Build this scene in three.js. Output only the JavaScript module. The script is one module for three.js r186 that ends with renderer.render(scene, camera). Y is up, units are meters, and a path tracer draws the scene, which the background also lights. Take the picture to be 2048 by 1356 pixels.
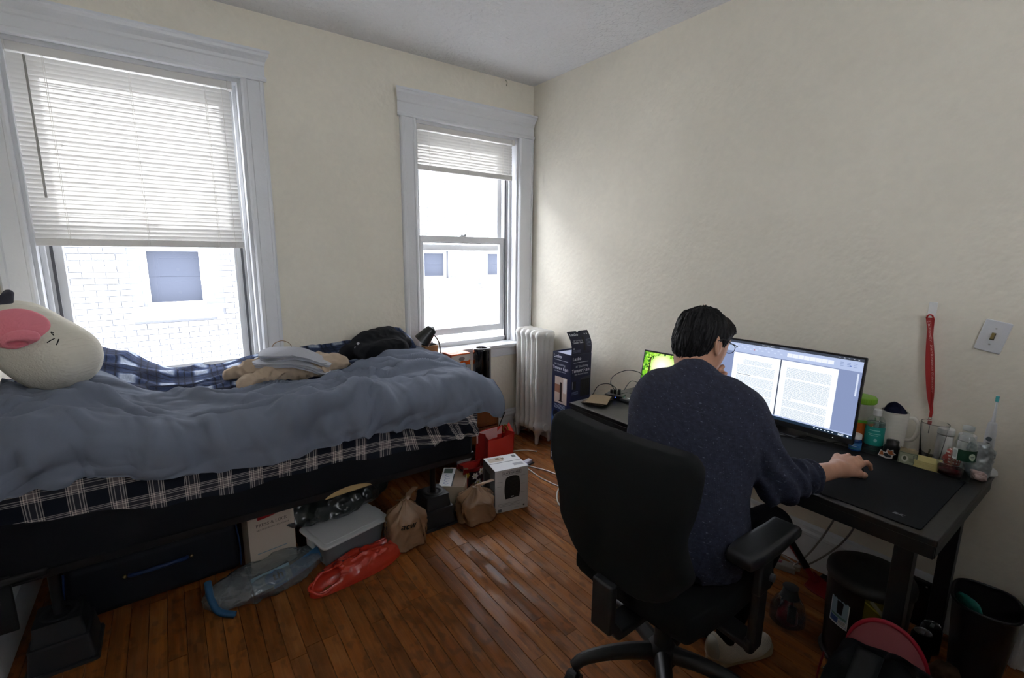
import * as THREE from 'three';
import { RoundedBoxGeometry } from 'three/addons/geometries/RoundedBoxGeometry.js';
import { mergeGeometries, toCreasedNormals } from 'three/addons/utils/BufferGeometryUtils.js';
import { FontLoader } from 'three/addons/loaders/FontLoader.js';
import { TextGeometry } from 'three/addons/geometries/TextGeometry.js';
import { RectAreaLightUniformsLib } from 'three/addons/lights/RectAreaLightUniformsLib.js';

// ---------- camera, sky, exposure ----------
const scene = new THREE.Scene();
const renderer = new THREE.WebGLRenderer({ antialias: true });
renderer.toneMapping = THREE.LinearToneMapping;
renderer.toneMappingExposure = 1.0;
renderer.shadowMap.enabled = true;
RectAreaLightUniformsLib.init();
const camera = new THREE.PerspectiveCamera(71.17, 2048 / 1356, 0.05, 200);
{
  const yaw = 0.628, pitch = 0.18056, roll = 0.00984;
  const F = new THREE.Vector3(Math.sin(yaw) * Math.cos(pitch), -Math.sin(pitch), -Math.cos(yaw) * Math.cos(pitch));
  const R = new THREE.Vector3(Math.cos(yaw), 0, Math.sin(yaw)), U = new THREE.Vector3().crossVectors(R, F);
  const R2 = R.clone().multiplyScalar(Math.cos(roll)).addScaledVector(U, Math.sin(roll));
  const U2 = U.clone().multiplyScalar(Math.cos(roll)).addScaledVector(R, -Math.sin(roll));
  camera.quaternion.setFromRotationMatrix(new THREE.Matrix4().makeBasis(R2, U2, F.clone().negate()));
  camera.position.set(-2.408, 1.4853, 3.0662);
}
scene.add(camera);
// overcast daylight: an even white sky
scene.background = new THREE.Color().setRGB(0.94, 0.98, 1.06);
scene.backgroundIntensity = 16.5;

// ---------- helpers ----------
const { PI, sin, cos, abs, min, max, sqrt, floor, pow, exp } = Math;
const V = (x, y, z) => new THREE.Vector3(x, y, z);
let seed = 7;
const rnd = () => { seed = (seed + 0x6d2b79f5) | 0; let t = Math.imul(seed ^ (seed >>> 15), 1 | seed); t = (t + Math.imul(t ^ (t >>> 7), 61 | t)) ^ t; return ((t ^ (t >>> 14)) >>> 0) / 4294967296; };
const rr = (a, b) => a + (b - a) * rnd();
const clamp = (x, a = 0, b = 1) => min(b, max(a, x));
const lerp = (a, b, t) => a + (b - a) * t;
const sst = (a, b, x) => { const t = clamp((x - a) / (b - a)); return t * t * (3 - 2 * t); };
const hash = (i, j, k = 0) => { let h = (i * 374761393 + j * 668265263 + k * 1274126177) | 0; h = Math.imul(h ^ (h >>> 13), 1274126177); return ((h ^ (h >>> 16)) >>> 0) / 4294967296; };
const mod = (a, n) => ((a % n) + n) % n;
function vn(x, y, per = 4096, k = 0) { const i = floor(x), j = floor(y), f = x - i, g = y - j, u = f * f * (3 - 2 * f), v = g * g * (3 - 2 * g); const a = mod(i, per), b = mod(i + 1, per), c = mod(j, per), d = mod(j + 1, per); return lerp(lerp(hash(a, c, k), hash(b, c, k), u), lerp(hash(a, d, k), hash(b, d, k), u), v); }
function fbm(x, y, o = 4, per = 4096, k = 0) { let s = 0, a = 0.5, n = 0; for (let i = 0; i < o; i++) { s += a * vn(x, y, per, k + i); n += a; x *= 2; y *= 2; per *= 2; a *= 0.5; } return s / n; }
function vn3(x, y, z) { const k = floor(z), w = z - k, s = w * w * (3 - 2 * w); return lerp(vn(x, y, 4096, k), vn(x, y, 4096, k + 1), s); }
const fbm3 = (x, y, z) => 0.55 * vn3(x, y, z) + 0.3 * vn3(2.1 * x, 2.1 * y, 2.1 * z + 9) + 0.15 * vn3(4.3 * x, 4.3 * y, 4.3 * z + 21);

function tex(w, h, fn, srgb = true) {
  const d = new Uint8Array(w * h * 4);
  for (let j = 0; j < h; j++) for (let i = 0; i < w; i++) { const c = fn(i / w, j / h, i, j), q = (j * w + i) * 4; if (typeof c === 'number') d[q] = d[q + 1] = d[q + 2] = clamp(c) * 255; else { d[q] = clamp(c[0]) * 255; d[q + 1] = clamp(c[1]) * 255; d[q + 2] = clamp(c[2]) * 255; } d[q + 3] = 255; }
  const t = new THREE.DataTexture(d, w, h); t.wrapS = t.wrapT = THREE.RepeatWrapping; t.magFilter = THREE.LinearFilter; t.minFilter = THREE.LinearMipmapLinearFilter; t.generateMipmaps = true; if (srgb) t.colorSpace = THREE.SRGBColorSpace; t.needsUpdate = true; return t;
}
function canvasTex(w, h, draw) { const c = document.createElement('canvas'); c.width = w; c.height = h; const x = c.getContext('2d'); draw(x, w, h); const t = new THREE.CanvasTexture(c); t.colorSpace = THREE.SRGBColorSpace; t.anisotropy = 8; return t; }
const rep = (t, x, y = x) => { const c = t.clone(); c.repeat.set(x, y); c.needsUpdate = true; return c; };
const M = (color, roughness = 0.6, o = {}) => new THREE.MeshPhysicalMaterial({ color, roughness, metalness: 0, specularIntensity: roughness > 0.8 ? 0.3 : 1, ...o });

// geometry
const bx = (w, h, d, x = 0, y = 0, z = 0, r = 0, s = 2) => { const g = r ? new RoundedBoxGeometry(w, h, d, s, min(r, w / 2.01, h / 2.01, d / 2.01)) : new THREE.BoxGeometry(w, h, d); return g.translate(x, y, z); };
const cyl = (r0, r1, h, x = 0, y = 0, z = 0, n = 28) => new THREE.CylinderGeometry(r0, r1, h, n).translate(x, y, z);
const lathe = (pts, n = 40) => new THREE.LatheGeometry(pts.map((p) => new THREE.Vector2(p[0], p[1])), n);
const sph = (r, x = 0, y = 0, z = 0, n = 20) => new THREE.SphereGeometry(r, n, max(8, n * 0.7 | 0)).translate(x, y, z);
const tube = (pts, r, n = 40, k = 8, closed = false) => new THREE.TubeGeometry(new THREE.CatmullRomCurve3(pts.map((p) => (p.isVector3 ? p : V(...p))), closed), n, r, k, closed);
function taper(pts, rfn, n = 40, k = 12) { // a tube whose radius runs with its length, with round caps
  const c = new THREE.CatmullRomCurve3(pts.map((p) => V(...p))), g = new THREE.TubeGeometry(c, n, 1, k), P = g.attributes.position, v = V(0, 0, 0), q = V(0, 0, 0);
  for (let i = 0; i <= n; i++) { c.getPointAt(i / n, q); const r = rfn(i / n); for (let j = 0; j <= k; j++) { const a = i * (k + 1) + j; v.fromBufferAttribute(P, a).sub(q).multiplyScalar(r).add(q); P.setXYZ(a, v.x, v.y, v.z); } }
  g.computeVertexNormals(); return g;
}
function ext(shape, depth, bevel = 0, seg = 2, curve = 16) { return new THREE.ExtrudeGeometry(shape, { depth: depth - 2 * bevel, bevelEnabled: bevel > 0, bevelThickness: bevel, bevelSize: bevel, bevelOffset: -bevel, bevelSegments: seg, curveSegments: curve }).translate(0, 0, bevel); }
function rshape(w, h, r, cx = 0, cy = 0) { const s = new THREE.Shape(), x = cx - w / 2, y = cy - h / 2; s.moveTo(x + r, y); s.lineTo(x + w - r, y); s.quadraticCurveTo(x + w, y, x + w, y + r); s.lineTo(x + w, y + h - r); s.quadraticCurveTo(x + w, y + h, x + w - r, y + h); s.lineTo(x + r, y + h); s.quadraticCurveTo(x, y + h, x, y + h - r); s.lineTo(x, y + r); s.quadraticCurveTo(x, y, x + r, y); return s; }
const poly = (pts) => new THREE.Shape(pts.map((p) => new THREE.Vector2(p[0], p[1])));
function mg(list) { const l = list.map((g) => { g = g.index ? g.toNonIndexed() : g; for (const k of Object.keys(g.attributes)) if (!['position', 'normal', 'uv'].includes(k)) g.deleteAttribute(k); if (!g.attributes.uv) g.setAttribute('uv', new THREE.BufferAttribute(new Float32Array(g.attributes.position.count * 2), 2)); g.groups = []; return g; }); return l.length === 1 ? l[0] : mergeGeometries(l); }
function muv(g, sx = 1, sy = sx, ox = 0, oy = 0) { // uv in metres from the dominant direction of each face
  g = g.index ? g.toNonIndexed() : g; const p = g.attributes.position, uv = new Float32Array(p.count * 2), a = V(0, 0, 0), b = V(0, 0, 0), c = V(0, 0, 0);
  for (let i = 0; i < p.count; i += 3) { a.fromBufferAttribute(p, i); b.fromBufferAttribute(p, i + 1); c.fromBufferAttribute(p, i + 2); const n = b.clone().sub(a).cross(c.clone().sub(a)), X = abs(n.x), Y = abs(n.y), Z = abs(n.z); [a, b, c].forEach((q, k) => { const s = X >= Y && X >= Z ? [q.z, q.y] : Y >= Z ? [q.x, q.z] : [q.x, q.y]; uv[(i + k) * 2] = s[0] * sx + ox; uv[(i + k) * 2 + 1] = s[1] * sy + oy; }); }
  g.setAttribute('uv', new THREE.BufferAttribute(uv, 2)); return g;
}
const rot = (g, x = 0, y = 0, z = 0) => { if (x) g.rotateX(x); if (y) g.rotateY(y); if (z) g.rotateZ(z); return g; };
function beam(a, b, w, d, r = 0.003) { const A = V(...a), B = V(...b), g = bx(w, A.distanceTo(B), d, 0, 0, 0, r); g.applyQuaternion(new THREE.Quaternion().setFromUnitVectors(V(0, 1, 0), B.clone().sub(A).normalize())); return g.translate((A.x + B.x) / 2, (A.y + B.y) / 2, (A.z + B.z) / 2); }
// a sheet of cloth or film: fn(u, v) -> [x, y, z]; closed with a back th away
function sheet(nu, nv, fn, th = 0.002, uvs = [1, 1], closedU = false) {
  const P = [], UV = [], I = [], n = (nu + 1) * (nv + 1), id = (i, j) => j * (nu + 1) + i;
  for (let j = 0; j <= nv; j++) for (let i = 0; i <= nu; i++) { P.push(...fn(i / nu, j / nv)); UV.push((i / nu) * uvs[0], (j / nv) * uvs[1]); }
  for (let j = 0; j < nv; j++) for (let i = 0; i < nu; i++) { const a = id(i, j), b = id(i + 1, j), c = id(i + 1, j + 1), d = id(i, j + 1); I.push(a, b, d, b, c, d); }
  const g = new THREE.BufferGeometry(); g.setAttribute('position', new THREE.Float32BufferAttribute(P, 3)); g.setAttribute('uv', new THREE.Float32BufferAttribute(UV, 2)); g.setIndex(I); g.computeVertexNormals();
  if (!th) return g;
  const N = g.attributes.normal.array, Q = P.slice();
  for (let i = 0; i < n; i++) for (let c = 0; c < 3; c++) Q.push(P[i * 3 + c] - N[i * 3 + c] * th);
  const J = I.slice(); for (let k = 0; k < I.length; k += 3) J.push(I[k] + n, I[k + 2] + n, I[k + 1] + n);
  const rim = (a, b) => J.push(a, a + n, b, b, a + n, b + n);
  for (let i = 0; i < nu; i++) { rim(id(i + 1, 0), id(i, 0)); rim(id(i, nv), id(i + 1, nv)); }
  if (!closedU) for (let j = 0; j < nv; j++) { rim(id(0, j), id(0, j + 1)); rim(id(nu, j + 1), id(nu, j)); }
  const h = new THREE.BufferGeometry(); h.setAttribute('position', new THREE.Float32BufferAttribute(Q, 3)); h.setAttribute('uv', new THREE.Float32BufferAttribute([...UV, ...UV], 2)); h.setIndex(J); h.computeVertexNormals(); return h;
}
// signed distance fields and their mesh (surface nets)
const sub3 = (a, b) => [a[0] - b[0], a[1] - b[1], a[2] - b[2]];
function cap(x, y, z, a, b, ra, rb) { const dx = b[0] - a[0], dy = b[1] - a[1], dz = b[2] - a[2], px = x - a[0], py = y - a[1], pz = z - a[2], t = clamp((px * dx + py * dy + pz * dz) / (dx * dx + dy * dy + dz * dz)); return Math.hypot(px - dx * t, py - dy * t, pz - dz * t) - (ra + (rb - ra) * t); }
const ell = (x, y, z, c, r) => { const a = (x - c[0]) / r[0], b = (y - c[1]) / r[1], d = (z - c[2]) / r[2], k = sqrt(a * a + b * b + d * d); return (k - 1) * min(r[0], r[1], r[2]); };
const smin = (a, b, k) => { const h = max(k - abs(a - b), 0) / k; return min(a, b) - h * h * k * 0.25; };
const smax = (a, b, k) => -smin(-a, -b, k);
function nets(f, lo, hi, cell, uvScale = 1) {
  const n = [0, 1, 2].map((k) => Math.ceil((hi[k] - lo[k]) / cell) + 1), [nx, ny, nz] = n, F = new Float32Array(nx * ny * nz), at = (i, j, k) => (k * ny + j) * nx + i;
  for (let k = 0; k < nz; k++) for (let j = 0; j < ny; j++) for (let i = 0; i < nx; i++) F[at(i, j, k)] = f(lo[0] + i * cell, lo[1] + j * cell, lo[2] + k * cell);
  const P = [], ids = new Int32Array(nx * ny * nz).fill(-1), I = [], E = [[0, 1], [2, 3], [4, 5], [6, 7], [0, 2], [1, 3], [4, 6], [5, 7], [0, 4], [1, 5], [2, 6], [3, 7]];
  for (let k = 0; k < nz - 1; k++) for (let j = 0; j < ny - 1; j++) for (let i = 0; i < nx - 1; i++) {
    const v = [0, 1, 2, 3, 4, 5, 6, 7].map((c) => F[at(i + (c & 1), j + ((c >> 1) & 1), k + (c >> 2))]); let m = 0; for (let c = 0; c < 8; c++) if (v[c] < 0) m++;
    if (m === 0 || m === 8) continue; let sx = 0, sy = 0, sz = 0, q = 0;
    for (const [a, b] of E) if (v[a] < 0 !== v[b] < 0) { const t = v[a] / (v[a] - v[b]); sx += lerp(a & 1, b & 1, t); sy += lerp((a >> 1) & 1, (b >> 1) & 1, t); sz += lerp(a >> 2, b >> 2, t); q++; }
    ids[at(i, j, k)] = P.length / 3; P.push(lo[0] + (i + sx / q) * cell, lo[1] + (j + sy / q) * cell, lo[2] + (k + sz / q) * cell);
  }
  const quad = (a, b, c, d, flip) => { if (a < 0 || b < 0 || c < 0 || d < 0) return; flip ? I.push(a, b, c, a, c, d) : I.push(a, c, b, a, d, c); };
  for (let k = 1; k < nz - 1; k++) for (let j = 1; j < ny - 1; j++) for (let i = 1; i < nx - 1; i++) {
    const s = F[at(i, j, k)] < 0;
    if (s !== F[at(i + 1, j, k)] < 0) quad(ids[at(i, j - 1, k - 1)], ids[at(i, j, k - 1)], ids[at(i, j, k)], ids[at(i, j - 1, k)], s);
    if (s !== F[at(i, j + 1, k)] < 0) quad(ids[at(i - 1, j, k - 1)], ids[at(i - 1, j, k)], ids[at(i, j, k)], ids[at(i, j, k - 1)], s);
    if (s !== F[at(i, j, k + 1)] < 0) quad(ids[at(i - 1, j - 1, k)], ids[at(i, j - 1, k)], ids[at(i, j, k)], ids[at(i - 1, j, k)], s);
  }
  const g = new THREE.BufferGeometry(), N = new Float32Array(P.length), e = cell * 0.6, UV = new Float32Array(P.length / 3 * 2);
  for (let i = 0; i < P.length; i += 3) { const [x, y, z] = [P[i], P[i + 1], P[i + 2]], a = f(x + e, y, z) - f(x - e, y, z), b = f(x, y + e, z) - f(x, y - e, z), c = f(x, y, z + e) - f(x, y, z - e), l = Math.hypot(a, b, c) || 1; N[i] = a / l; N[i + 1] = b / l; N[i + 2] = c / l; UV[i / 3 * 2] = (x + z) * uvScale; UV[i / 3 * 2 + 1] = y * uvScale; }
  g.setAttribute('position', new THREE.Float32BufferAttribute(P, 3)); g.setAttribute('normal', new THREE.BufferAttribute(N, 3)); g.setAttribute('uv', new THREE.BufferAttribute(UV, 2)); g.setIndex(I); return g;
}

// scene objects
const used = new Map();
const numbered = (n) => { const k = used.get(n) ?? 0; used.set(n, k + 1); return k ? n + '_' + String(k).padStart(3, '0') : n; };
function thing(name, label, category, at = [0, 0, 0], turn = 0, group) { const o = new THREE.Group(); o.name = numbered(name); o.position.set(...at); o.rotation.y = turn; o.userData = { label, category }; if (group) o.userData.group = group; scene.add(o); return o; }
function part(parent, name, geo, mat, label) { const m = new THREE.Mesh(Array.isArray(geo) ? mg(geo) : geo, mat); m.name = name; m.castShadow = m.receiveShadow = true; if (label) m.userData.label = label; parent.add(m); return m; }
function one(name, label, category, geo, mat, at = [0, 0, 0], turn = 0, group) { const m = part(scene, numbered(name), geo, mat); m.position.set(...at); m.rotation.y = turn; m.userData = { label, category }; if (group) m.userData.group = group; return m; }
function struct(name, label, category, geo, mat) { let o; if (geo) o = part(scene, name, geo, mat); else { o = new THREE.Group(); o.name = name; scene.add(o); } o.userData = { label, category, kind: 'structure' }; return o; }
// ---------- the room ----------
const H = 2.73, XL = -3.02, ZF = 4.3;
const plasterBump = tex(512, 512, (u, v) => 0.5 * fbm(u * 10, v * 10, 3, 10, 3) + 0.5 * fbm(u * 70, v * 70, 3, 70, 11), false);
const plasterCol = tex(512, 512, (u, v) => { const a = 0.955 + 0.04 * fbm(u * 5, v * 5, 4, 5, 5) + 0.02 * fbm(u * 60, v * 60, 2, 60, 8); return [0.95 * a, 0.925 * a, 0.865 * a]; });
const wallMat = M(0xffffff, 0.82, { map: rep(plasterCol, 0.7), bumpMap: rep(plasterBump, 0.7), bumpScale: 0.0035 });
const stipple = tex(512, 512, (u, v) => { const a = fbm(u * 48, v * 48, 3, 48, 31); return 0.35 * fbm(u * 8, v * 8, 2, 8, 2) + 0.65 * sst(0.35, 0.7, a); }, false);
const ceilMat = M(new THREE.Color().setRGB(0.83, 0.83, 0.84), 0.9, { bumpMap: rep(stipple, 1.1), bumpScale: 0.005 });
const trimBump = tex(256, 256, (u, v) => 0.6 * fbm(u * 6, v * 30, 3, 6, 41) + 0.4 * fbm(u * 40, v * 40, 2, 40, 44), false);
const trimMat = M(new THREE.Color().setRGB(0.78, 0.79, 0.81), 0.38, { bumpMap: rep(trimBump, 2), bumpScale: 0.0015 });
const vinyl = M(new THREE.Color().setRGB(0.76, 0.77, 0.78), 0.35);
const W1 = { x0: -2.9, x1: -1.985, y0: 0.74, y1: 2.38 }, W2 = { x0: -0.995, x1: -0.135, y0: 0.745, y1: 2.34 };
{
  const s = poly([[XL - 0.2, -0.2], [0.2, -0.2], [0.2, H + 0.1], [XL - 0.2, H + 0.1]]);
  for (const w of [W1, W2]) s.holes.push(new THREE.Path([[w.x0, w.y0], [w.x0, w.y1], [w.x1, w.y1], [w.x1, w.y0]].map((p) => new THREE.Vector2(...p))));
  struct('wall_back', 'cream plaster wall with two windows behind the bed', 'wall', muv(ext(s, 0.24).translate(0, 0, -0.24)), wallMat);
  struct('wall_right', 'cream plaster wall behind the desk with a light switch', 'wall', muv(bx(0.2, H + 0.3, ZF + 0.4, 0.1, H / 2, ZF / 2 + 0.2)), wallMat);
  struct('wall_left', 'cream plaster wall at the head of the bed', 'wall', muv(bx(0.2, H + 0.3, ZF + 0.4, XL - 0.1, H / 2, ZF / 2 + 0.2)), wallMat);
  const W3 = { x0: -2.05, x1: -1.35, y0: 1.4, y1: 2.45 }, sf = poly([[XL - 0.2, -0.2], [0.2, -0.2], [0.2, H + 0.1], [XL - 0.2, H + 0.1]]); sf.holes.push(new THREE.Path([[W3.x0, W3.y0], [W3.x0, W3.y1], [W3.x1, W3.y1], [W3.x1, W3.y0]].map((p) => new THREE.Vector2(...p))));
  struct('wall_front', 'cream plaster wall on the side facing the windows', 'wall', muv(ext(sf, 0.2).translate(0, 0, ZF)), wallMat);
  const w3 = struct('window_3', 'window in the wall facing the bed', 'window'), c3 = (W3.x0 + W3.x1) / 2, m3 = (W3.y0 + W3.y1) / 2, ww3 = W3.x1 - W3.x0, hh3 = W3.y1 - W3.y0;
  part(w3, 'casing', [bx(0.1, hh3 + 0.2, 0.025, W3.x0 - 0.05, m3, ZF - 0.0125, 0.004)], trimMat); part(w3, 'casing', [bx(0.1, hh3 + 0.2, 0.025, W3.x1 + 0.05, m3, ZF - 0.0125, 0.004)], trimMat); part(w3, 'header', bx(ww3 + 0.24, 0.13, 0.04, c3, W3.y1 + 0.065, ZF - 0.02, 0.006), trimMat); part(w3, 'stool', bx(ww3 + 0.24, 0.03, 0.1, c3, W3.y0, ZF - 0.02, 0.006), trimMat);
  const f3 = part(w3, 'sash', [bx(0.05, hh3, 0.04, W3.x0 + 0.025, m3, ZF + 0.1), bx(0.05, hh3, 0.04, W3.x1 - 0.025, m3, ZF + 0.1), bx(ww3, 0.05, 0.04, c3, W3.y0 + 0.025, ZF + 0.1), bx(ww3, 0.05, 0.04, c3, W3.y1 - 0.025, ZF + 0.1), bx(ww3, 0.05, 0.04, c3, m3, ZF + 0.1)], trimMat); part(f3, 'pane', bx(ww3 - 0.09, hh3 - 0.09, 0.005, c3, m3, ZF + 0.1), new THREE.MeshPhysicalMaterial({ color: 0xffffff, transmission: 1, roughness: 0, thickness: 0, ior: 1.45 }));
  struct('ceiling', 'white stippled plaster ceiling', 'ceiling', muv(bx(-XL + 0.4, 0.2, ZF + 0.4, XL / 2, H + 0.1, ZF / 2)), ceilMat);
}
// floor: strip oak boards running away from the camera
{
  const floorO = struct('floor', 'worn brown strip hardwood floor', 'floor');
  part(floorO, 'subfloor', bx(-XL + 0.2, 0.1, ZF + 0.2, XL / 2, -0.07, ZF / 2), M(0x120a05, 0.9));
  const grain = (k) => tex(256, 1024, (u, v) => {
    const g = fbm(u * 14, v * 5, 3, 14, k * 7 + 1), f = fbm(u * 90, v * 10, 2, 90, k * 7 + 3), ring = 0.5 + 0.5 * sin(40 * (u + 0.35 * fbm(u * 3, v * 3, 3, 3, k * 7 + 5)));
    const worn = sst(0.45, 0.72, fbm(u * 4, v * 9, 4, 4, k * 7 + 4)), dirt = sst(0.58, 0.75, fbm(u * 9, v * 22, 3, 9, k * 7 + 6)), scr = fbm(u * 120, v * 6, 1, 120, k + 50) > 0.93 ? 0.08 : 0;
    const b = 0.78 + 0.2 * g + 0.12 * (f - 0.5) + 0.08 * (ring - 0.5) + scr, d = 1 - 0.16 * dirt;
    return [b * d * lerp(0.61, 0.64, worn), b * d * lerp(0.37, 0.41, worn), b * d * lerp(0.165, 0.21, worn)];
  });
  const maps = [0, 1, 2].map(grain), gloss = tex(256, 512, (u, v) => { const a = fbm(u * 5, v * 8, 4, 5, 71); return 0.36 + 0.4 * sst(0.35, 0.7, a) + 0.08 * fbm(u * 60, v * 60, 1, 60, 9); }, false), gb = tex(256, 512, (u, v) => 0.5 * fbm(u * 80, v * 8, 2, 80, 77) + 0.5 * fbm(u * 3, v * 6, 3, 3, 79), false);
  const tints = [[1, 1, 1], [0.86, 0.82, 0.78], [1.08, 1.02, 0.94], [0.74, 0.7, 0.68], [0.97, 0.9, 0.82], [1.12, 1.1, 1.05], [0.9, 0.88, 0.9], [0.82, 0.74, 0.64]];
  const mats = tints.map((t, i) => M(new THREE.Color().setRGB(t[0], t[1], t[2]), 1, { map: maps[i % 3], roughnessMap: gloss, bumpMap: gb, bumpScale: 0.0006, specularIntensity: 0.7 }));
  const BW = 0.0605, cache = new Map();
  const board = (L, v) => { const key = L.toFixed(2) + v; if (!cache.has(key)) { const s = poly([[-BW / 2 + 0.0006, 0], [BW / 2 - 0.0006, 0], [BW / 2 - 0.0006, 0.0185], [BW / 2 - 0.002, 0.02], [-BW / 2 + 0.002, 0.02], [-BW / 2 + 0.0006, 0.0185]]); cache.set(key, muv(ext(s, L - 0.0016), 1 / 0.25, 1 / 1.1, v * 0.37, v * 0.23)); } return cache.get(key); };
  for (let i = 0; i * BW < -XL - 0.01; i++) {
    let z = -0.02 - (i % 3) * 0.0; const x = -BW / 2 - i * BW;
    while (z < ZF) { let L = [0.62, 0.9, 1.15, 1.4, 1.75][floor(rnd() * 5)]; if (z === -0.02) L = [0.4, 0.75, 1.15, 1.4][floor(rnd() * 4)]; if (z + L > ZF - 0.25) L = ZF + 0.02 - z; const m = part(floorO, 'plank', board(+L.toFixed(2), floor(rnd() * 3)), mats[floor(rnd() * 8)]); m.position.set(x, -0.02 + rr(-0.0004, 0.0003), z); z += +L.toFixed(2); }
  }
}
// baseboards: a tall board with a moulded cap
function baseboard(name, label, a, b, inward) {
  const L = Math.hypot(b[0] - a[0], b[1] - a[1]), s = poly([[0, 0], [0.022, 0], [0.022, 0.155], [0.027, 0.16], [0.027, 0.172], [0.02, 0.182], [0.017, 0.197], [0.008, 0.207], [0, 0.21]]);
  const g = ext(s, L), u = V(b[0] - a[0], 0, b[1] - a[1]).normalize(), n = V(...inward); g.applyMatrix4(new THREE.Matrix4().makeBasis(n, V(0, 1, 0), u).setPosition(a[0], 0, a[1]));
  const flip = V(0, 0, 0).crossVectors(n, V(0, 1, 0)).dot(u) < 0; if (flip) { const h = g.toNonIndexed ? g : g; const p = h.attributes.position; for (let i = 0; i < p.count; i += 3) { const q = V(0, 0, 0).fromBufferAttribute(p, i + 1), r = V(0, 0, 0).fromBufferAttribute(p, i + 2); p.setXYZ(i + 1, r.x, r.y, r.z); p.setXYZ(i + 2, q.x, q.y, q.z); } h.computeVertexNormals(); }
  return struct(name, label, 'baseboard', muv(g), trimMat);
}
baseboard('baseboard_back', 'white painted baseboard under the windows', [XL, 0.0], [0, 0.0], [0, 0, 1]);
baseboard('baseboard_right', 'white painted baseboard along the wall behind the desk', [0, 0], [0, 2.93], [-1, 0, 0]);
baseboard('baseboard_left', 'white painted baseboard beside the head of the bed', [XL, 0], [XL, ZF], [1, 0, 0]);
baseboard('baseboard_front', 'white painted baseboard on the wall facing the windows', [XL, ZF], [0, ZF], [0, 0, -1]);
// door frame at the right edge of the picture
{
  const d = struct('door_1', 'white door frame beside the desk wall', 'door');
  part(d, 'casing', [bx(0.024, 2.15, 0.11, -0.012, 1.075, 2.985, 0.005), bx(0.034, 2.15, 0.02, -0.017, 1.075, 2.94, 0.006)], trimMat);
  part(d, 'casing', [bx(0.024, 2.15, 0.11, -0.012, 1.075, 3.9, 0.005)], trimMat);
  part(d, 'head_casing', bx(0.028, 0.12, 1.06, -0.014, 2.21, 3.44, 0.005), trimMat);
  const dr = part(d, 'door_panel', bx(0.012, 2.14, 0.81, -0.006, 1.07, 3.44, 0.003), trimMat); part(dr, 'knob', sph(0.028, -0.055, 0.98, 3.1), M(0x8a7440, 0.3, { metalness: 1 }));
}
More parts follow.
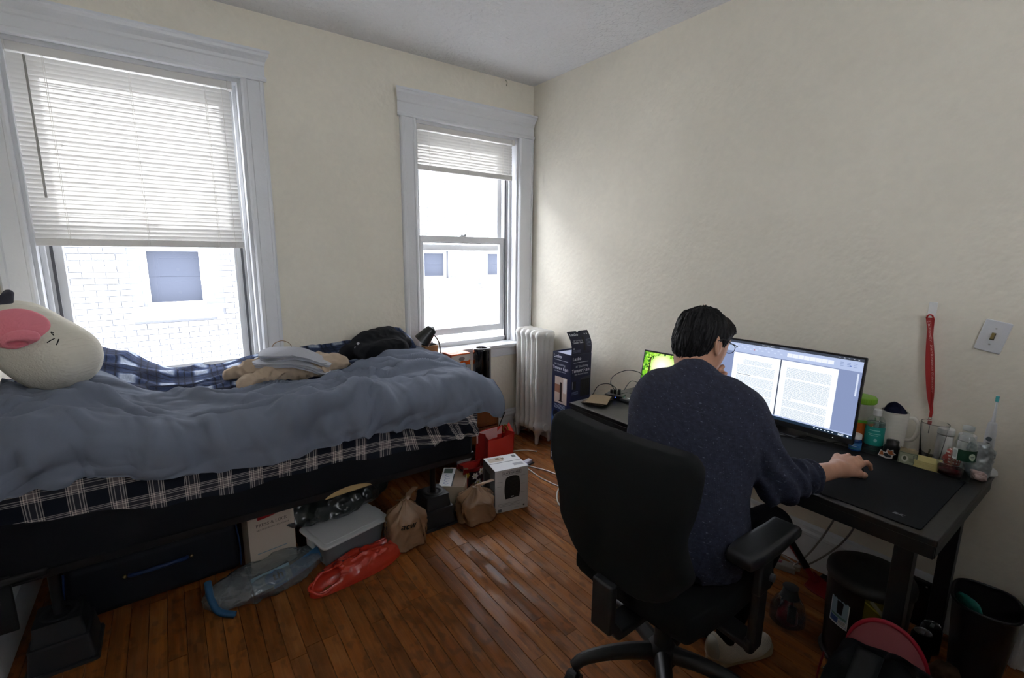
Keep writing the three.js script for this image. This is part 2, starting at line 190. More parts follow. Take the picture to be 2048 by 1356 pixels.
// windows
function windowUnit(n, label, w, y0blind, casW, corn, open) {
  const o = struct('window_' + n, label, 'window'), cx = (w.x0 + w.x1) / 2, ww = w.x1 - w.x0;
  const fl = (x0, x1, y0, y1) => { const W = x1 - x0, prof = poly([[0, 0], [0.0, 0.022], [0.008, 0.028], [0.018, 0.028], [0.022, 0.022], [W - 0.03, 0.022], [W - 0.024, 0.03], [W - 0.008, 0.03], [W, 0.022], [W, 0]]); const g = ext(prof, y1 - y0); g.rotateX(-PI / 2); g.rotateY(PI); return muv(g.translate(x1, y0, 0)); };
  part(o, 'casing', fl(w.x0 - casW[0], w.x0 + 0.004, 0.7, w.y1 + 0.005), trimMat); part(o, 'casing', fl(w.x1 - 0.004, w.x1 + casW[1], 0.7, w.y1 + 0.005), trimMat);
  { // crown header
    const h = corn[2] - w.y1, prof = poly([[0, 0], [0.036, 0], [0.04, 0.012], [0.036, 0.022], [0.026, 0.026], [0.026, h * 0.52], [0.032, h * 0.56], [0.036, h * 0.66], [0.05, h * 0.76], [0.062, h * 0.82], [0.066, h * 0.9], [0.074, h * 0.93], [0.074, h], [0, h]]);
    const g = ext(prof, corn[1] - corn[0]); g.rotateY(PI / 2); g.translate(corn[0], w.y1, 0); g.applyMatrix4(new THREE.Matrix4().set(1, 0, 0, 0, 0, 1, 0, 0, 0, 0, -1, 0, 0, 0, 0, 1));
    const p = g.attributes.position; for (let i = 0; i < p.count; i += 3) { const q = V(0, 0, 0).fromBufferAttribute(p, i + 1), r = V(0, 0, 0).fromBufferAttribute(p, i + 2); p.setXYZ(i + 1, r.x, r.y, r.z); p.setXYZ(i + 2, q.x, q.y, q.z); }
    for (let i = 0; i < p.count; i++) { const z = p.getZ(i), x = p.getX(i); if (corn[3] && x < cx) p.setX(i, x - (z - 0.03) * 0.5); if (corn[4] && x > cx) p.setX(i, x + (z - 0.03) * 0.5); }
    g.computeVertexNormals(); part(o, 'header', muv(g), trimMat);
  }
  part(o, 'stool', bx(ww + casW[0] + casW[1] - 0.005, 0.028, 0.19, cx + (casW[1] - casW[0]) / 2, w.y0 + 0.014, -0.03, 0.008), trimMat);
  part(o, 'apron', bx(ww + casW[0] + casW[1] - 0.01, 0.075, 0.02, cx + (casW[1] - casW[0]) / 2, w.y0 - 0.038, 0.01, 0.005), trimMat);
  // jamb liner and stops
  const y0 = w.y0 + 0.028, hh = w.y1 - y0;
  part(o, 'jamb', [bx(0.02, hh, 0.24, w.x0 + 0.01, y0 + hh / 2, -0.12), bx(0.022, hh, 0.02, w.x0 + 0.03, y0 + hh / 2, -0.075, 0.004)], trimMat);
  part(o, 'jamb', [bx(0.02, hh, 0.24, w.x1 - 0.01, y0 + hh / 2, -0.12), bx(0.022, hh, 0.02, w.x1 - 0.03, y0 + hh / 2, -0.075, 0.004)], trimMat);
  part(o, 'head_jamb', bx(ww, 0.02, 0.24, cx, w.y1 - 0.01, -0.12), trimMat);
  part(o, 'outer_sill', bx(ww, 0.03, 0.12, cx, w.y0 + 0.03, -0.19, 0.004), vinyl);
  const fx = ww - 0.1; // vinyl frame
  const tracks = [bx(0.045, hh, 0.1, w.x0 + 0.042, y0 + hh / 2, -0.145, 0.003), bx(0.045, hh, 0.1, w.x1 - 0.042, y0 + hh / 2, -0.145, 0.003), bx(ww - 0.04, 0.04, 0.1, cx, w.y1 - 0.04, -0.145, 0.003), bx(ww - 0.04, 0.035, 0.1, cx, y0 + 0.017, -0.145, 0.003)];
  part(o, 'frame', tracks, vinyl);
  part(o, 'track_groove', [bx(0.012, hh - 0.08, 0.004, w.x0 + 0.058, y0 + hh / 2, -0.0935), bx(0.012, hh - 0.08, 0.004, w.x1 - 0.058, y0 + hh / 2, -0.0935)], M(0x55565a, 0.6));
  const glass = new THREE.MeshPhysicalMaterial({ color: 0xffffff, transmission: 1, roughness: 0, thickness: 0, ior: 1.45 });
  const sash = (name, ya, yb, z, rail) => {
    const sx = fx - 0.022, st = 0.036, s = part(o, name, [bx(st, yb - ya, 0.034, cx - sx / 2 + st / 2, (ya + yb) / 2, z, 0.004), bx(st, yb - ya, 0.034, cx + sx / 2 - st / 2, (ya + yb) / 2, z, 0.004), bx(sx - 0.02, rail[1], 0.036, cx, yb - rail[1] / 2, z, 0.004), bx(sx - 0.02, rail[0], 0.036, cx, ya + rail[0] / 2, z, 0.004), bx(sx - 0.004, 0.012, 0.016, cx, yb - rail[1] - 0.004, z + 0.002)], vinyl);
    part(s, 'pane', bx(sx - 2 * st + 0.01, yb - ya - rail[0] - rail[1] + 0.01, 0.005, cx, (ya + yb + rail[0] - rail[1]) / 2, z), glass); return s;
  };
  const mid = open.mid;
  sash('upper_sash', mid - 0.075 - open.drop, w.y1 - 0.05, -0.165, [0.045, 0.05]);
  const ls = sash('lower_sash', y0 + 0.035 + open.up, mid + open.up * 0, -0.122, [0.05, 0.042]);
  part(ls, 'latch', [bx(0.05, 0.012, 0.022, cx, mid + 0.006, -0.12, 0.004), bx(0.014, 0.016, 0.03, cx + 0.012, mid + 0.014, -0.115, 0.004)], vinyl);
  return o;
}
windowUnit(1, 'wide window behind the bed with white casing and lowered blind', W1, 1.51, [0.11, 0.105], [-3.005, -1.87, 2.525, 0, 1], { mid: 1.6, up: 0, drop: 0 });
windowUnit(2, 'narrow window beside the room corner, lower sash raised a little', W2, 2.03, [0.103, 0.128], [-1.12, -0.012, 2.5, 1, 0], { mid: 1.6, up: 0.055, drop: 0.03 });
// venetian blinds
const slatMat = M(new THREE.Color().setRGB(0.86, 0.85, 0.83), 0.55, { transmission: 0.5, thickness: 0 }), blindMat = M(new THREE.Color().setRGB(0.74, 0.72, 0.69), 0.5), cordMat = M(0xd9d6cf, 0.8);
function blind(label, x0, x1, yT, yB, drop, z, cords, wand) {
  const o = thing('venetian_blind', label, 'blind', [(x0 + x1) / 2, yT, z]), W = x1 - x0, h = yT - yB;
  const hr = part(o, 'head_rail', [bx(W, 0.038, 0.034, 0, -0.019, 0, 0.003), bx(0.022, 0.046, 0.046, W / 2 - 0.006, -0.02, 0.003, 0.002), bx(0.022, 0.046, 0.046, -W / 2 + 0.006, -0.02, 0.003, 0.002)], blindMat);
  const n = Math.round((h - 0.075) / 0.0205), sl = sheet(1, 6, (u, v) => { const a = (v - 0.5) * 0.026, b = 0.0022 * (1 - (2 * v - 1) ** 2); return [(u - 0.5) * (W - 0.014), -a * 0.94 - b * 0.34, a * 0.34 * -1 + b * 0.94]; }, 0.0006);
  for (let i = 0; i < n; i++) { const s = part(o, 'slat', sl, slatMat); const t = (i + 0.5) / n; s.position.set(rr(-0.001, 0.001), -0.046 - t * (h - 0.08), 0); s.rotation.x = rr(-0.05, 0.05); s.rotation.z = drop * t; }
  const br = part(o, 'bottom_rail', bx(W - 0.008, 0.034, 0.026, 0, -h + 0.017, 0, 0.004), blindMat); br.rotation.z = drop;
  for (const c of cords) { part(o, 'ladder_cord', mg([cyl(0.0007, 0.0007, h - 0.04, c * W, -h / 2 - 0.01, 0.0105, 5), cyl(0.0007, 0.0007, h - 0.04, c * W + 0.006, -h / 2 - 0.01, 0.0105, 5)]), cordMat); part(br, 'clip', bx(0.012, 0.03, 0.028, c * W, -h + 0.018, 0.001, 0.002), blindMat); }
  if (wand) { const wd = part(o, 'tilt_wand', [cyl(0.0042, 0.0046, wand[1], 0, -wand[1] / 2, 0, 8)], M(0x9d9a94, 0.25)); wd.position.set(wand[0], -0.05, 0.024); wd.rotation.z = 0.0; wd.rotation.x = 0.0; }
  part(o, 'pull_cord', mg([cyl(0.0009, 0.0009, h + 0.35, W / 2 - 0.045, -h / 2 - 0.2, 0.02, 5)]), cordMat);
  return hr;
}
blind('white venetian blind lowered over the top half of the wide window', -2.892, -2.035, 2.362, 1.495, 0.0, -0.03, [-0.35, 0.0, 0.36], [-0.355, 0.6]);
blind('short white venetian blind raised high in the narrow corner window', -0.975, -0.175, 2.325, 2.03, -0.004, -0.03, [-0.38, 0.02, 0.38], null);

// ---------- the neighbouring house across the alley ----------
{
  const hb = thing('neighbouring_building', 'pale painted brick house front seen through the windows', 'building', [0, 0, -4]);
  const mort = M(new THREE.Color().setRGB(0.1, 0.104, 0.115), 0.9), brickMats = [0.45, 0.5, 0.55, 0.4].map((k) => M(new THREE.Color().setRGB(k, k * 0.985, k * 0.965), 0.85));
  const wins = [[-2.62, -2.02, 0.81, 1.5], [0.96, 1.4, 1.05, 1.5], [2.18, 2.75, 1.05, 1.5], [-4.4, -3.8, 0.81, 1.5]];
  const s = poly([[-9, -4.5], [9, -4.5], [9, 4.4], [-9, 4.4]]); for (const w of wins) s.holes.push(new THREE.Path([[w[0], w[2]], [w[0], w[3]], [w[1], w[3]], [w[1], w[2]]].map((p) => new THREE.Vector2(...p))));
  part(hb, 'wall', ext(s, 0.3).translate(0, 0, -0.3), mort);
  const dark = M(new THREE.Color().setRGB(0.042, 0.047, 0.062), 1, { specularIntensity: 0 }), pf = M(new THREE.Color().setRGB(0.6, 0.6, 0.6), 0.6), stone = M(new THREE.Color().setRGB(0.66, 0.66, 0.65), 0.8);
  for (const w of wins) { const cx = (w[0] + w[1]) / 2, cy = (w[2] + w[3]) / 2, ww = w[1] - w[0], wh = w[3] - w[2]; const f = part(hb, 'window', [bx(0.04, wh, 0.06, w[0] + 0.02, cy, -0.1), bx(0.04, wh, 0.06, w[1] - 0.02, cy, -0.1), bx(ww - 0.08, 0.04, 0.06, cx, w[2] + 0.02, -0.1), bx(ww - 0.08, 0.04, 0.06, cx, w[3] - 0.02, -0.1), bx(ww - 0.08, 0.02, 0.03, cx, cy, -0.13)], pf); part(f, 'pane', bx(ww - 0.078, wh / 2 - 0.038, 0.01, cx, cy - wh / 4 + 0.02, -0.1), dark); part(f, 'pane', bx(ww - 0.078, wh / 2 - 0.038, 0.01, cx, cy + wh / 4 - 0.02, -0.1), dark); part(hb, 'window_sill', bx(ww + 0.3, 0.16, 0.14, cx, w[2] - 0.08, 0.04, 0.01), stone); part(hb, 'lintel', bx(ww + 0.3, 0.2, 0.06, cx, w[3] + 0.1, 0.0, 0.01), stone); }
  const BH = 0.068, BL = 0.205, near = [], far = []; const bgeo = bx(BL - 0.012, BH - 0.012, 0.02, 0, 0, 0), hgeo = bx(BL / 2 - 0.012, BH - 0.012, 0.02, 0, 0, 0);
  for (let r = 0; r < 78; r++) for (let c = 0; c < 46; c++) { const x = -4.6 + (c + (r % 2) * 0.5) * BL, y = -1.6 + r * BH; if (wins.some((w) => x > w[0] - BL / 2 - 0.02 && x < w[1] + BL / 2 + 0.02 && y > w[2] - 0.19 && y < w[3] + 0.22)) continue; const sc = Math.hypot((x + 2.2) * 0.7, (y - 0.62) * 1.3); (y > -0.1 && y < 1.5 && x > -3.4 && x < -1.1 ? near : far).push([x, y, sc]); }
  near.sort((a, b) => a[2] - b[2]); far.push(...near.splice(290));
  for (const [x, y] of near) { const m = part(hb, 'brick', bgeo, brickMats[floor(rnd() * 4)]); m.position.set(x, y, rr(0.002, 0.006)); }
  const fb = part(hb, 'brickwork', mg(far.map(([x, y]) => bgeo.clone().translate(x, y, rr(0.002, 0.006)))), brickMats[1]); fb.userData.kind = 'stuff';
  struct('alley_ground', 'grey concrete alley between the houses', 'ground', bx(24, 0.2, 3.9, 0, -4.4, -2.1), M(new THREE.Color().setRGB(0.5, 0.5, 0.5), 0.9));
}
// ---------- bed ----------
const weave = tex(256, 256, (u, v) => 0.5 + 0.25 * sin(u * 2 * PI * 64) * sin(v * 2 * PI * 64) + 0.3 * (fbm(u * 24, v * 24, 3, 24, 90) - 0.5), false);
function plaidTex(base, band, line, pale) {
  return tex(512, 512, (u, v) => {
    const n = 0.9 + 0.2 * fbm(u * 128, v * 128, 2, 128, 17), tw = (floor(u * 256) + floor(v * 256)) % 4 < 2;
    const w = (t) => { const d = abs(t - 0.5); return [d < 0.17 ? 1 : 0, (d > 0.14 && d < 0.168) || (d > 0.195 && d < 0.22) || (d > 0.065 && d < 0.09) ? 1 : 0]; };
    const a = w(u), b = w((v + 0.13) % 1); let c = base.slice(); const s = (a[0] + b[0]) / 2; c = c.map((q, i) => lerp(q, band[i], s * 0.75)); if (a[0] && b[0]) c = c.map((q, i) => lerp(q, pale[i], 0.45));
    const l = a[1] && b[1] ? 1 : a[1] || b[1] ? (tw ? 0.85 : 0.35) : 0; c = c.map((q, i) => lerp(q, line[i], l)); return c.map((q) => q * n);
  });
}
const plaid = plaidTex([0.125, 0.135, 0.175], [0.38, 0.37, 0.39], [0.95, 0.91, 0.87], [0.72, 0.64, 0.63]);
const plaidMat = M(0xffffff, 0.92, { map: plaid, bumpMap: rep(weave, 6), bumpScale: 0.0008 });
const BX0 = -2.955, BX1 = -1.15, BZ1 = 0.985;
const bed = thing('bed', 'raised single bed with black box spring and tartan sheet under the windows', 'bed', [0, 0, 0]);
{
  const black = M(new THREE.Color().setRGB(0.012, 0.012, 0.015), 0.9, { bumpMap: rep(weave, 8), bumpScale: 0.001 }), steel = M(new THREE.Color().setRGB(0.02, 0.02, 0.022), 0.45, { metalness: 0.4 });
  const cx = (BX0 + BX1) / 2, w = BX1 - BX0;
  part(bed, 'box_spring', muv(bx(w, 0.2, 0.95, cx, 0.505, 0.51, 0.02, 3)), black);
  part(bed, 'mattress', muv(bx(w, 0.2, 0.95, cx, 0.7, 0.505, 0.05, 4), 6), plaidMat);
  // the tartan sheet hangs over the front edge
  const hem = (x) => 0.535 + 0.075 * sst(-2.45, -2.95, x) - 0.02 * sst(-2.0, -1.2, x) + 0.008 * sin(x * 9) + 0.006 * sin(x * 23);
  const sk = sheet(260, 16, (u, v) => { const x = lerp(BX0, BX1 + 0.012, u), y = lerp(0.775, hem(x), v), k = sst(-1.6, -1.2, x); const rip = 0.006 * fbm(x * 16, y * 4, 3) + k * (0.026 + 0.014 * sin((x * 0.8 + y * 0.9) * 55) + 0.008 * sin((x - y * 1.2) * 80)) * v; return [x, y, 0.984 + rip + 0.012 * sin(v * PI)]; }, -0.003);
  { const p = sk.attributes.position, uv = sk.attributes.uv; for (let i = 0; i < p.count; i++) { const x = p.getX(i), y = p.getY(i), k = sst(-1.75, -1.2, x); uv.setXY(i, (x + k * 0.5 * (y - 0.7) + 3) / 0.108, (y + k * 0.12 * (x + 1.75)) / 0.108); } }
  part(bed, 'sheet_skirt', sk, plaidMat);
  part(bed, 'sheet_skirt', sheet(40, 12, (u, v) => { const z = lerp(0.99, 0.05, u), y = lerp(0.775, 0.53 + 0.01 * sin(z * 20), v); return [BX1 + 0.01 + 0.006 * sin(z * 40) * v, y, z]; }, -0.003, [8.7, 2.3]), plaidMat);
  part(bed, 'frame_rail', [bx(w + 0.02, 0.032, 0.03, cx, 0.398, 0.965, 0.004), bx(w + 0.02, 0.03, 0.03, cx, 0.398, 0.06, 0.004), bx(0.03, 0.03, 0.93, BX0 + 0.1, 0.396, 0.51, 0.004), bx(0.03, 0.03, 0.93, BX1 - 0.25, 0.396, 0.51, 0.004)], steel);
  for (const [x, z] of [[-2.845, 0.865], [-1.325, 0.84], [-2.83, 0.1], [-1.34, 0.1]]) part(bed, 'leg', [cyl(0.016, 0.016, 0.28, x, 0.25, z, 14), cyl(0.026, 0.022, 0.04, x, 0.13, z, 14)], steel);
  part(bed, 'headboard_bracket', [bx(0.014, 0.2, 0.05, -2.955, 0.33, 0.96, 0.004), bx(0.05, 0.2, 0.012, -2.945, 0.33, 0.985, 0.004), bx(0.14, 0.03, 0.04, -2.9, 0.41, 0.975, 0.01)], steel);
  // maker's tag on the box spring front
  part(bed, 'cloth_tag', sheet(30, 4, (u, v) => [lerp(-1.93, -1.715, u), 0.385 + 0.028 * sin(u * PI) ** 0.6 * (1 - v) + 0.012 * u, 0.992 + 0.001 * v], -0.001), M(0xb59c6c, 0.8), 'tan cloth tag');
}
// risers under the front legs
{
  const m = M(new THREE.Color().setRGB(0.022, 0.023, 0.026), 0.5);
  const tiers = (x) => { const f = (w0, w1, y0, y1, r = 0.012) => { const g = bx(1, 1, 1, 0, 0.5, 0, 0.06, 3), p = g.attributes.position; for (let i = 0; i < p.count; i++) { const t = p.getY(i), w = lerp(w0, w1, clamp(t)); p.setXYZ(i, p.getX(i) * w, lerp(y0, y1, t), p.getZ(i) * w); } g.computeVertexNormals(); return g; }; return [f(0.205, 0.2, 0, 0.012), f(0.185, 0.165, 0.01, 0.1), f(0.17, 0.166, 0.098, 0.106), f(0.15, 0.13, 0.104, 0.17), f(0.135, 0.132, 0.166, 0.176)]; };
  for (const [x, z, a, l] of [[-2.845, 0.865, 0.0, 'stepped black plastic bed riser near the left wall'], [-1.325, 0.84, 0.0, 'stepped black plastic bed riser between the two brown plastic bags']]) { const o = thing('bed_riser', l, 'bed riser', [x, 0, z], a, 'bed risers under the bed'); part(o, 'body', tiers(), m); part(o, 'socket', [lathe([[0.0, 0.165], [0.03, 0.165], [0.034, 0.18], [0.055, 0.18], [0.056, 0.172]], 20)], m); }
}
// heights of the bedding
const bedTop = (x, z) => { const p = sst(-2.42, -2.78, x); return 0.806 + 0.045 * sst(0.5, 0.06, z) + p * (0.085 + 0.055 * sst(0.5, 0.05, z)) + 0.02 * sst(-1.9, -1.3, x) * sst(0.6, 0.1, z); };
// blue tartan comforter, its plaid side showing along the wall
{
  const soft = tex(512, 512, (u, v) => { const st = (t, k) => { const q = (t * 3) % 1; return sst(0.1, 0.2, q) * sst(0.62, 0.5, q); }; const a = st(u, 1), b = st(v + 0.1, 2), l = [0.07, 0.66, 0.84].some((q) => abs(((u * 3) % 1) - q) < 0.022) || [0.07, 0.66, 0.84].some((q) => abs((((v + 0.1) * 3) % 1) - q) < 0.022); const n = 0.85 + 0.3 * fbm(u * 90, v * 90, 2, 90, 13); const w = a * b, m = (a + b) / 2; let c = [0.13, 0.16, 0.25].map((q, i) => lerp(q, [0.24, 0.30, 0.43][i], m)); c = c.map((q, i) => lerp(q, [0.66, 0.69, 0.74][i], w * 0.85)); if (l) c = c.map((q, i) => lerp(q, [0.09, 0.1, 0.15][i], 0.75)); return c.map((q) => q * n); });
  const g = sheet(220, 60, (u, v) => { const x = lerp(-2.95, -1.1, u), z = lerp(0.035, 0.62, v); let y = bedTop(x, z) - 0.008 + 0.02 * fbm(x * 9 + 5, z * 9, 3) + 0.028 * pow(1 - abs(2 * fbm(x * 4.5 + z * 3, z * 7, 2) - 1), 3); y += 0.055 * exp(-((x + 1.2) ** 2) / 0.012) * sst(0.4, 0.1, z) - 0.035 * exp(-((x + 2.26) ** 2) / 0.03) * sst(0.3, 0.1, z); y -= 0.11 * sst(0.42, 0.62, v === 1 ? 0.62 : z) * 0.12; y += 0.02 * sst(0.3, 0.05, z); y -= 0.14 * sst(-1.16, -1.08, x); return [x, y, z]; }, 0.012, [4.2, 1.4]);
  one('tartan_comforter', 'blue and white tartan comforter bunched along the wall side of the bed', 'comforter', g, M(0xffffff, 0.95, { map: soft, bumpMap: rep(weave, 6), bumpScale: 0.001 }));
}
// grey blue duvet
const duvetMat = M(new THREE.Color().setRGB(0.165, 0.187, 0.24), 0.93, { bumpMap: rep(weave, 7), bumpScale: 0.0006, sheen: 0.25, sheenRoughness: 0.6, sheenColor: new THREE.Color(0.6, 0.65, 0.75) });
{
  const ridge = (x, z, ax, az, bx_, bz, w, h) => { const dx = bx_ - ax, dz = bz - az, t = clamp(((x - ax) * dx + (z - az) * dz) / (dx * dx + dz * dz)), d = Math.hypot(x - ax - dx * t, z - az - dz * t); return h * exp(-(d * d) / (w * w)) * sst(0, 0.15, t + 0.05) * sst(1.02, 0.8, t); };
  const R = []; seed = 91;
  for (let i = 0; i < 34; i++) { const x = rr(-2.85, -1.15), z = rr(0.4, 1.0), L = rr(0.18, 0.6), a = x < -2.2 ? rr(-0.9, -0.35) : rr(-0.35, 0.3); R.push([x - L * cos(a) / 2, z - L * sin(a) / 2 * -1, x + L * cos(a) / 2, z + L * sin(a) / 2 * -1, rr(0.009, 0.02), rr(0.006, 0.02)]); }
  R.length = 26; R.push([-2.75, 0.42, -2.1, 0.62, 0.03, 0.03], [-2.3, 0.5, -1.2, 0.62, 0.022, 0.03], [-2.0, 0.62, -1.25, 0.55, 0.02, 0.022], [-1.9, 0.75, -1.2, 0.72, 0.03, 0.02], [-2.45, 0.55, -2.1, 0.95, 0.03, 0.026], [-2.2, 0.78, -1.6, 0.9, 0.03, 0.022], [-1.7, 0.36, -1.1, 0.5, 0.035, 0.035]);
  const back = (x) => 0.43 + 0.12 * sst(-2.75, -2.5, x) * sst(-1.55, -1.8, x) - 0.14 * sst(-2.35, -2.75, x) - 0.2 * sst(-1.6, -1.25, x) + 0.05 * sin(x * 6.3 + 1) + 0.02 * sin(x * 17) + 0.05 * exp(-((x + 2.2) ** 2) / 0.02);
  const g = sheet(300, 150, (u, v) => {
    let x = lerp(-2.975, -1.02, u); const zb = back(x), L1 = 0.955 - zb, r = 0.06, L2 = r * PI / 2, L3 = 0.075 + 0.012 * sin(x * 8) + 0.012 * fbm(x * 12, 3, 2), s = v * (L1 + L2 + L3); let z, y, nz = 0, ny = 1; const yt = bedTop(x, min(z = zb + s, 0.95));
    if (s < L1) { z = zb + s; y = bedTop(x, z); } else if (s < L1 + L2) { const a = (s - L1) / r; z = 0.955 + r * sin(a); y = bedTop(x, 0.955) - r * (1 - cos(a)); nz = sin(a); ny = cos(a); } else { z = 0.955 + r; y = bedTop(x, 0.955) - r - (s - L1 - L2) * 1.0; nz = 1; ny = 0; }
    const zf = min(z, 0.955) + (s > L1 ? s - L1 : 0); let h = 0.014; for (const q of R) h += ridge(x, zf, ...q); const n1 = 1 - abs(2 * fbm(x * 5 + zf * 2.4, zf * 9 - x * 1.5, 3, 4096, 3) - 1), n2 = 1 - abs(2 * fbm(x * 11 - zf * 6, zf * 15 + x * 3, 2, 4096, 9) - 1); h *= 1.15; const fo = (p, e) => pow(1 - abs(sin(p * PI)), e), wx = fbm(x * 2.3 + 11, zf * 2.3, 3), wz = fbm(x * 2.1 + 31, zf * 2.6 + 5, 3); h += 0.036 * fo(zf * 3.6 - x * 0.5 + 2.6 * wx, 2.2) * sst(0.28, 0.6, fbm(x * 1.7 + 50, zf * 3.5, 2)) + 0.032 * fo(x * 2.6 + zf * 2.4 + 2.4 * wz, 2.6) * sst(0.3, 0.6, fbm(x * 2 + 70, zf * 3 + 9, 2)) * (0.45 + 0.55 * sst(-1.9, -2.3, x)) + 0.011 * fo(zf * 10 + x * 3.5 + 3 * wz, 2) * sst(0.35, 0.6, fbm(x * 3 + 90, zf * 4, 2)) + 0.004 * pow(n1, 3) + 0.003 * pow(n2, 3) + 0.02 * fbm(x * 3, zf * 3, 2);
    if (s > L1 - 0.12) h += 0.016 * sst(L1 - 0.12, L1 + 0.03, s) * fo(x * 3.4 + zf * 1.6 + 2.2 * wx, 1.8) + 0.008 * fo(x * 9 - zf * 5 + 2 * wz, 2) * sst(L1 - 0.1, L1 + 0.05, s); if (s > L1) h += 0.022 * sst(L1, L1 + L2, s) * (0.35 + fbm(x * 6.5, 7, 2)) + 0.012 * sin(x * 31 + 3 * sin(x * 7)) * sst(L1, L1 + L2, s);
    h *= sst(0, 0.24, v) * 0.72 + 0.28; const dr = sst(-1.2, -1.02, x); y -= dr * dr * 0.06 * (0.6 + 0.4 * sst(0.3, 0.9, z)); if (s < L1) y += 0.006 * exp(-s / 0.03); if (x > -1.12) z += 0.02 * sst(-1.12, -1.02, x) * sin(y * 30);
    
    return [x, y + ny * h, z + nz * h];
  }, 0.016, [11, 5]);
  one('duvet', 'grey blue duvet spread rumpled over the front of the bed', 'duvet', g, duvetMat);
}
// plush toy leaning on the left wall
{
  const C = [-2.835, 1.1, 0.47], rad = [0.172, 0.178, 0.2];
  const o = thing('plush_toy', 'large round cream plush toy with a pink ear patch on the bed', 'plush toy', [C[0], C[1], C[2]]);
  const shape = (x, y, z) => { let d = ell(x, y, z, [0.035, -0.045, 0], [0.145, 0.14, 0.185]); d = smin(d, ell(x, y, z, [-0.06, 0.06, 0.01], [0.115, 0.125, 0.14]), 0.09); d += 0.005 * sin(x * 30 + y * 9) * sin(z * 24) + 0.006 * (fbm3(x * 12 + 3, y * 12 + 3, z * 12 + 3) - 0.5); return d; };
  const fur = tex(256, 256, (u, v) => fbm(u * 70, v * 70, 2, 70, 23), false);
  part(o, 'body', nets(shape, [-0.23, -0.23, -0.24], [0.24, 0.24, 0.24], 0.0075, 3), M(new THREE.Color().setRGB(0.66, 0.62, 0.53), 1, { bumpMap: fur, bumpScale: 0.002, sheen: 0.5, sheenColor: new THREE.Color(0.9, 0.88, 0.8) }));
  const pc = [-0.045, 0.085, 0.1], pink = M(new THREE.Color().setRGB(0.72, 0.22, 0.27), 1, { bumpMap: fur, bumpScale: 0.002, sheen: 0.4, sheenColor: new THREE.Color(0.9, 0.6, 0.6) });
  const pt = part(o, 'ear_patch', nets((x, y, z) => smax(shape(x, y, z) - 0.0045, ell(x, y, z, pc, [0.095, 0.078, 0.1]), 0.006), [-0.2, -0.05, -0.06], [0.1, 0.22, 0.22], 0.006, 3), pink, 'pink fleece patch');
  part(pt, 'ear', nets((x, y, z) => { const a = ell(x, y, z, [-0.02, 0.065, 0.185], [0.05, 0.028, 0.03]); return smax(smin(a, ell(x, y, z, [-0.045, 0.045, 0.185], [0.03, 0.02, 0.03]), 0.02), -ell(x, y, z, [-0.03, 0.047, 0.205], [0.024, 0.01, 0.025]), 0.01); }, [-0.1, 0.0, 0.1], [0.06, 0.12, 0.24], 0.005, 3), pink, 'pink folded ear');
  part(o, 'horn', nets((x, y, z) => cap(x, y, z, [-0.085, 0.16, 0.04], [-0.06, 0.215, 0.05], 0.03, 0.016), [-0.14, 0.11, -0.02], [0, 0.25, 0.1], 0.005), M(0x3f4048, 1), 'dark grey tip');
  const st = M(0x141416, 0.9), on = (pts) => tube(pts.map(([x, y]) => { let lo = 0, hi = 0.3; for (let i = 0; i < 24; i++) { const m = (lo + hi) / 2; shape(x, y, m) < 0 ? (lo = m) : (hi = m); } return [x, y, hi + 0.0005]; }), 0.0018, 10, 5);
  part(o, 'stitching', [on([[0.058, 0.066], [0.05, 0.072], [0.058, 0.058]]), on([[0.04, 0.036], [0.05, 0.043], [0.06, 0.048]]), on([[0.064, 0.024], [0.068, 0.034], [0.071, 0.044]])], st, 'black stitched face');
}
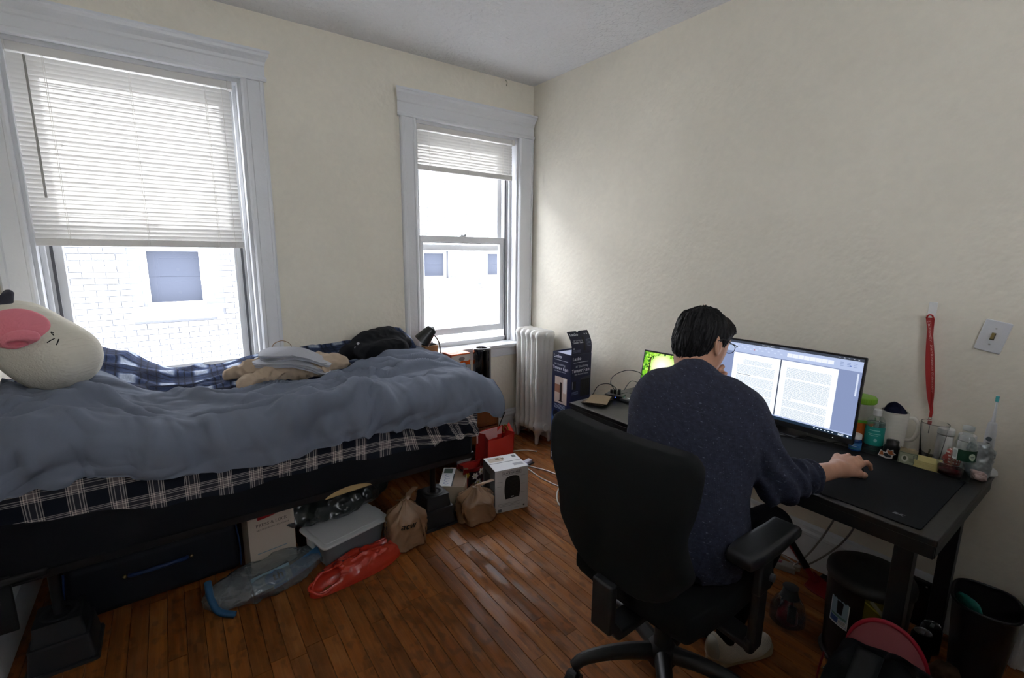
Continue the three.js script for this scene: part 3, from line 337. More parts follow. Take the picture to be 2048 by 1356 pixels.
// clothes on the bed
const knit = tex(256, 256, (u, v) => 0.5 + 0.3 * sin(u * 2 * PI * 40 + sin(v * 2 * PI * 40)) + 0.3 * (fbm(u * 30, v * 30, 2, 30, 4) - 0.5), false);
{
  const gm = M(new THREE.Color().setRGB(0.46, 0.47, 0.51), 0.95, { bumpMap: rep(knit, 5), bumpScale: 0.0008 }), bm = M(new THREE.Color().setRGB(0.5, 0.39, 0.285), 0.95, { bumpMap: rep(knit, 5), bumpScale: 0.0008 });
  const o = thing('folded_jacket', 'folded pale grey garment stacked on the beige hoodie', 'jacket', [-1.91, 0.905, 0.425], -0.25);
  for (let k = 0; k < 4; k++) part(o, 'fold', sheet(48, 40, (u, v) => { const a = u * 2 * PI, ww = 0.175 - 0.006 * k, dd = 0.115 - 0.008 * k, sq = (t) => Math.sign(t) * pow(abs(t), 0.42), r = v; const X = sq(cos(a)) * ww * r, Z = sq(sin(a)) * dd * r; return [X + 0.008 * k - 0.02 * (k % 2), 0.0165 * k + 0.012 - 0.008 * pow(r, 8) + 0.007 * sin(X * 14 + k * 1.7) * cos(Z * 17 + k) + 0.006 * pow(1 - abs(sin(X * 9 - Z * 16 + k)), 3) - 0.09 * sst(0.0, 0.19, X) * 0.75 - 0.03 * (Z > 0 ? Z : 0) * 4 * 0.4, Z + 0.012 * (k % 2)]; }, -0.0115, [1, 1], true), gm);
  const parts = [[[-2.2, 0.85, 0.4], [-2.06, 0.865, 0.38], 0.026, 0.034], [[-2.15, 0.835, 0.55], [-2.04, 0.848, 0.48], 0.022, 0.032], [[-2.06, 0.86, 0.38], [-1.72, 0.85, 0.34], 0.04, 0.032], [[-2.02, 0.845, 0.47], [-1.8, 0.84, 0.5], 0.034, 0.028], [[-1.8, 0.842, 0.5], [-1.68, 0.842, 0.42], 0.03, 0.026], [[-1.74, 0.85, 0.35], [-1.67, 0.842, 0.42], 0.034, 0.027], [[-1.95, 0.85, 0.42], [-1.76, 0.845, 0.42], 0.035, 0.03]];
  one('beige_hoodie', 'crumpled beige hoodie lying on the bed under the grey garment', 'hoodie', nets((x, y, z) => { let d = 1; y -= 0.025; for (const p of parts) d = smin(d, cap(x, y * 1.0, z, p[0], p[1], p[2], p[3]), 0.05); d = smax(d, y - 0.925, 0.02); const q = 1 - abs(2 * fbm3(x * 11 + 40, y * 11, z * 11 + 40) - 1), w = pow(1 - abs(sin(15 * (x * 0.7 - z * 1.4) + 9 * fbm3(x * 6 + 3, y * 6, z * 6))), 2); return d + 0.008 - 0.022 * q * q - 0.012 * w; }, [-2.28, 0.78, 0.2], [-1.58, 0.99, 0.62], 0.0065, 4), bm);
  const bk = M(new THREE.Color().setRGB(0.009, 0.009, 0.011), 0.92, { bumpMap: rep(knit, 5), bumpScale: 0.0008 });
  const tp = [[[-1.6, 0.885, 0.3], [-1.45, 0.93, 0.26], 0.04, 0.055], [[-1.45, 0.93, 0.26], [-1.28, 0.92, 0.24], 0.06, 0.06], [[-1.5, 0.9, 0.38], [-1.3, 0.9, 0.36], 0.045, 0.05], [[-1.31, 0.91, 0.25], [-1.23, 0.9, 0.24], 0.058, 0.045], [[-1.36, 0.96, 0.22], [-1.3, 0.975, 0.2], 0.03, 0.02]];
  const shirt = (x, y, z) => { let d = 1; for (const p of tp) d = smin(d, cap(x, y, z, p[0], p[1], p[2], p[3]), 0.06); const q = 1 - abs(2 * fbm3(x * 8 + 70, y * 8 + 7, z * 8 + 70) - 1); return d - 0.018 * q * q; };
  const s = thing('black_shirt', 'crumpled black T-shirt heaped on the bed between the windows', 'shirt', [0, 0, 0]);
  part(s, 'fabric', nets(shirt, [-1.7, 0.78, 0.1], [-1.08, 1.05, 0.5], 0.008, 4), bk);
  part(s, 'print', nets((x, y, z) => smax(shirt(x, y, z) - 0.0025, min(cap(x, y, z, [-1.545, 0.965, 0.34], [-1.53, 0.925, 0.365], 0.008, 0.01), cap(x, y, z, [-1.56, 0.935, 0.35], [-1.56, 0.9, 0.36], 0.005, 0.004)), 0.002), [-1.6, 0.87, 0.26], [-1.5, 1.0, 0.4], 0.003), M(0xb8b8ba, 0.8), 'pale printed mark');
  one('wire_hoop', 'thin tan hoop standing against the wall behind the folded garment', 'hoop', tube([[-0.06, -0.1, 0], [-0.062, 0, 0], [-0.045, 0.05, 0.003], [0, 0.066, 0.006], [0.045, 0.04, 0.003], [0.06, -0.02, 0], [0.06, -0.1, 0]], 0.0022, 50, 6), M(0x9a7b58, 0.5), [-1.9, 0.9, 0.075], 0.1);
}
// ---------- radiator ----------
{
  const m = M(new THREE.Color().setRGB(0.72, 0.71, 0.68), 0.42, { bumpMap: rep(trimBump, 3), bumpScale: 0.002 });
  const o = thing('radiator', 'tall white cast iron radiator standing in the corner beside the window', 'radiator', [-0.118, 0, 0.09]);
  const sec = (i) => { const z = i * 0.062, w = 0.085, legs = i === 0 || i === 4; const g = nets((x, y, zz) => {
    const Z = (zz - z) * 1.25; let d = 1; for (const s of [-1, 0.02]) d = min(d, cap(x, y, Z, [s * 0.052, 0.13, 0], [s * 0.052, 0.86, 0], 0.0285, 0.0285)); d = min(d, cap(x, y, Z, [0.056, 0.13, 0], [0.056, 0.86, 0], 0.0285, 0.0285));
    d = smin(d, cap(x, y, Z, [-0.05, 0.872, 0], [0.055, 0.872, 0], 0.032, 0.032), 0.03); d = smin(d, cap(x, y, Z, [-0.05, 0.14, 0], [0.055, 0.14, 0], 0.034, 0.034), 0.03); d = smin(d, cap(x, y, Z, [-0.05, 0.47, 0], [0.055, 0.47, 0], 0.014, 0.014), 0.03);
    if (legs) for (const s of [-1, 1]) d = smin(d, cap(x, y, Z, [s * 0.052, 0.14, 0], [s * 0.062, 0.0, 0], 0.026, 0.014), 0.04);
    return max(d, -y + 0.001);
  }, [-0.1, -0.01, z - 0.04], [0.1, 0.92, z + 0.04], 0.0085, 2); return g; };
  for (let i = 0; i < 5; i++) { const s = part(o, 'section', sec(i), m); if (i === 4) { part(s, 'plug', [rot(cyl(0.03, 0.033, 0.02, 0, 0, 0, 8), PI / 2).translate(0.0, 0.14, 0.278), rot(cyl(0.018, 0.018, 0.02, 0, 0, 0, 16), PI / 2).translate(0.0, 0.872, 0.28)], m); } }
  part(o, 'supply_pipe', [cyl(0.014, 0.014, 0.12, -0.06, 0.06, -0.04, 14), rot(cyl(0.014, 0.014, 0.08, 0, 0, 0, 14), PI / 2).translate(-0.06, 0.13, -0.02)], m);
  const v = part(o, 'air_valve', [rot(cyl(0.008, 0.01, 0.03, 0, 0, 0, 10), 0, 0, PI / 2).translate(0.0, 0, 0), sph(0.011, 0.018, 0.003, 0, 10)], M(0xb9b9b4, 0.3, { metalness: 0.9 })); v.position.set(0.075, 0.66, 0.285);
}
// ---------- nightstand ----------
const woodTex = (k, c0, c1) => tex(256, 512, (u, v) => { const g = fbm(u * 10 + 0.6 * fbm(u * 3, v * 2, 2, 3, k), v * 2, 3, 10, k + 1), f = fbm(u * 70, v * 4, 2, 70, k + 2), t = clamp(0.25 + 0.6 * g + 0.35 * (f - 0.5)); return c0.map((q, i) => lerp(q, c1[i], t)); });
{
  const m = M(0xffffff, 0.45, { map: woodTex(201, [0.30, 0.15, 0.06], [0.55, 0.31, 0.13]) }), br = M(0x8a7340, 0.35, { metalness: 0.9 });
  const o = thing('nightstand', 'small brown wooden nightstand between the foot of the bed and radiator', 'nightstand', [-0.83, 0, 0.27]);
  part(o, 'top', muv(bx(0.43, 0.022, 0.4, 0, 0.539, 0, 0.006), 4), m); part(o, 'side_panel', muv(bx(0.02, 0.45, 0.37, -0.2, 0.305, 0, 0.004), 4), m); part(o, 'side_panel', muv(bx(0.02, 0.45, 0.37, 0.2, 0.305, 0, 0.004), 4), m); part(o, 'back_panel', muv(bx(0.39, 0.45, 0.012, 0, 0.305, -0.175), 4), m); part(o, 'bottom_panel', muv(bx(0.39, 0.02, 0.36, 0, 0.09, 0), 4), m);
  for (const y of [0.41, 0.2]) { const d = part(o, 'drawer', muv(mg([bx(0.385, 0.2, 0.02, 0, y, 0.183, 0.006), bx(0.32, 0.14, 0.006, 0, y, 0.194, 0.003)]), 4), m); part(d, 'knob', lathe([[0, 0.03], [0.012, 0.028], [0.014, 0.02], [0.006, 0.012], [0.006, 0]], 16).rotateX(PI / 2).translate(0, y, 0.196), br); }
  for (const [x, z] of [[-0.19, -0.16], [0.19, -0.16], [-0.19, 0.16], [0.19, 0.16]]) part(o, 'leg', bx(0.035, 0.085, 0.035, x, 0.0425, z, 0.004), m);
}
// ---------- dresser under the third window, on the camera's side of the room ----------
{
  const m = M(0xffffff, 0.5, { map: woodTex(231, [0.10, 0.06, 0.04], [0.2, 0.12, 0.075]) }), br = M(0x8a7340, 0.35, { metalness: 0.9 }), w = 2.1, h = 1.42, d = 0.5;
  const o = thing('tall_dresser', 'wide tall dark wooden dresser under the window facing the bed', 'dresser', [-1.45, 0, 3.72]);
  part(o, 'top', muv(bx(w, 0.03, d + 0.02, 0, h - 0.015, 0, 0.006), 4), m); part(o, 'side_panel', muv(bx(0.025, h - 0.03, d, -w / 2 + 0.0125, (h - 0.03) / 2, 0), 4), m); part(o, 'side_panel', muv(bx(0.025, h - 0.03, d, w / 2 - 0.0125, (h - 0.03) / 2, 0), 4), m); part(o, 'back_panel', muv(bx(w - 0.05, h - 0.1, 0.012, 0, h / 2, d / 2 - 0.01), 4), m); part(o, 'plinth', muv(bx(w - 0.05, 0.07, d - 0.04, 0, 0.035, 0), 4), m);
  for (let r = 0; r < 5; r++) for (let c = 0; c < 3; c++) { const x = (c - 1) * 0.683, y = 0.205 + r * 0.262, dr = part(o, 'drawer', muv(bx(0.67, 0.25, 0.4, x, y, -d / 2 + 0.2, 0.005), 4), m); for (const q of [-0.16, 0.16]) part(dr, 'knob', sph(0.016, x + q, y, -d / 2 - 0.012, 12), br); }
}
// ---------- desk ----------
const DY = 0.713;
const deskBlack = M(0xffffff, 0.38, { map: tex(256, 256, (u, v) => { const a = 0.115 + 0.035 * fbm(u * 4, v * 60, 3, 4, 61); return [a, a * 0.98, a * 0.96]; }), bumpMap: rep(trimBump, 2), bumpScale: 0.0003 }), legBlack = M(new THREE.Color().setRGB(0.014, 0.014, 0.015), 0.42);
{
  const o = thing('desk', 'long black desk with square metal legs along the right wall', 'desk', [0, 0, 0]);
  const x0 = -0.758, x1 = -0.045, z0 = 1.31, z1 = 2.8, cx = (x0 + x1) / 2, cz = (z0 + z1) / 2;
  part(o, 'tabletop', muv(bx(x1 - x0, 0.02, z1 - z0, cx, DY - 0.01, cz, 0.003)), deskBlack);
  part(o, 'apron', [bx(0.022, 0.04, z1 - z0 - 0.01, x0 + 0.014, DY - 0.04, cz, 0.002), bx(0.022, 0.04, z1 - z0 - 0.01, x1 - 0.014, DY - 0.04, cz, 0.002), bx(x1 - x0 - 0.02, 0.04, 0.022, cx, DY - 0.04, z0 + 0.014, 0.002), bx(x1 - x0 - 0.02, 0.04, 0.022, cx, DY - 0.04, z1 - 0.014, 0.002)], legBlack);
  for (const x of [x0 + 0.055, x1 - 0.045]) for (const z of [z0 + 0.06, z1 - 0.075]) { const l = part(o, 'leg', bx(0.048, DY - 0.025, 0.048, x, (DY - 0.025) / 2, z, 0.003), legBlack); part(l, 'foot', bx(0.05, 0.006, 0.05, x, 0.003, z), M(0x1b1b1b, 0.8)); }
}
// ---------- office chair ----------
const chairFab = M(new THREE.Color().setRGB(0.0135, 0.0138, 0.014), 0.95, { bumpMap: rep(knit, 9), bumpScale: 0.0006, sheen: 0.15, sheenRoughness: 0.5, sheenColor: new THREE.Color(0.4, 0.42, 0.44) }), chairPl = M(new THREE.Color().setRGB(0.02, 0.021, 0.023), 0.42);
{
  const o = thing('office_chair', 'black upholstered swivel office chair with armrests drawn up to the desk', 'office chair', [-1.135, 0, 2.22], 0.04);
  // backrest: outline in (side, height), domed at the front and hollowed
  const half = (y) => { const t = clamp((y - 0.515) / (1.01 - 0.515)), low = sqrt(max(0, 1 - pow(1 - clamp(t / 0.26), 2.6))), mid = 0.205 + 0.032 * sst(0.15, 0.3, t) - 0.018 * exp(-((t - 0.48) ** 2) / 0.02) + 0.016 * sst(0.5, 0.9, t), top = pow(max(0, 1 - pow(clamp((t - 0.86) / 0.14), 3)), 0.5); return mid * low * (0.72 + 0.28 * top) * (t > 0.9995 ? 0 : 1); };
  part(o, 'backrest', nets((x, y, z) => { const h = half(y), bow = -0.262 + 0.55 * z * z - 0.035 * sin((y - 0.5) * 6.0) + 0.0 * y - 0.055 * sst(0.6, 1.0, y); const e = max(abs(z) - h, max(0.515 - y, y - 1.01)), dx = abs(x - bow) - 0.036; const a = max(e + 0.03, 0), b = max(dx + 0.03, 0); return min(max(e, dx) + 0.03, 0) + Math.hypot(a, b) - 0.03; }, [-0.42, 0.47, -0.3], [-0.12, 1.05, 0.3], 0.0085, 3), chairFab);
  part(o, 'seat', nets((x, y, z) => { const q = max(abs(z) - 0.245 + 0.05 * sst(0, -0.3, x) * 0.6, max(x - 0.26, -x - 0.23)), yy = abs(y - 0.445 - 0.02 * sin(x * 4) * 0 + (x > 0.15 ? (x - 0.15) * 0.25 : 0) - 0.25 * z * z) - 0.045; const a = max(q + 0.05, 0), b = max(yy + 0.035, 0); return min(max(q + 0.01, yy), 0) + Math.hypot(a, b) - 0.043; }, [-0.3, 0.35, -0.3], [0.32, 0.53, 0.3], 0.01, 3), chairFab);
  part(o, 'back_bracket', [bx(0.03, 0.16, 0.075, -0.325, 0.47, 0, 0.008), beam([-0.325, 0.42, 0], [-0.28, 0.36, 0], 0.03, 0.075, 0.006), beam([-0.29, 0.365, 0], [-0.02, 0.36, 0], 0.03, 0.075, 0.006), bx(0.2, 0.05, 0.16, -0.02, 0.375, 0, 0.015)], chairPl);
  for (const s of [-1, 1]) { const pad = part(o, 'armrest', nets((x, y, z) => { const w = 0.047 + 0.012 * sst(-0.1, -0.02, x) - 0.004 * sst(0.05, 0.16, x), c = 0.006 * s * sin(x * 8); const q = max(abs(z - s * 0.262 - c) - w, max(x - 0.225, -x - 0.09)), yy = abs(y - 0.652 + 0.5 * max(0, -x - 0.02) ** 2 * 12 * 0.1) - 0.02, a = max(q + 0.028, 0), b = max(yy + 0.016, 0); return Math.hypot(a, b) - 0.016 + min(max(q + 0.012, yy), 0); }, [-0.12, 0.61, s * 0.262 - 0.09], [0.25, 0.69, s * 0.262 + 0.09], 0.006, 3), chairPl); part(pad, 'height_button', rot(cyl(0.012, 0.012, 0.02, 0, 0, 0, 16), PI / 2).translate(0.075, 0.55, s * 0.29), M(0x55585c, 0.3), 'grey push button'); part(o, 'arm_post', [bx(0.075, 0.14, 0.03, 0.05, 0.575, s * 0.275, 0.01), bx(0.062, 0.24, 0.026, 0.045, 0.44, s * 0.275, 0.01), beam([0.045, 0.33, s * 0.275], [0.03, 0.36, s * 0.14], 0.07, 0.024, 0.008), bx(0.07, 0.05, 0.03, 0.045, 0.335, s * 0.272, 0.012)], chairPl); }
  part(o, 'gas_cylinder', [cyl(0.027, 0.031, 0.17, 0, 0.2, 0, 24), cyl(0.02, 0.02, 0.12, 0, 0.32, 0, 20), cyl(0.033, 0.033, 0.015, 0, 0.28, 0, 24)], chairPl);
  part(o, 'hub', lathe([[0.0, 0.085], [0.045, 0.085], [0.052, 0.1], [0.05, 0.143], [0.038, 0.158], [0.0, 0.158]], 28), chairPl);
  const base = 3.72;
  for (let k = 0; k < 5; k++) {
    const a = base + k * 2 * PI / 5, c = cos(a), s = sin(a), P = (r, y) => [c * r, y, s * r]; const g = taper([P(0.02, 0.125), P(0.12, 0.133), P(0.22, 0.126), P(0.285, 0.108), P(0.31, 0.085)], (t) => 0.03 - 0.011 * t, 24, 14); part(o, 'base_leg', g, chairPl);
    const w = part(o, 'caster', [cyl(0.008, 0.008, 0.05, c * 0.3, 0.078, s * 0.3, 10), ext(poly(Array.from({ length: 13 }, (_, i) => [0.03 * cos(i * PI / 12), 0.012 + 0.03 * sin(i * PI / 12)])), 0.024).translate(0, 0.03, -0.012).rotateY(-a + 0.9).translate(c * 0.31, -0.006, s * 0.31)], chairPl);
    for (const q of [-1, 1]) part(w, 'wheel', rot(cyl(0.028, 0.028, 0.017, 0, 0, 0, 24), PI / 2).translate(0, 0.028, q * 0.015).rotateY(-a + 0.9).translate(c * 0.31, 0, s * 0.31), M(0x0c0c0d, 0.5));
  }
}
// ---------- on the nightstand and window sill ----------
const NY = 0.55;
const paper = (c, r = 0.8) => M(c, r);
const cardMat = (c) => M(c, 0.75, { bumpMap: rep(trimBump, 3), bumpScale: 0.0004 });
// a carton whose six faces can carry print; faces order +x -x +y -y +z -z
function carton(w, h, d, mats, flap = 0.0015) { const g = new THREE.BoxGeometry(w, h, d).translate(0, h / 2, 0); return new THREE.Mesh(g, mats); }
function printed(c, w, h, d, label, faces, base, rough = 0.6) { // base carton with thin printed panels
  const m = M(base, rough); part(c, 'carton', bx(w, h, d, 0, h / 2, 0, 0.002), m);
  for (const f of faces) { const t = canvasTex(f.px[0], f.px[1], f.draw), pm = M(0xffffff, rough, { map: t }); const [fw, fh] = f.axis === 'x' || f.axis === '-x' ? [d, h] : f.axis === 'y' ? [w, d] : [w, h]; const g = new THREE.PlaneGeometry(fw - 0.003, fh - 0.003); if (f.axis === 'x') g.rotateY(PI / 2).translate(w / 2 + 0.0004, h / 2, 0); if (f.axis === '-x') g.rotateY(-PI / 2).translate(-w / 2 - 0.0004, h / 2, 0); if (f.axis === 'z') g.translate(0, h / 2, d / 2 + 0.0004); if (f.axis === 'y') g.rotateX(-PI / 2).translate(0, h + 0.0004, 0); part(c, f.name || 'print', g, pm); }
}
{
  const o = thing('desk_lamp', 'small black clip lamp with a bent brass neck beside the corner window', 'lamp', [-0.965, NY, 0.25]);
  const bl = M(new THREE.Color().setRGB(0.012, 0.012, 0.013), 0.35), br = M(0x6d5a44, 0.35, { metalness: 0.8 });
  part(o, 'base', lathe([[0, 0], [0.062, 0], [0.064, 0.008], [0.055, 0.018], [0.012, 0.024], [0, 0.024]], 32), bl);
  part(o, 'neck', tube([[0, 0.02, 0], [0, 0.15, 0], [0.004, 0.27, 0], [-0.005, 0.33, 0.005], [-0.03, 0.375, 0.01], [-0.065, 0.405, 0.015]], 0.0048, 40, 10), br);
  const sh = part(o, 'shade', sheet(32, 14, (u, v) => { const a = u * 2 * PI, r = v < 0.25 ? 0.034 * sqrt(max(0, 1 - (1 - v * 4) ** 2)) : lerp(0.034, 0.056, (v - 0.25) / 0.75), y = v < 0.25 ? -0.018 * v * 4 : -0.018 - 0.1 * (v - 0.25) / 0.75; return [r * cos(a), y, -r * sin(a)]; }, 0.0015, [1, 1], true), bl); sh.position.set(-0.055, 0.445, 0.02); sh.rotation.set(0.35, 0, -0.62);
  part(sh, 'bulb', sph(0.024, 0, -0.085, 0, 16), M(0xe9e6dc, 0.3)); part(sh, 'cap_screw', lathe([[0, 0.006], [0.008, 0.005], [0.009, 0], [0.006, -0.002]], 14), M(0xc9c9c9, 0.25, { metalness: 1 }));
  const b = thing('cardboard_box', 'small brown cardboard box on the sill under the black lamp', 'box', [-0.935, W2.y0 + 0.028, 0.02], 0.1); part(b, 'carton', [bx(0.105, 0.055, 0.085, 0, 0.0275, 0, 0.003)], cardMat(0x8a6a45)); part(b, 'lid_seam', bx(0.1, 0.001, 0.004, 0, 0.0555, 0), M(0x5e4630, 0.8)); one('sponge_pad', 'black and white pad lying on the small brown box', 'pad', mg([bx(0.09, 0.01, 0.07, 0, 0.005, 0, 0.004)]), M(0x1b1b1d, 0.8), [-0.935, W2.y0 + 0.0845, 0.02], 0.15); one('crumpled_tissue', 'crumpled white wipe on top of the black pad', 'tissue', nets((x, y, z) => ell(x, y, z, [0, 0.008, 0], [0.035, 0.01, 0.025]) - 0.006 * (fbm3(x * 40 + 9, y * 40, z * 40 + 3) - 0.5), [-0.05, -0.01, -0.04], [0.05, 0.03, 0.04], 0.003), M(0xd5d9de, 0.8), [-0.935, W2.y0 + 0.097, 0.02]);
  const w = thing('storage_carton', 'plain pale grey carton on the nightstand under the orange box', 'box', [-0.81, NY, 0.2], 0.05); printed(w, 0.16, 0.155, 0.13, '', [], 0xa9abb2);
  const og = thing('snack_box', 'glossy orange and white snack box stacked on the pale carton', 'box', [-0.81, NY + 0.156, 0.2], 0.05);
  printed(og, 0.155, 0.085, 0.12, '', [{ axis: 'z', px: [256, 128], draw: (x, W, h) => { x.fillStyle = '#d8cfc8'; x.fillRect(0, 0, W, h); x.fillStyle = '#e2611a'; x.fillRect(0, 0, W, 12); x.beginPath(); x.moveTo(0, 128); x.lineTo(0, 96); x.bezierCurveTo(60, 60, 90, 120, 128, 80); x.bezierCurveTo(170, 60, 190, 110, 256, 70); x.lineTo(256, 128); x.fill(); x.fillStyle = '#8c7d79'; x.beginPath(); x.ellipse(140, 55, 42, 22, 0, 0, 7); x.fill(); x.fillStyle = '#f2c63a'; x.fillRect(14, 92, 40, 18); } }, { axis: 'y', px: [256, 200], draw: (x, W, h) => { x.fillStyle = '#e8622a'; x.fillRect(0, 0, W, h); x.fillStyle = '#f4b48c'; x.fillRect(20, 30, 120, 60); x.fillStyle = '#fae0cc'; x.fillRect(150, 110, 80, 50); } }, { axis: '-x', px: [128, 96], draw: (x, W, h) => { x.fillStyle = '#b2501f'; x.fillRect(0, 0, W, h); x.fillStyle = '#d9d2cc'; x.fillRect(20, 20, 80, 50); } }], 0xc9541c, 0.35);
  const sp = thing('smart_speaker', 'glossy black cylinder speaker on the nightstand near the radiator', 'speaker', [-0.685, NY, 0.34]);
  part(sp, 'body', lathe([[0, 0], [0.058, 0], [0.063, 0.006], [0.0635, 0.272], [0.06, 0.282], [0.05, 0.286], [0.041, 0.284], [0.038, 0.276], [0.036, 0.25], [0.0, 0.246]], 48), M(0x060607, 0.12, { clearcoat: 1, clearcoatRoughness: 0.05 })); part(sp, 'rim', lathe([[0.044, 0.2852], [0.047, 0.2872], [0.05, 0.2862]], 40), M(0x2a2a2e, 0.25, { metalness: 0.6 }));
  one('tangled_cable', 'loose brown cable loops on the nightstand beside the orange box', 'cable', tube([[0, 0.004, 0], [0.03, 0.06, 0.02], [0.05, 0.125, 0.0], [0.02, 0.16, -0.02], [-0.01, 0.1, 0.01], [0.03, 0.02, 0.03], [0.055, 0.055, 0.01], [0.03, 0.09, 0.02], [0.0, 0.05, -0.01], [0.03, 0.005, 0.0]], 0.0022, 120, 6), M(0x3a2a22, 0.5), [-0.95, NY, 0.33]);
}
// ---------- fan carton ----------
{
  const w = 0.185, h = 0.808, d = 0.192, o = thing('tower_fan_carton', 'tall dark blue printed tower fan carton with its top flap open', 'box', [-0.164, 0, 0.692]);
  const blue = M(0x1c2547, 0.5), inner = M(0xb9bfd8, 0.75);
  const bgd = (x, W, Hh) => { const g = x.createLinearGradient(0, 0, 0, Hh); g.addColorStop(0, '#141a38'); g.addColorStop(0.5, '#18224a'); g.addColorStop(0.6, '#3f6db0'); g.addColorStop(0.75, '#2c4c92'); g.addColorStop(1, '#131c45'); x.fillStyle = g; x.fillRect(0, 0, W, Hh); };
  const front = (x, W, Hh) => { bgd(x, W, Hh); x.fillStyle = '#e8ecf4'; x.font = 'bold 62px sans-serif'; x.fillText('Lasko', 20, 82); x.fillRect(40, 112, 300, 6); x.font = '40px sans-serif'; x.fillText('38" Oscillating', 80, 190); x.font = 'bold 72px sans-serif'; x.fillText('Tower Fan', 12, 262); x.font = '30px sans-serif'; x.fillText('with Remote Control', 70, 300); x.fillStyle = '#0a0d18'; x.fillRect(30, 390, 70, 120); x.fillStyle = '#c9d0de'; x.fillRect(26, 392, 7, 110); x.fillStyle = '#07090f'; x.fillRect(190, 370, 190, 260); x.fillStyle = '#3b3f47'; x.beginPath(); x.moveTo(200, 352); x.lineTo(384, 330); x.lineTo(384, 372); x.lineTo(190, 380); x.fill(); x.fillStyle = '#20242c'; for (let i = 0; i < 9; i++) x.fillRect(200 + i * 20, 400, 6, 220); x.fillStyle = '#8fa6cf'; for (let i = 0; i < 3; i++) x.fillRect(20, 545 + i * 16, 130, 5); x.fillStyle = '#111827'; x.beginPath(); x.ellipse(110, 730, 62, 56, 0, 0, 7); x.fill(); x.fillStyle = '#8b97a8'; x.fillRect(78, 730, 62, 22); x.fillStyle = '#9fb6dd'; for (let i = 0; i < 12; i++) x.fillRect(200, 800 + i * 22, 120 + (i % 3) * 24, 5); for (let i = 0; i < 7; i++) x.fillRect(30, 860 + i * 22, 110, 5); x.fillStyle = '#4a453f'; x.fillRect(20, 1180, 150, 220); x.fillStyle = '#8b8074'; x.fillRect(60, 1210, 60, 160); x.fillStyle = '#10131c'; x.fillRect(130, 1220, 26, 160); x.fillStyle = '#cfd6e4'; x.fillRect(230, 1300, 120, 6); };
  const side = (x, W, Hh) => { bgd(x, W, Hh); x.fillStyle = '#e8ecf4'; x.font = 'bold 62px sans-serif'; x.fillText('Lasko', 20, 80); x.fillRect(40, 108, 290, 6); x.font = '36px sans-serif'; x.fillText('38" Oscillating', 40, 190); x.font = 'bold 66px sans-serif'; x.fillText('Tower Fan', 10, 255); x.font = '26px sans-serif'; x.fillText('with Remote Control', 40, 290); x.fillStyle = '#cbb8ae'; x.fillRect(60, 360, 260, 400); x.fillStyle = '#9d6f5b'; x.fillRect(60, 480, 120, 120); x.fillStyle = '#e7e1e0'; x.fillRect(240, 370, 70, 220); x.fillStyle = '#2a1512'; x.fillRect(170, 440, 46, 280); x.fillRect(150, 715, 88, 16); x.fillStyle = '#c7d6ef'; for (let i = 0; i < 4; i++) x.fillRect(60, 785 + i * 18, 230, 5); x.fillStyle = '#0d1322'; x.beginPath(); x.ellipse(95, 950, 66, 72, 0, 0, 7); x.fill(); x.fillStyle = '#aab4c2'; x.fillRect(62, 960, 66, 24); x.fillStyle = '#0b0f1c'; x.fillRect(262, 900, 52, 120); x.beginPath(); x.ellipse(90, 1200, 44, 90, 0, 0, 7); x.fill(); x.fillStyle = '#0e1220'; x.fillRect(220, 1090, 80, 420); x.fillStyle = '#5a5653'; x.fillRect(238, 1110, 40, 380); x.fillStyle = '#c7d6ef'; for (let i = 0; i < 9; i++) x.fillRect(30, 1330 + i * 20, 120 + (i % 3) * 20, 5); for (let i = 0; i < 3; i++) x.fillRect(40, 1050 + i * 18, 110, 5); x.fillStyle = '#cfd6e4'; x.fillRect(14, 1570, 64, 80); x.fillStyle = '#131c45'; for (let i = 0; i < 8; i++) x.fillRect(20 + i * 7, 1580, 3, 60); };
  const pm = (draw) => M(0xffffff, 0.42, { map: canvasTex(400, 1700, draw) });
  part(o, 'back_wall', bx(w, h, 0.004, 0, h / 2, -d / 2 + 0.002), blue); part(o, 'side_wall', bx(0.004, h, d - 0.008, w / 2 - 0.002, h / 2, 0), blue);
  const sw = part(o, 'side_wall', bx(0.004, h, d - 0.008, -w / 2 + 0.002, h / 2, 0), blue); part(sw, 'print', new THREE.PlaneGeometry(d, h).rotateY(-PI / 2).translate(-w / 2 - 0.0004, h / 2, 0), pm(side));
  const fw = part(o, 'front_wall', bx(w, h, 0.004, 0, h / 2, d / 2 - 0.002), blue); part(fw, 'print', new THREE.PlaneGeometry(w, h).translate(0, h / 2, d / 2 + 0.0004), pm(front));
  part(o, 'inner_flap', bx(w - 0.012, 0.003, d - 0.012, 0, h - 0.012, 0), inner, 'pale inside flap'); part(o, 'base', bx(w - 0.01, 0.004, d - 0.01, 0, 0.002, 0), blue);
  const flapDraw = (x, W, Hh) => { x.fillStyle = '#141a38'; x.fillRect(0, 0, W, Hh); x.fillStyle = '#dfe4ee'; x.font = 'bold 58px sans-serif'; x.fillText('Lasko', 20, 75); x.font = '28px sans-serif'; x.fillText('38" Oscillating', 46, 165); x.font = 'bold 42px sans-serif'; x.fillText('Tower Fan', 26, 205); x.fillRect(30, 280, 18, 26); x.fillStyle = '#8e9bb8'; for (let i = 0; i < 4; i++) x.fillRect(20, 320 + i * 14, 150, 4); for (let i = 0; i < 6; i++) x.fillRect(300, 150 + i * 22, 80, 4); x.fillStyle = '#05070d'; x.fillRect(232, 100, 36, 240); x.fillStyle = '#dfe4ee'; x.beginPath(); x.arc(310, 56, 11, 0, 7); x.arc(352, 56, 11, 0, 7); x.fill(); };
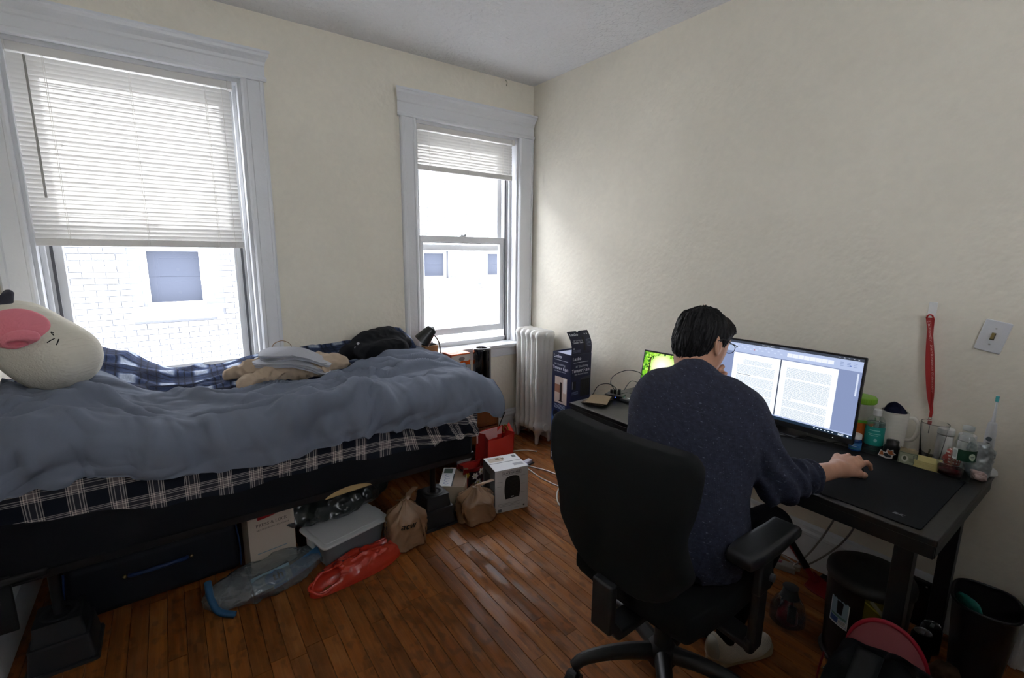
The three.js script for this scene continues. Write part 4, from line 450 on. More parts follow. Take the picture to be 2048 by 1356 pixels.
  const flap = (th, off) => sheet(12, 12, (u, v) => { let x = (u - 0.5) * w, y = h + v * 0.165; const lean = -0.045 * v * v - 0.012 * v; x += lean * 0.9; if (v > 0.96 && abs(u - 0.5) < 0.05) y -= 0.014; return [x, y, d / 2 - 0.003 + 0.012 * sin(v * 3) + off]; }, th);
  const fo = part(o, 'top_flap', flap(0.003, 0), blue); part(fo, 'print', flap(0, 0.0012), M(0xffffff, 0.45, { map: canvasTex(400, 400, flapDraw) }));
  const c = thing('white_carton', 'small white and blue carton on the floor beside the fan carton', 'box', [-0.12, 0, 0.93], -0.1); printed(c, 0.15, 0.095, 0.2, '', [{ axis: '-x', px: [128, 96], draw: (x, W, h) => { x.fillStyle = '#d6d6d4'; x.fillRect(0, 0, W, h); x.fillStyle = '#8a8f96'; x.fillRect(10, 12, 60, 4); x.fillRect(10, 22, 44, 3); x.fillStyle = '#6fa7c9'; x.fillRect(96, 0, 32, h); } }], 0xa9c4d6);
}
// ---------- floor by the bed foot ----------
{
  const o = thing('heater_carton', 'white printed space heater carton on the floor in front of the red bags', 'box', [-0.886, 0, 0.915], -0.2);
  const front = (x, W, h) => { x.fillStyle = '#cfcfd0'; x.fillRect(0, 0, W, h); x.strokeStyle = '#33363a'; x.lineWidth = 4; x.strokeRect(110, 28, 290, 54); x.fillStyle = '#33363a'; x.font = 'bold 36px sans-serif'; x.fillText('BLACK+DECKER', 118, 68); x.fillStyle = '#17181a'; x.beginPath(); x.moveTo(165, 130); x.bezierCurveTo(220, 90, 320, 90, 370, 130); x.bezierCurveTo(400, 260, 395, 330, 375, 440); x.lineTo(160, 450); x.bezierCurveTo(130, 330, 140, 220, 165, 130); x.fill(); x.fillStyle = '#2b2d30'; for (let i = 0; i < 12; i++) x.fillRect(180, 150 + i * 20, 180, 5); x.fillStyle = '#d8d8d8'; x.fillRect(245, 415, 44, 14); x.fillStyle = '#9a9ca0'; for (const [a, b, c] of [[30, 170, 80], [30, 240, 70], [400, 120, 70], [400, 250, 60], [400, 380, 74], [40, 510, 380], [40, 530, 330], [40, 552, 350], [300, 600, 70]]) x.fillRect(a, b, c, 6); x.fillStyle = '#55585c'; x.fillRect(44, 590, 54, 44); x.fillStyle = '#3f4246'; x.beginPath(); x.arc(450, 590, 14, 0, 7); x.fill(); };
  const top = (x, W, h) => { x.fillStyle = '#d4d5d8'; x.fillRect(0, 0, W, h); x.fillStyle = '#7b7d82'; x.fillRect(0, 148, W, 5); x.fillStyle = '#b3a596'; x.fillRect(30, 30, 220, 90); x.fillStyle = '#6f5c48'; x.fillRect(150, 40, 60, 40); x.fillRect(240, 50, 40, 40); x.fillStyle = '#53575d'; x.fillRect(420, 26, 60, 50); x.fillStyle = '#9b9ca4'; x.fillRect(330, 200, 150, 50); };
  printed(o, 0.21, 0.262, 0.19, '', [{ axis: 'z', px: [512, 640], draw: front }, { axis: 'y', px: [512, 300], draw: top }, { axis: '-x', px: [256, 320], draw: (x, W, h) => { x.fillStyle = '#6d7074'; x.fillRect(0, 0, W, h); x.fillStyle = '#2d2f32'; x.fillRect(30, 60, 120, 200); } }], 0xbfc0c2);
  part(o, 'flap_edge', bx(0.208, 0.0015, 0.0015, 0, 0.263, 0.0), M(0x85878b, 0.8));
}
function giftBag(name, label, at, turn, w, h, d, mats, lean, front) { // open paper bag with real walls, gussets and a folded rim
  const o = thing(name, label, 'bag', at, turn); const wall = (nm, fn, mat) => part(o, nm, sheet(14, 14, fn, 0.0018, [1, 1]), mat);
  const off = (y) => lean * y; const wob = (a, b) => 0.006 * sin(a * 7 + b * 5);
  wall('front_panel', (u, v) => [(u - 0.5) * w, v * h * (front ?? 1), d / 2 + off(v * h) + wob(u, v) * v], mats[0]); wall('back_panel', (u, v) => [(0.5 - u) * w, v * h, -d / 2 + off(v * h) + wob(u + 2, v) * v], mats[0]);
  const gus = (s) => wall('gusset', (u, v) => { const z = (u - 0.5) * d * s * -1, in_ = 0.35 * d * (1 - abs(2 * u - 1)) * sst(0.2, 1, v); return [s * (w / 2 - in_ * 0.5), v * h * lerp(s * -1 * (u - 0.5) > 0 ? front ?? 1 : 1, 1, 0.5), z + off(v * h)]; }, mats[1]); gus(1); gus(-1);
  part(o, 'bottom', bx(w - 0.004, 0.003, d - 0.004, 0, 0.002, 0), mats[0]); part(o, 'lining_fold', bx(w * 0.9, 0.05, 0.002, 0, h - 0.03, -d / 2 + off(h) + 0.004), mats[2]); return o;
}
{
  const red = M(new THREE.Color().setRGB(0.60, 0.035, 0.02), 0.55), redd = M(new THREE.Color().setRGB(0.46, 0.025, 0.015), 0.6), pinkw = M(new THREE.Color().setRGB(0.62, 0.44, 0.45), 0.8);
  const rb = giftBag('red_paper_bag', 'open bright red paper gift bag behind the heater carton', [-0.8, 0, 0.66], 0.1, 0.215, 0.36, 0.12, [red, redd, pinkw], 0.06, 0.93);
  part(rb, 'liner', bx(0.17, 0.07, 0.002, -0.03, 0.325, -0.03), pinkw, 'pale pink inside panel');
  part(rb, 'ribbon', [tube([[0.1, 0.3, 0.0], [0.115, 0.34, 0.01], [0.1, 0.375, 0.0], [0.09, 0.34, -0.01], [0.105, 0.29, 0.02], [0.112, 0.24, 0.02], [0.108, 0.16, 0.025]], 0.004, 40, 6)], M(0x8c8a2e, 0.4));
  part(rb, 'tassel', sheet(8, 8, (u, v) => [0.09 + 0.05 * u, 0.31 + 0.07 * u * (1 - v) + 0.02 * v, -0.02 + 0.05 * v + 0.01 * sin(u * 9)], 0.002), red);
  const fl = M(0xffffff, 0.45, { map: canvasTex(512, 512, (x, W, h) => { x.fillStyle = '#8c1414'; x.fillRect(0, 0, W, h); x.fillStyle = '#2a1020'; x.fillRect(120, 60, 300, 430); for (const [a, b, r, c] of [[250, 150, 60, '#ded9d2'], [380, 90, 56, '#e6e0d8'], [330, 280, 62, '#d9d3cc'], [200, 330, 40, '#7f1622'], [420, 400, 54, '#e0dad0'], [90, 120, 50, '#b79a2a'], [70, 300, 44, '#a3401a'], [300, 450, 50, '#c2c23c'], [460, 250, 40, '#9b1420']]) { x.fillStyle = c; for (let k = 0; k < 6; k++) { x.beginPath(); x.ellipse(a + r * 0.6 * Math.cos(k * 1.05), b + r * 0.6 * Math.sin(k * 1.05), r * 0.55, r * 0.34, k * 1.05, 0, 7); x.fill(); } x.fillStyle = '#c8b33a'; x.beginPath(); x.arc(a, b, r * 0.22, 0, 7); x.fill(); } }) });
  giftBag('flowered_paper_bag', 'red paper bag printed with white flowers beside the plain red bag', [-0.99, 0, 0.68], -0.12, 0.16, 0.2, 0.1, [fl, fl, redd], 0.2, 1);
  one('plastic_lid', 'clear round plastic lid standing behind the flowered bag', 'lid', lathe([[0, 0], [0.075, 0], [0.08, 0.004], [0.08, 0.012], [0.077, 0.012], [0.076, 0.005], [0, 0.003]], 40).rotateX(PI / 2), M(0xdfe3e6, 0.2, { transmission: 0.7, thickness: 0 }), [-0.985, 0.205, 0.59], 0.4);
  const bb = thing('shipping_carton', 'white and brown carton with printed rings lying behind the second brown bag', 'box', [-1.135, 0, 0.735], -0.62);
  printed(bb, 0.15, 0.165, 0.24, '', [{ axis: 'y', px: [200, 360], draw: (x, W, h) => { x.fillStyle = '#6e543a'; x.fillRect(0, 0, W, h); x.fillStyle = '#d8d8dc'; x.fillRect(0, 0, 100, h); x.fillStyle = '#15161a'; x.fillRect(96, 120, 10, 240); x.fillStyle = '#4a5a52'; x.fillRect(10, 20, 70, 90); x.strokeStyle = '#7e86b0'; x.lineWidth = 5; for (let k = 0; k < 4; k++) { x.beginPath(); x.arc(52, 150 + k * 50, 20, 0.4, 5); x.stroke(); } } }, { axis: '-x', px: [128, 64], draw: (x, W, h) => { x.fillStyle = '#cfc4b8'; x.fillRect(0, 0, W, h); } }], 0xb7a894);
}
// plastic carrier bags
const film = (c, t = 0.35, r = 0.32) => M(c, r, { transmission: t, thickness: 0, side: THREE.DoubleSide, clearcoat: 0.6, clearcoatRoughness: 0.15 });
function carrier(name, label, at, turn, rx, h, rz, mat, k, tie) { // tied bag: closed bottom, pleats drawn up to a knot
  const o = thing(name, label, 'bag', at, turn);
  part(o, 'body', sheet(96, 50, (u, v) => { const a = u * 2 * PI, t = v, prof = t < 0.12 ? lerp(0.55, 1, sst(0, 0.12, t)) : t < 0.62 ? 1 - 0.12 * (t - 0.12) : lerp(0.94, 0.16, sst(0.62, 1, t)); const y = t < 0.06 ? 0 : h * (t - 0.06) / 0.94, pl = 1 + 0.07 * sin(a * 9 + k + 3 * sin(t * 4)) * sst(0.3, 0.9, t) + 0.05 * sin(a * 5 + t * 6 + k) + (0.16 * (fbm(cos(a) * 2 + 5 + k, sin(a) * 2 + t * 4, 3) - 0.5) + 0.05 * pow(1 - abs(2 * fbm(cos(a) * 5 + 9 + k, sin(a) * 5 + t * 7, 2) - 1), 4)) * sst(0, 0.2, t); const r = t === 0 ? 0.0 : prof * pl, s = (q) => Math.sign(q) * pow(abs(q), 0.75); return [s(cos(a)) * rx * r, y + 0.006 * sin(a * 7) * sst(0, 0.1, t), -s(sin(a)) * rz * r]; }, 0.0012, [1, 1], true), mat);
  for (const [dx, dz, dy, ln] of tie) part(o, 'handle', sheet(18, 6, (u, v) => { const a = (v - 0.5) * 2; return [dx * u * ln + 0.014 * a * (0.4 + u) * (1 - 0.5 * u) + 0.006 * sin(u * 9), h - 0.012 + dy * u * ln - 0.4 * dy * u * u * ln * 0.3 + 0.01 * (1 - a * a) * (1 - u), dz * u * ln + 0.012 * a * (1 - abs(dz))]; }, 0.0012), mat);
  return o;
}
{
  const br = film(new THREE.Color().setRGB(0.36, 0.215, 0.125), 0.25, 0.24);
  const b1 = carrier('brown_plastic_bag', 'knotted brown plastic bag with black lettering standing under the bed edge', [-1.535, 0, 0.945], 0.2, 0.105, 0.245, 0.09, br, 1, [[-0.8, 0.2, 0.5, 0.07], [0.7, 0.1, 0.8, 0.085]]);
  { const g = new TextGeometry('acw', { font: await new FontLoader().loadAsync('fonts/droid/droid_sans_bold.typeface.json'), size: 0.03, depth: 0.001, curveSegments: 4 }), p = g.attributes.position; for (let i = 0; i < p.count; i++) { const x = p.getX(i) + p.getY(i) * 0.25, a = -2.3 + x * 8.6, R = 0.118 + p.getZ(i); p.setXYZ(i, cos(a) * R, 0.135 + p.getY(i), -sin(a) * R * 0.84); } g.computeVertexNormals(); part(b1, 'lettering', g, M(0x0a0808, 0.5), 'black lettering'); }
  carrier('brown_plastic_bag', 'knotted plain brown plastic bag leaning against the heater carton', [-1.115, 0, 0.955], -0.2, 0.108, 0.205, 0.09, br, 4, [[0.95, -0.1, 0.12, 0.115], [-0.5, 0.4, 0.15, 0.05]]);
  // flat red bag on the floor
  const rd = film(new THREE.Color().setRGB(0.66, 0.06, 0.03), 0.3, 0.26);
  const o = thing('red_plastic_bag', 'crumpled translucent red plastic carrier bag lying on the floor', 'bag', [-1.8, 0, 1.02], 0.28);
  const ring = (x, z, s) => [x, z];
  part(o, 'body', nets((x, y, z) => { const e = (x / 0.25) ** 2 + ((z - 0.012 * sin(x * 12)) / 0.085) ** 2, n = 1 - abs(2 * fbm3(x * 14 + 30, y * 20, z * 22 + 30) - 1), hgt = 0.085 * sqrt(max(0, 1 - e)) * (0.5 + 0.7 * fbm(x * 9 + 4, z * 9 + 4, 2)) + 0.02 * n * n * sst(1, 0.6, e); let d = max(y - 0.012 - hgt, -y + 0.001); d = max(d, (sqrt(e) - 1) * 0.08); d = smax(d, -ell(x, y, z, [-0.165, 0.045, 0.005], [0.07, 0.04, 0.035]), 0.012); d = smax(d, -ell(x, y, z, [0.1, 0.07, -0.012], [0.09, 0.05, 0.035]), 0.012); return d; }, [-0.29, -0.01, -0.11], [0.29, 0.16, 0.11], 0.005, 4), rd);
  for (const [cx, cz, a, b, y] of [[-0.165, 0.005, 0.088, 0.046, 0.034], [0.11, -0.012, 0.12, 0.05, 0.055]]) part(o, 'handle_loop', tube(Array.from({ length: 20 }, (_, i) => { const t = i / 20 * 2 * PI; return [cx + a * cos(t), y + 0.012 * sin(2 * t + 1) + 0.004 * sin(5 * t), cz + b * sin(t) * (1 + 0.1 * sin(3 * t))]; }), 0.0065, 80, 8, true), rd);
}
// storage under the bed
{
  const o = thing('storage_tub', 'clear plastic storage tub with a white lid under the bed', 'tub', [-1.795, 0, 0.8], 0.24);
  const tub = sheet(80, 12, (u, v) => { const a = u * 2 * PI, q = (t) => Math.sign(t) * pow(abs(t), 0.3), w = lerp(0.15, 0.172, v), d = lerp(0.1, 0.118, v), y = lerp(0.002, 0.118, v); return [q(cos(a)) * w, y, -q(sin(a)) * d]; }, 0.002, [1, 1], true);
  part(o, 'tub', tub, M(0xb9bcc2, 0.35, { transmission: 0.65, thickness: 0 })); part(o, 'base', bx(0.3, 0.003, 0.2, 0, 0.003, 0, 0.001), M(0xa8abb0, 0.4, { transmission: 0.5, thickness: 0 }));
  part(o, 'contents', nets((x, y, z) => ell(x, y, z, [0, 0.05, 0], [0.14, 0.045, 0.09]) - 0.02 * (fbm3(x * 20, y * 20, z * 20) - 0.5), [-0.15, 0, -0.1], [0.15, 0.11, 0.1], 0.008), M(0x5a4440, 0.9));
  part(o, 'lid', [ext(rshape(0.37, 0.258, 0.03), 0.012, 0.004).rotateX(-PI / 2).translate(0, 0.118, 0), ext(rshape(0.32, 0.205, 0.02), 0.005, 0.002).rotateX(-PI / 2).translate(0, 0.1285, 0)], M(0xd9dbdd, 0.4));
  for (const s of [-1, 1]) part(o, 'latch', bx(0.012, 0.04, 0.06, s * 0.184, 0.11, 0, 0.003), M(0xcfd2d5, 0.4));
  const film2 = M(0x9aa39f, 0.3, { transmission: 0.75, thickness: 0 });
  one('clear_garment_bag', 'clear plastic bag of dark fabric lying on the storage tub', 'bag', nets((x, y, z) => { const n = 1 - abs(2 * fbm3(x * 10 + 3, y * 12, z * 12 + 7) - 1); return ell(x, y, z, [0, 0.06, 0], [0.24, 0.065, 0.11]) - 0.02 * n * n; }, [-0.3, -0.02, -0.16], [0.3, 0.16, 0.16], 0.009, 3), M(0x2b302f, 0.32, { clearcoat: 0.6, clearcoatRoughness: 0.2 }), [-1.8, 0.142, 0.66], 0.2);
  const pb = thing('kitchenware_carton', 'tall white cardboard carton with a red printed top standing under the bed', 'box', [-2.13, 0, 0.72], 0.12);
  printed(pb, 0.2, 0.335, 0.12, '', [{ axis: 'z', px: [400, 680], draw: (x, W, h) => { x.fillStyle = '#cdbfb0'; x.fillRect(0, 0, W, h); x.fillStyle = '#a01c1c'; x.beginPath(); x.moveTo(80, 0); x.lineTo(W - 60, 0); x.lineTo(W - 70, 95); x.quadraticCurveTo(200, 140, 80, 135); x.fill(); x.fillStyle = '#3a3430'; x.font = '40px serif'; x.fillText('PRESS & LOCK', 62, 205); x.font = '20px serif'; x.fillText('MULTI-PURPOSE SET SYSTEM', 66, 245); x.fillStyle = '#7d97a8'; x.fillRect(60, 470, 260, 8); } }], 0xc4b6a6);
  // zipped clear bedding bag with blue trim
  const zb = thing('clear_zip_bag', 'clear plastic bedding bag with blue trim slumped in front of the white carton', 'bag', [-2.16, 0, 0.88], 0.2);
  part(zb, 'film', nets((x, y, z) => { const n = 1 - abs(2 * fbm3(x * 12 + 13, y * 14, z * 14 + 7) - 1); return max(ell(x, y, z, [0, 0.04, 0], [0.225, 0.06, 0.1]) - 0.014 * n * n, -y + 0.001); }, [-0.27, -0.01, -0.14], [0.27, 0.13, 0.14], 0.007, 3), M(0xc4ccd0, 0.16, { transmission: 0.8, thickness: 0 }));
  const bl = M(0x24557c, 0.6);
  part(zb, 'trim', tube([[-0.23, 0.11, -0.04], [-0.238, 0.07, 0.02], [-0.225, 0.03, 0.07], [-0.18, 0.012, 0.11]], 0.014, 30, 8), bl); part(zb, 'trim', sheet(20, 8, (u, v) => [lerp(-0.02, 0.21, u), 0.035 + 0.045 * v + 0.02 * u, lerp(0.103, 0.07, v) - 0.04 * u * u], -0.002), bl);
  part(zb, 'label_card', sheet(10, 8, (u, v) => [lerp(-0.1, 0.06, u), 0.05 + 0.055 * v, lerp(0.1, 0.06, v) + 0.004], 0), M(0xffffff, 0.4, { map: canvasTex(256, 128, (x, W, h) => { x.fillStyle = '#56707c'; x.fillRect(0, 0, W, h); x.fillStyle = '#2a5a86'; x.beginPath(); x.ellipse(150, 64, 70, 54, 0, 0, 7); x.fill(); x.fillStyle = '#0e1114'; x.font = 'bold 74px sans-serif'; x.fillText('th', 130, 88); }) }));
  const sc = thing('suitcase', 'dark navy suitcase lying deep under the bed near the left riser', 'suitcase', [-2.56, 0, 0.5], 0.03); const nv = M(new THREE.Color().setRGB(0.006, 0.008, 0.014), 0.7); part(sc, 'shell', bx(0.6, 0.24, 0.42, 0, 0.125, 0, 0.035, 4), nv); for (const q of [-1, 1]) part(sc, 'piping', tube([[q * 0.3, 0.02, 0.2], [q * 0.302, 0.12, 0.21], [q * 0.295, 0.23, 0.2]], 0.004, 20, 6), M(0x1e3a66, 0.5)); part(sc, 'handle', [tube([[-0.1, 0.15, 0.212], [-0.09, 0.16, 0.235], [0.09, 0.16, 0.235], [0.1, 0.15, 0.212]], 0.009, 30, 8)], M(0x16315c, 0.5)); part(sc, 'stud', [sph(0.008, -0.115, 0.15, 0.212, 10), sph(0.008, 0.115, 0.15, 0.212, 10)], M(0xa8905a, 0.3, { metalness: 1 }));
}
// ---------- cables on the floor ----------
{
  const wc = M(0xcfcdc8, 0.45), y = 0.005, G = (p) => p.map(([a, b]) => [a, y, b]);
  one('white_extension_cord', 'white extension cord curving from the fan carton to the red bag', 'cable', tube(G([[-0.265, 0.45], [-0.3, 0.4], [-0.38, 0.35], [-0.46, 0.345], [-0.53, 0.4], [-0.56, 0.5], [-0.52, 0.56]]), 0.0045, 60, 8), wc);
  const p = thing('power_block', 'small white plug block on the floor behind the heater carton', 'adapter', [-0.45, 0, 0.57], 0.3); part(p, 'block', bx(0.075, 0.03, 0.04, 0, 0.015, 0, 0.008), M(0xd9d6e6, 0.3)); part(p, 'plug', bx(0.03, 0.026, 0.034, -0.05, 0.014, 0.018, 0.006), M(0xc8d2ee, 0.3)); part(p, 'dark_base', bx(0.1, 0.006, 0.05, 0.0, 0.003, 0.006, 0.003), M(0x1a1a22, 0.4));
  one('white_cable', 'long white cable running from the plug block under the chair', 'cable', tube(G([[-0.48, 0.59], [-0.45, 0.65], [-0.414, 0.724], [-0.388, 0.851], [-0.383, 0.99], [-0.36, 1.12], [-0.4, 1.35]]), 0.0045, 80, 8), wc);
  one('coiled_white_cable', 'looped white cable on the floor left of the office chair', 'cable', tube([[-0.5, y, 0.59], [-0.5, y, 0.66], [-0.513, y, 0.79], [-0.503, y, 0.883], [-0.481, y, 1.0], [-0.473, y, 1.09], [-0.48, y, 1.22], [-0.54, y, 1.28], [-0.62, y, 1.24], [-0.64, y, 1.14], [-0.594, y, 1.055], [-0.524, y + 0.006, 0.99], [-0.432, y + 0.01, 0.95], [-0.36, y + 0.011, 0.97], [-0.3, y, 1.05]], 0.0045, 140, 8), wc);
  const s = thing('phone_charger', 'small black charger brick on the floor inside the white cable loop', 'charger', [-0.53, 0, 1.09], -0.5); part(s, 'brick', bx(0.085, 0.022, 0.035, 0, 0.011, 0, 0.004), M(0x121315, 0.35)); part(s, 'cap', bx(0.012, 0.023, 0.036, -0.045, 0.0115, 0, 0.004), M(0x8d9094, 0.3));
  one('black_cable', 'thin black cord dangling beside the radiator foot', 'cable', tube([[-0.27, 0.2, 0.034], [-0.31, 0.13, 0.036], [-0.36, 0.06, 0.06], [-0.4, 0.006, 0.13], [-0.44, 0.006, 0.25], [-0.42, 0.006, 0.33]], 0.004, 50, 8), M(0x1c1c1e, 0.5));
  one('hanging_hook', 'small white hook screwed where wall meets ceiling', 'hook', mg([tube([[0, 0.012, -0.004], [0, 0, 0.012], [0.0, -0.014, 0.014], [0.0, -0.02, 0.004]], 0.003, 20, 6), sph(0.006, 0, 0.012, 0, 10), sph(0.005, 0.004, -0.022, 0.004, 8)]), M(0xc9c4b0, 0.5), [-0.262, H - 0.022, 0.005]);
}
// ---------- on the desk ----------
const clearPl = M(0xf4f8f8, 0.06, { transmission: 1, thickness: 0, ior: 1.45 }), whitePl = M(0xebebe8, 0.35), blackPl = M(new THREE.Color().setRGB(0.015, 0.015, 0.017), 0.4);
const label = (r, h, y, a0, a1, pw, ph, draw, rough = 0.5, rz = 1) => ({ g: sheet(40, 2, (u, v) => { const a = lerp(a0, a1, u); return [-cos(a) * r, y + v * h, sin(a) * r * rz]; }, 0), m: M(0xffffff, rough, { map: canvasTex(pw, ph, draw), side: THREE.DoubleSide }) });
{ // monitor: local +z faces the user
  const o = thing('monitor', 'large black monitor on the desk showing two document pages', 'monitor', [-0.262, DY, 2.118], -PI / 2 + 0.03);
  const W = 0.612, Hh = 0.352, tilt = new THREE.Group(); const T = new THREE.Matrix4().makeRotationX(-0.07).setPosition(0, 0.032, 0.01), ap = (g) => g.applyMatrix4(T);
  part(o, 'housing', ap(mg([bx(W, Hh, 0.018, 0, Hh / 2, -0.009, 0.005), bx(0.34, 0.2, 0.035, 0, 0.16, -0.03, 0.015)])), blackPl);
  part(o, 'bezel', ap(mg([bx(W, 0.022, 0.006, 0, 0.011, 0.002, 0.002), bx(W, 0.007, 0.005, 0, Hh - 0.0035, 0.0015, 0.001), bx(0.007, Hh, 0.005, -W / 2 + 0.0035, Hh / 2, 0.0015, 0.001), bx(0.007, Hh, 0.005, W / 2 - 0.0035, Hh / 2, 0.0015, 0.001)])), blackPl);
  const scr = canvasTex(1600, 880, (x, w, h) => {
    x.fillStyle = '#8492b8'; x.fillRect(0, 0, w, h); x.fillStyle = '#3a404c'; x.fillRect(0, 0, w, 30); x.fillStyle = '#e8ecf4'; x.font = '17px sans-serif'; x.fillText('AutoSave', 14, 21); x.fillText('Document - Word', 560, 21); x.fillStyle = '#5a6172'; x.fillRect(760, 6, 280, 18); x.fillStyle = '#e8ecf4'; for (let i = 0; i < 5; i++) x.fillRect(1370 + i * 44, 12, 14, 4);
    x.fillStyle = '#b3c1e2'; x.fillRect(0, 30, w, 112); x.fillStyle = '#c6d2ee'; for (let i = 0; i < 22; i++) x.fillRect(20 + i * 36, 52 + (i % 2) * 30, 24, 16); x.fillStyle = '#e9eefa'; x.fillRect(850, 62, 480, 46); x.fillStyle = '#9fb0d6'; for (let i = 0; i < 8; i++) x.fillRect(850 + i * 60, 62, 2, 46); x.fillStyle = '#8fa0c8'; for (let i = 0; i < 3; i++) { x.fillRect(1390 + i * 62, 60, 32, 8); x.fillRect(1390 + i * 62, 78, 32, 8); x.fillRect(1390 + i * 62, 96, 32, 8); } x.fillStyle = '#c0504d'; x.fillRect(470, 84, 10, 10); x.fillStyle = '#3b5bb0'; x.fillRect(1480, 88, 14, 12);
    x.fillStyle = '#f6fbff'; x.fillRect(230, 152, 560, 680); x.fillRect(804, 152, 584, 680); x.fillStyle = '#4a5266'; x.fillRect(790, 152, 14, 680);
    let s = 5; const rn = () => (s = (s * 16807) % 2147483647) / 2147483647; x.fillStyle = '#aebccb'; const block = (x0, x1, y0, y1) => { for (let y = y0; y < y1; y += 11) { let q = x0; while (q < x1) { const l = 10 + rn() * 40; x.fillRect(q, y, Math.min(l, x1 - q), 4); q += l + 6; } } };
    block(360, 700, 230, 275); block(290, 740, 300, 400); block(290, 740, 440, 540); block(290, 740, 560, 640); block(290, 740, 660, 800); x.fillStyle = '#56606e'; x.fillRect(300, 416, 170, 5); x.fillStyle = '#a7b5c5'; block(870, 1330, 230, 350); block(870, 1330, 372, 590); block(870, 960, 596, 612); block(870, 1330, 626, 700); block(870, 1330, 716, 828);
    x.fillStyle = '#d3dcf0'; x.fillRect(1560, 160, 16, 250); x.fillStyle = '#a9b8dc'; x.fillRect(0, 832, w, 14); x.fillStyle = '#1c2c3e'; x.fillRect(0, 846, w, 34); x.fillStyle = '#dfe8f2'; for (let i = 0; i < 6; i++) x.fillRect(1230 + i * 36, 858, 16, 10); x.fillRect(1470, 854, 54, 7); x.fillRect(1470, 865, 54, 7); x.beginPath(); x.arc(1562, 863, 9, 0, 7); x.fill(); for (let i = 0; i < 8; i++) x.fillRect(20 + i * 40, 858, 18, 12);
  });
  part(o, 'screen', ap(new THREE.PlaneGeometry(W - 0.014, Hh - 0.03).translate(0, Hh / 2 + 0.0075, 0.0022)), new THREE.MeshStandardMaterial({ color: 0x050505, roughness: 0.35, emissive: 0xffffff, emissiveMap: scr, emissiveIntensity: 1.1 })); { const l = new THREE.RectAreaLight(0xe8f0ff, 0.35, W - 0.02, Hh - 0.03); l.position.set(0, Hh / 2 + 0.035, 0.03); l.rotation.y = PI; o.add(l); }
  part(o, 'power_light', ap(bx(0.004, 0.002, 0.001, W / 2 - 0.07, 0.01, 0.0054)), new THREE.MeshStandardMaterial({ color: 0x222222, emissive: 0xffffff, emissiveIntensity: 0.8 }));
  part(o, 'stand_neck', bx(0.07, 0.17, 0.03, 0, 0.09, -0.06, 0.008), blackPl); part(o, 'stand_base', lathe([[0, 0], [0.115, 0], [0.118, 0.006], [0.11, 0.013], [0, 0.015]], 40).scale(1.1, 1, 0.85).translate(0, 0, -0.02), M(0x0c0c0e, 0.3));
}
{ // laptop
  const o = thing('laptop', 'open dark laptop with a bright green forest wallpaper beside the monitor', 'laptop', [-0.385, DY, 1.565], -PI / 2 + 0.12); // local -z hinge side, +z front
  const mt = M(new THREE.Color().setRGB(0.035, 0.036, 0.04), 0.4, { metalness: 0.3 });
  part(o, 'base', [bx(0.345, 0.016, 0.24, 0, 0.009, 0, 0.005)], mt); const kb = part(o, 'keyboard', bx(0.3, 0.001, 0.105, 0, 0.0175, -0.045), M(0x0b0c0e, 0.6));
  const key = bx(0.0165, 0.0016, 0.0165, 0, 0, 0, 0.0004, 1); for (let r = 0; r < 5; r++) for (let c = 0; c < 15; c++) { const k = part(kb, 'key', key, blackPl); k.position.set(-0.14 + c * 0.02, 0.019, -0.087 + r * 0.021); }
  part(o, 'touchpad', bx(0.1, 0.0006, 0.062, 0, 0.0173, 0.065), M(0x1b1c1f, 0.35)); part(o, 'sticker', bx(0.03, 0.0005, 0.012, -0.14, 0.0173, 0.09), M(0x2c9aa6, 0.4)); part(o, 'sticker', bx(0.03, 0.0005, 0.014, -0.095, 0.0173, 0.09), M(0xc9ccd0, 0.4));
  const T = new THREE.Matrix4().makeRotationX(-0.18).setPosition(0, 0.017, -0.118), ap = (g) => g.applyMatrix4(T);
  part(o, 'lid', ap(bx(0.345, 0.225, 0.006, 0, 0.1125, -0.003, 0.003)), mt);
  const wp = canvasTex(640, 400, (x, w, h) => { const g = x.createRadialGradient(210, 130, 10, 260, 180, 330); g.addColorStop(0, '#ffffff'); g.addColorStop(0.3, '#f4ffc4'); g.addColorStop(0.6, '#9be02c'); g.addColorStop(1, '#2f8a12'); x.fillStyle = g; x.fillRect(0, 0, w, h); let s = 11; const rn = () => (s = (s * 16807) % 2147483647) / 2147483647; for (let i = 0; i < 900; i++) { const px = rn() * w, py = rn() * h; if (py < 300 && Math.hypot(px - 230, py - 160) < 150) continue; if (py > 300 && rn() < 0.4) continue; x.fillStyle = ['#1d6a0c', '#3f9a14', '#7fc828', '#c4ee6a', '#124a08'][(rn() * 5) | 0]; x.beginPath(); x.arc(px, py * 0.86, 3 + rn() * 10, 0, 7); x.fill(); } x.fillStyle = '#3a2a12'; x.fillRect(70, 60, 14, 230); x.fillRect(560, 0, 16, 280); const q = x.createLinearGradient(0, 320, 0, 400); q.addColorStop(0, '#7de4e0'); q.addColorStop(1, '#2aa7b4'); x.fillStyle = q; x.fillRect(0, 326, w, 74); x.fillStyle = '#e6f6f8'; for (let i = 0; i < 10; i++) x.fillRect(14 + i * 26, 384, 14, 10); });
  part(o, 'screen', ap(new THREE.PlaneGeometry(0.33, 0.2).translate(0, 0.116, 0.0008)), new THREE.MeshStandardMaterial({ color: 0x050505, roughness: 0.3, emissive: 0xffffff, emissiveMap: wp, emissiveIntensity: 1.1 })); { const l = new THREE.RectAreaLight(0xd8ffd0, 0.3, 0.33, 0.2); l.position.set(0, 0.13, -0.1); l.rotation.y = PI; o.add(l); }
}
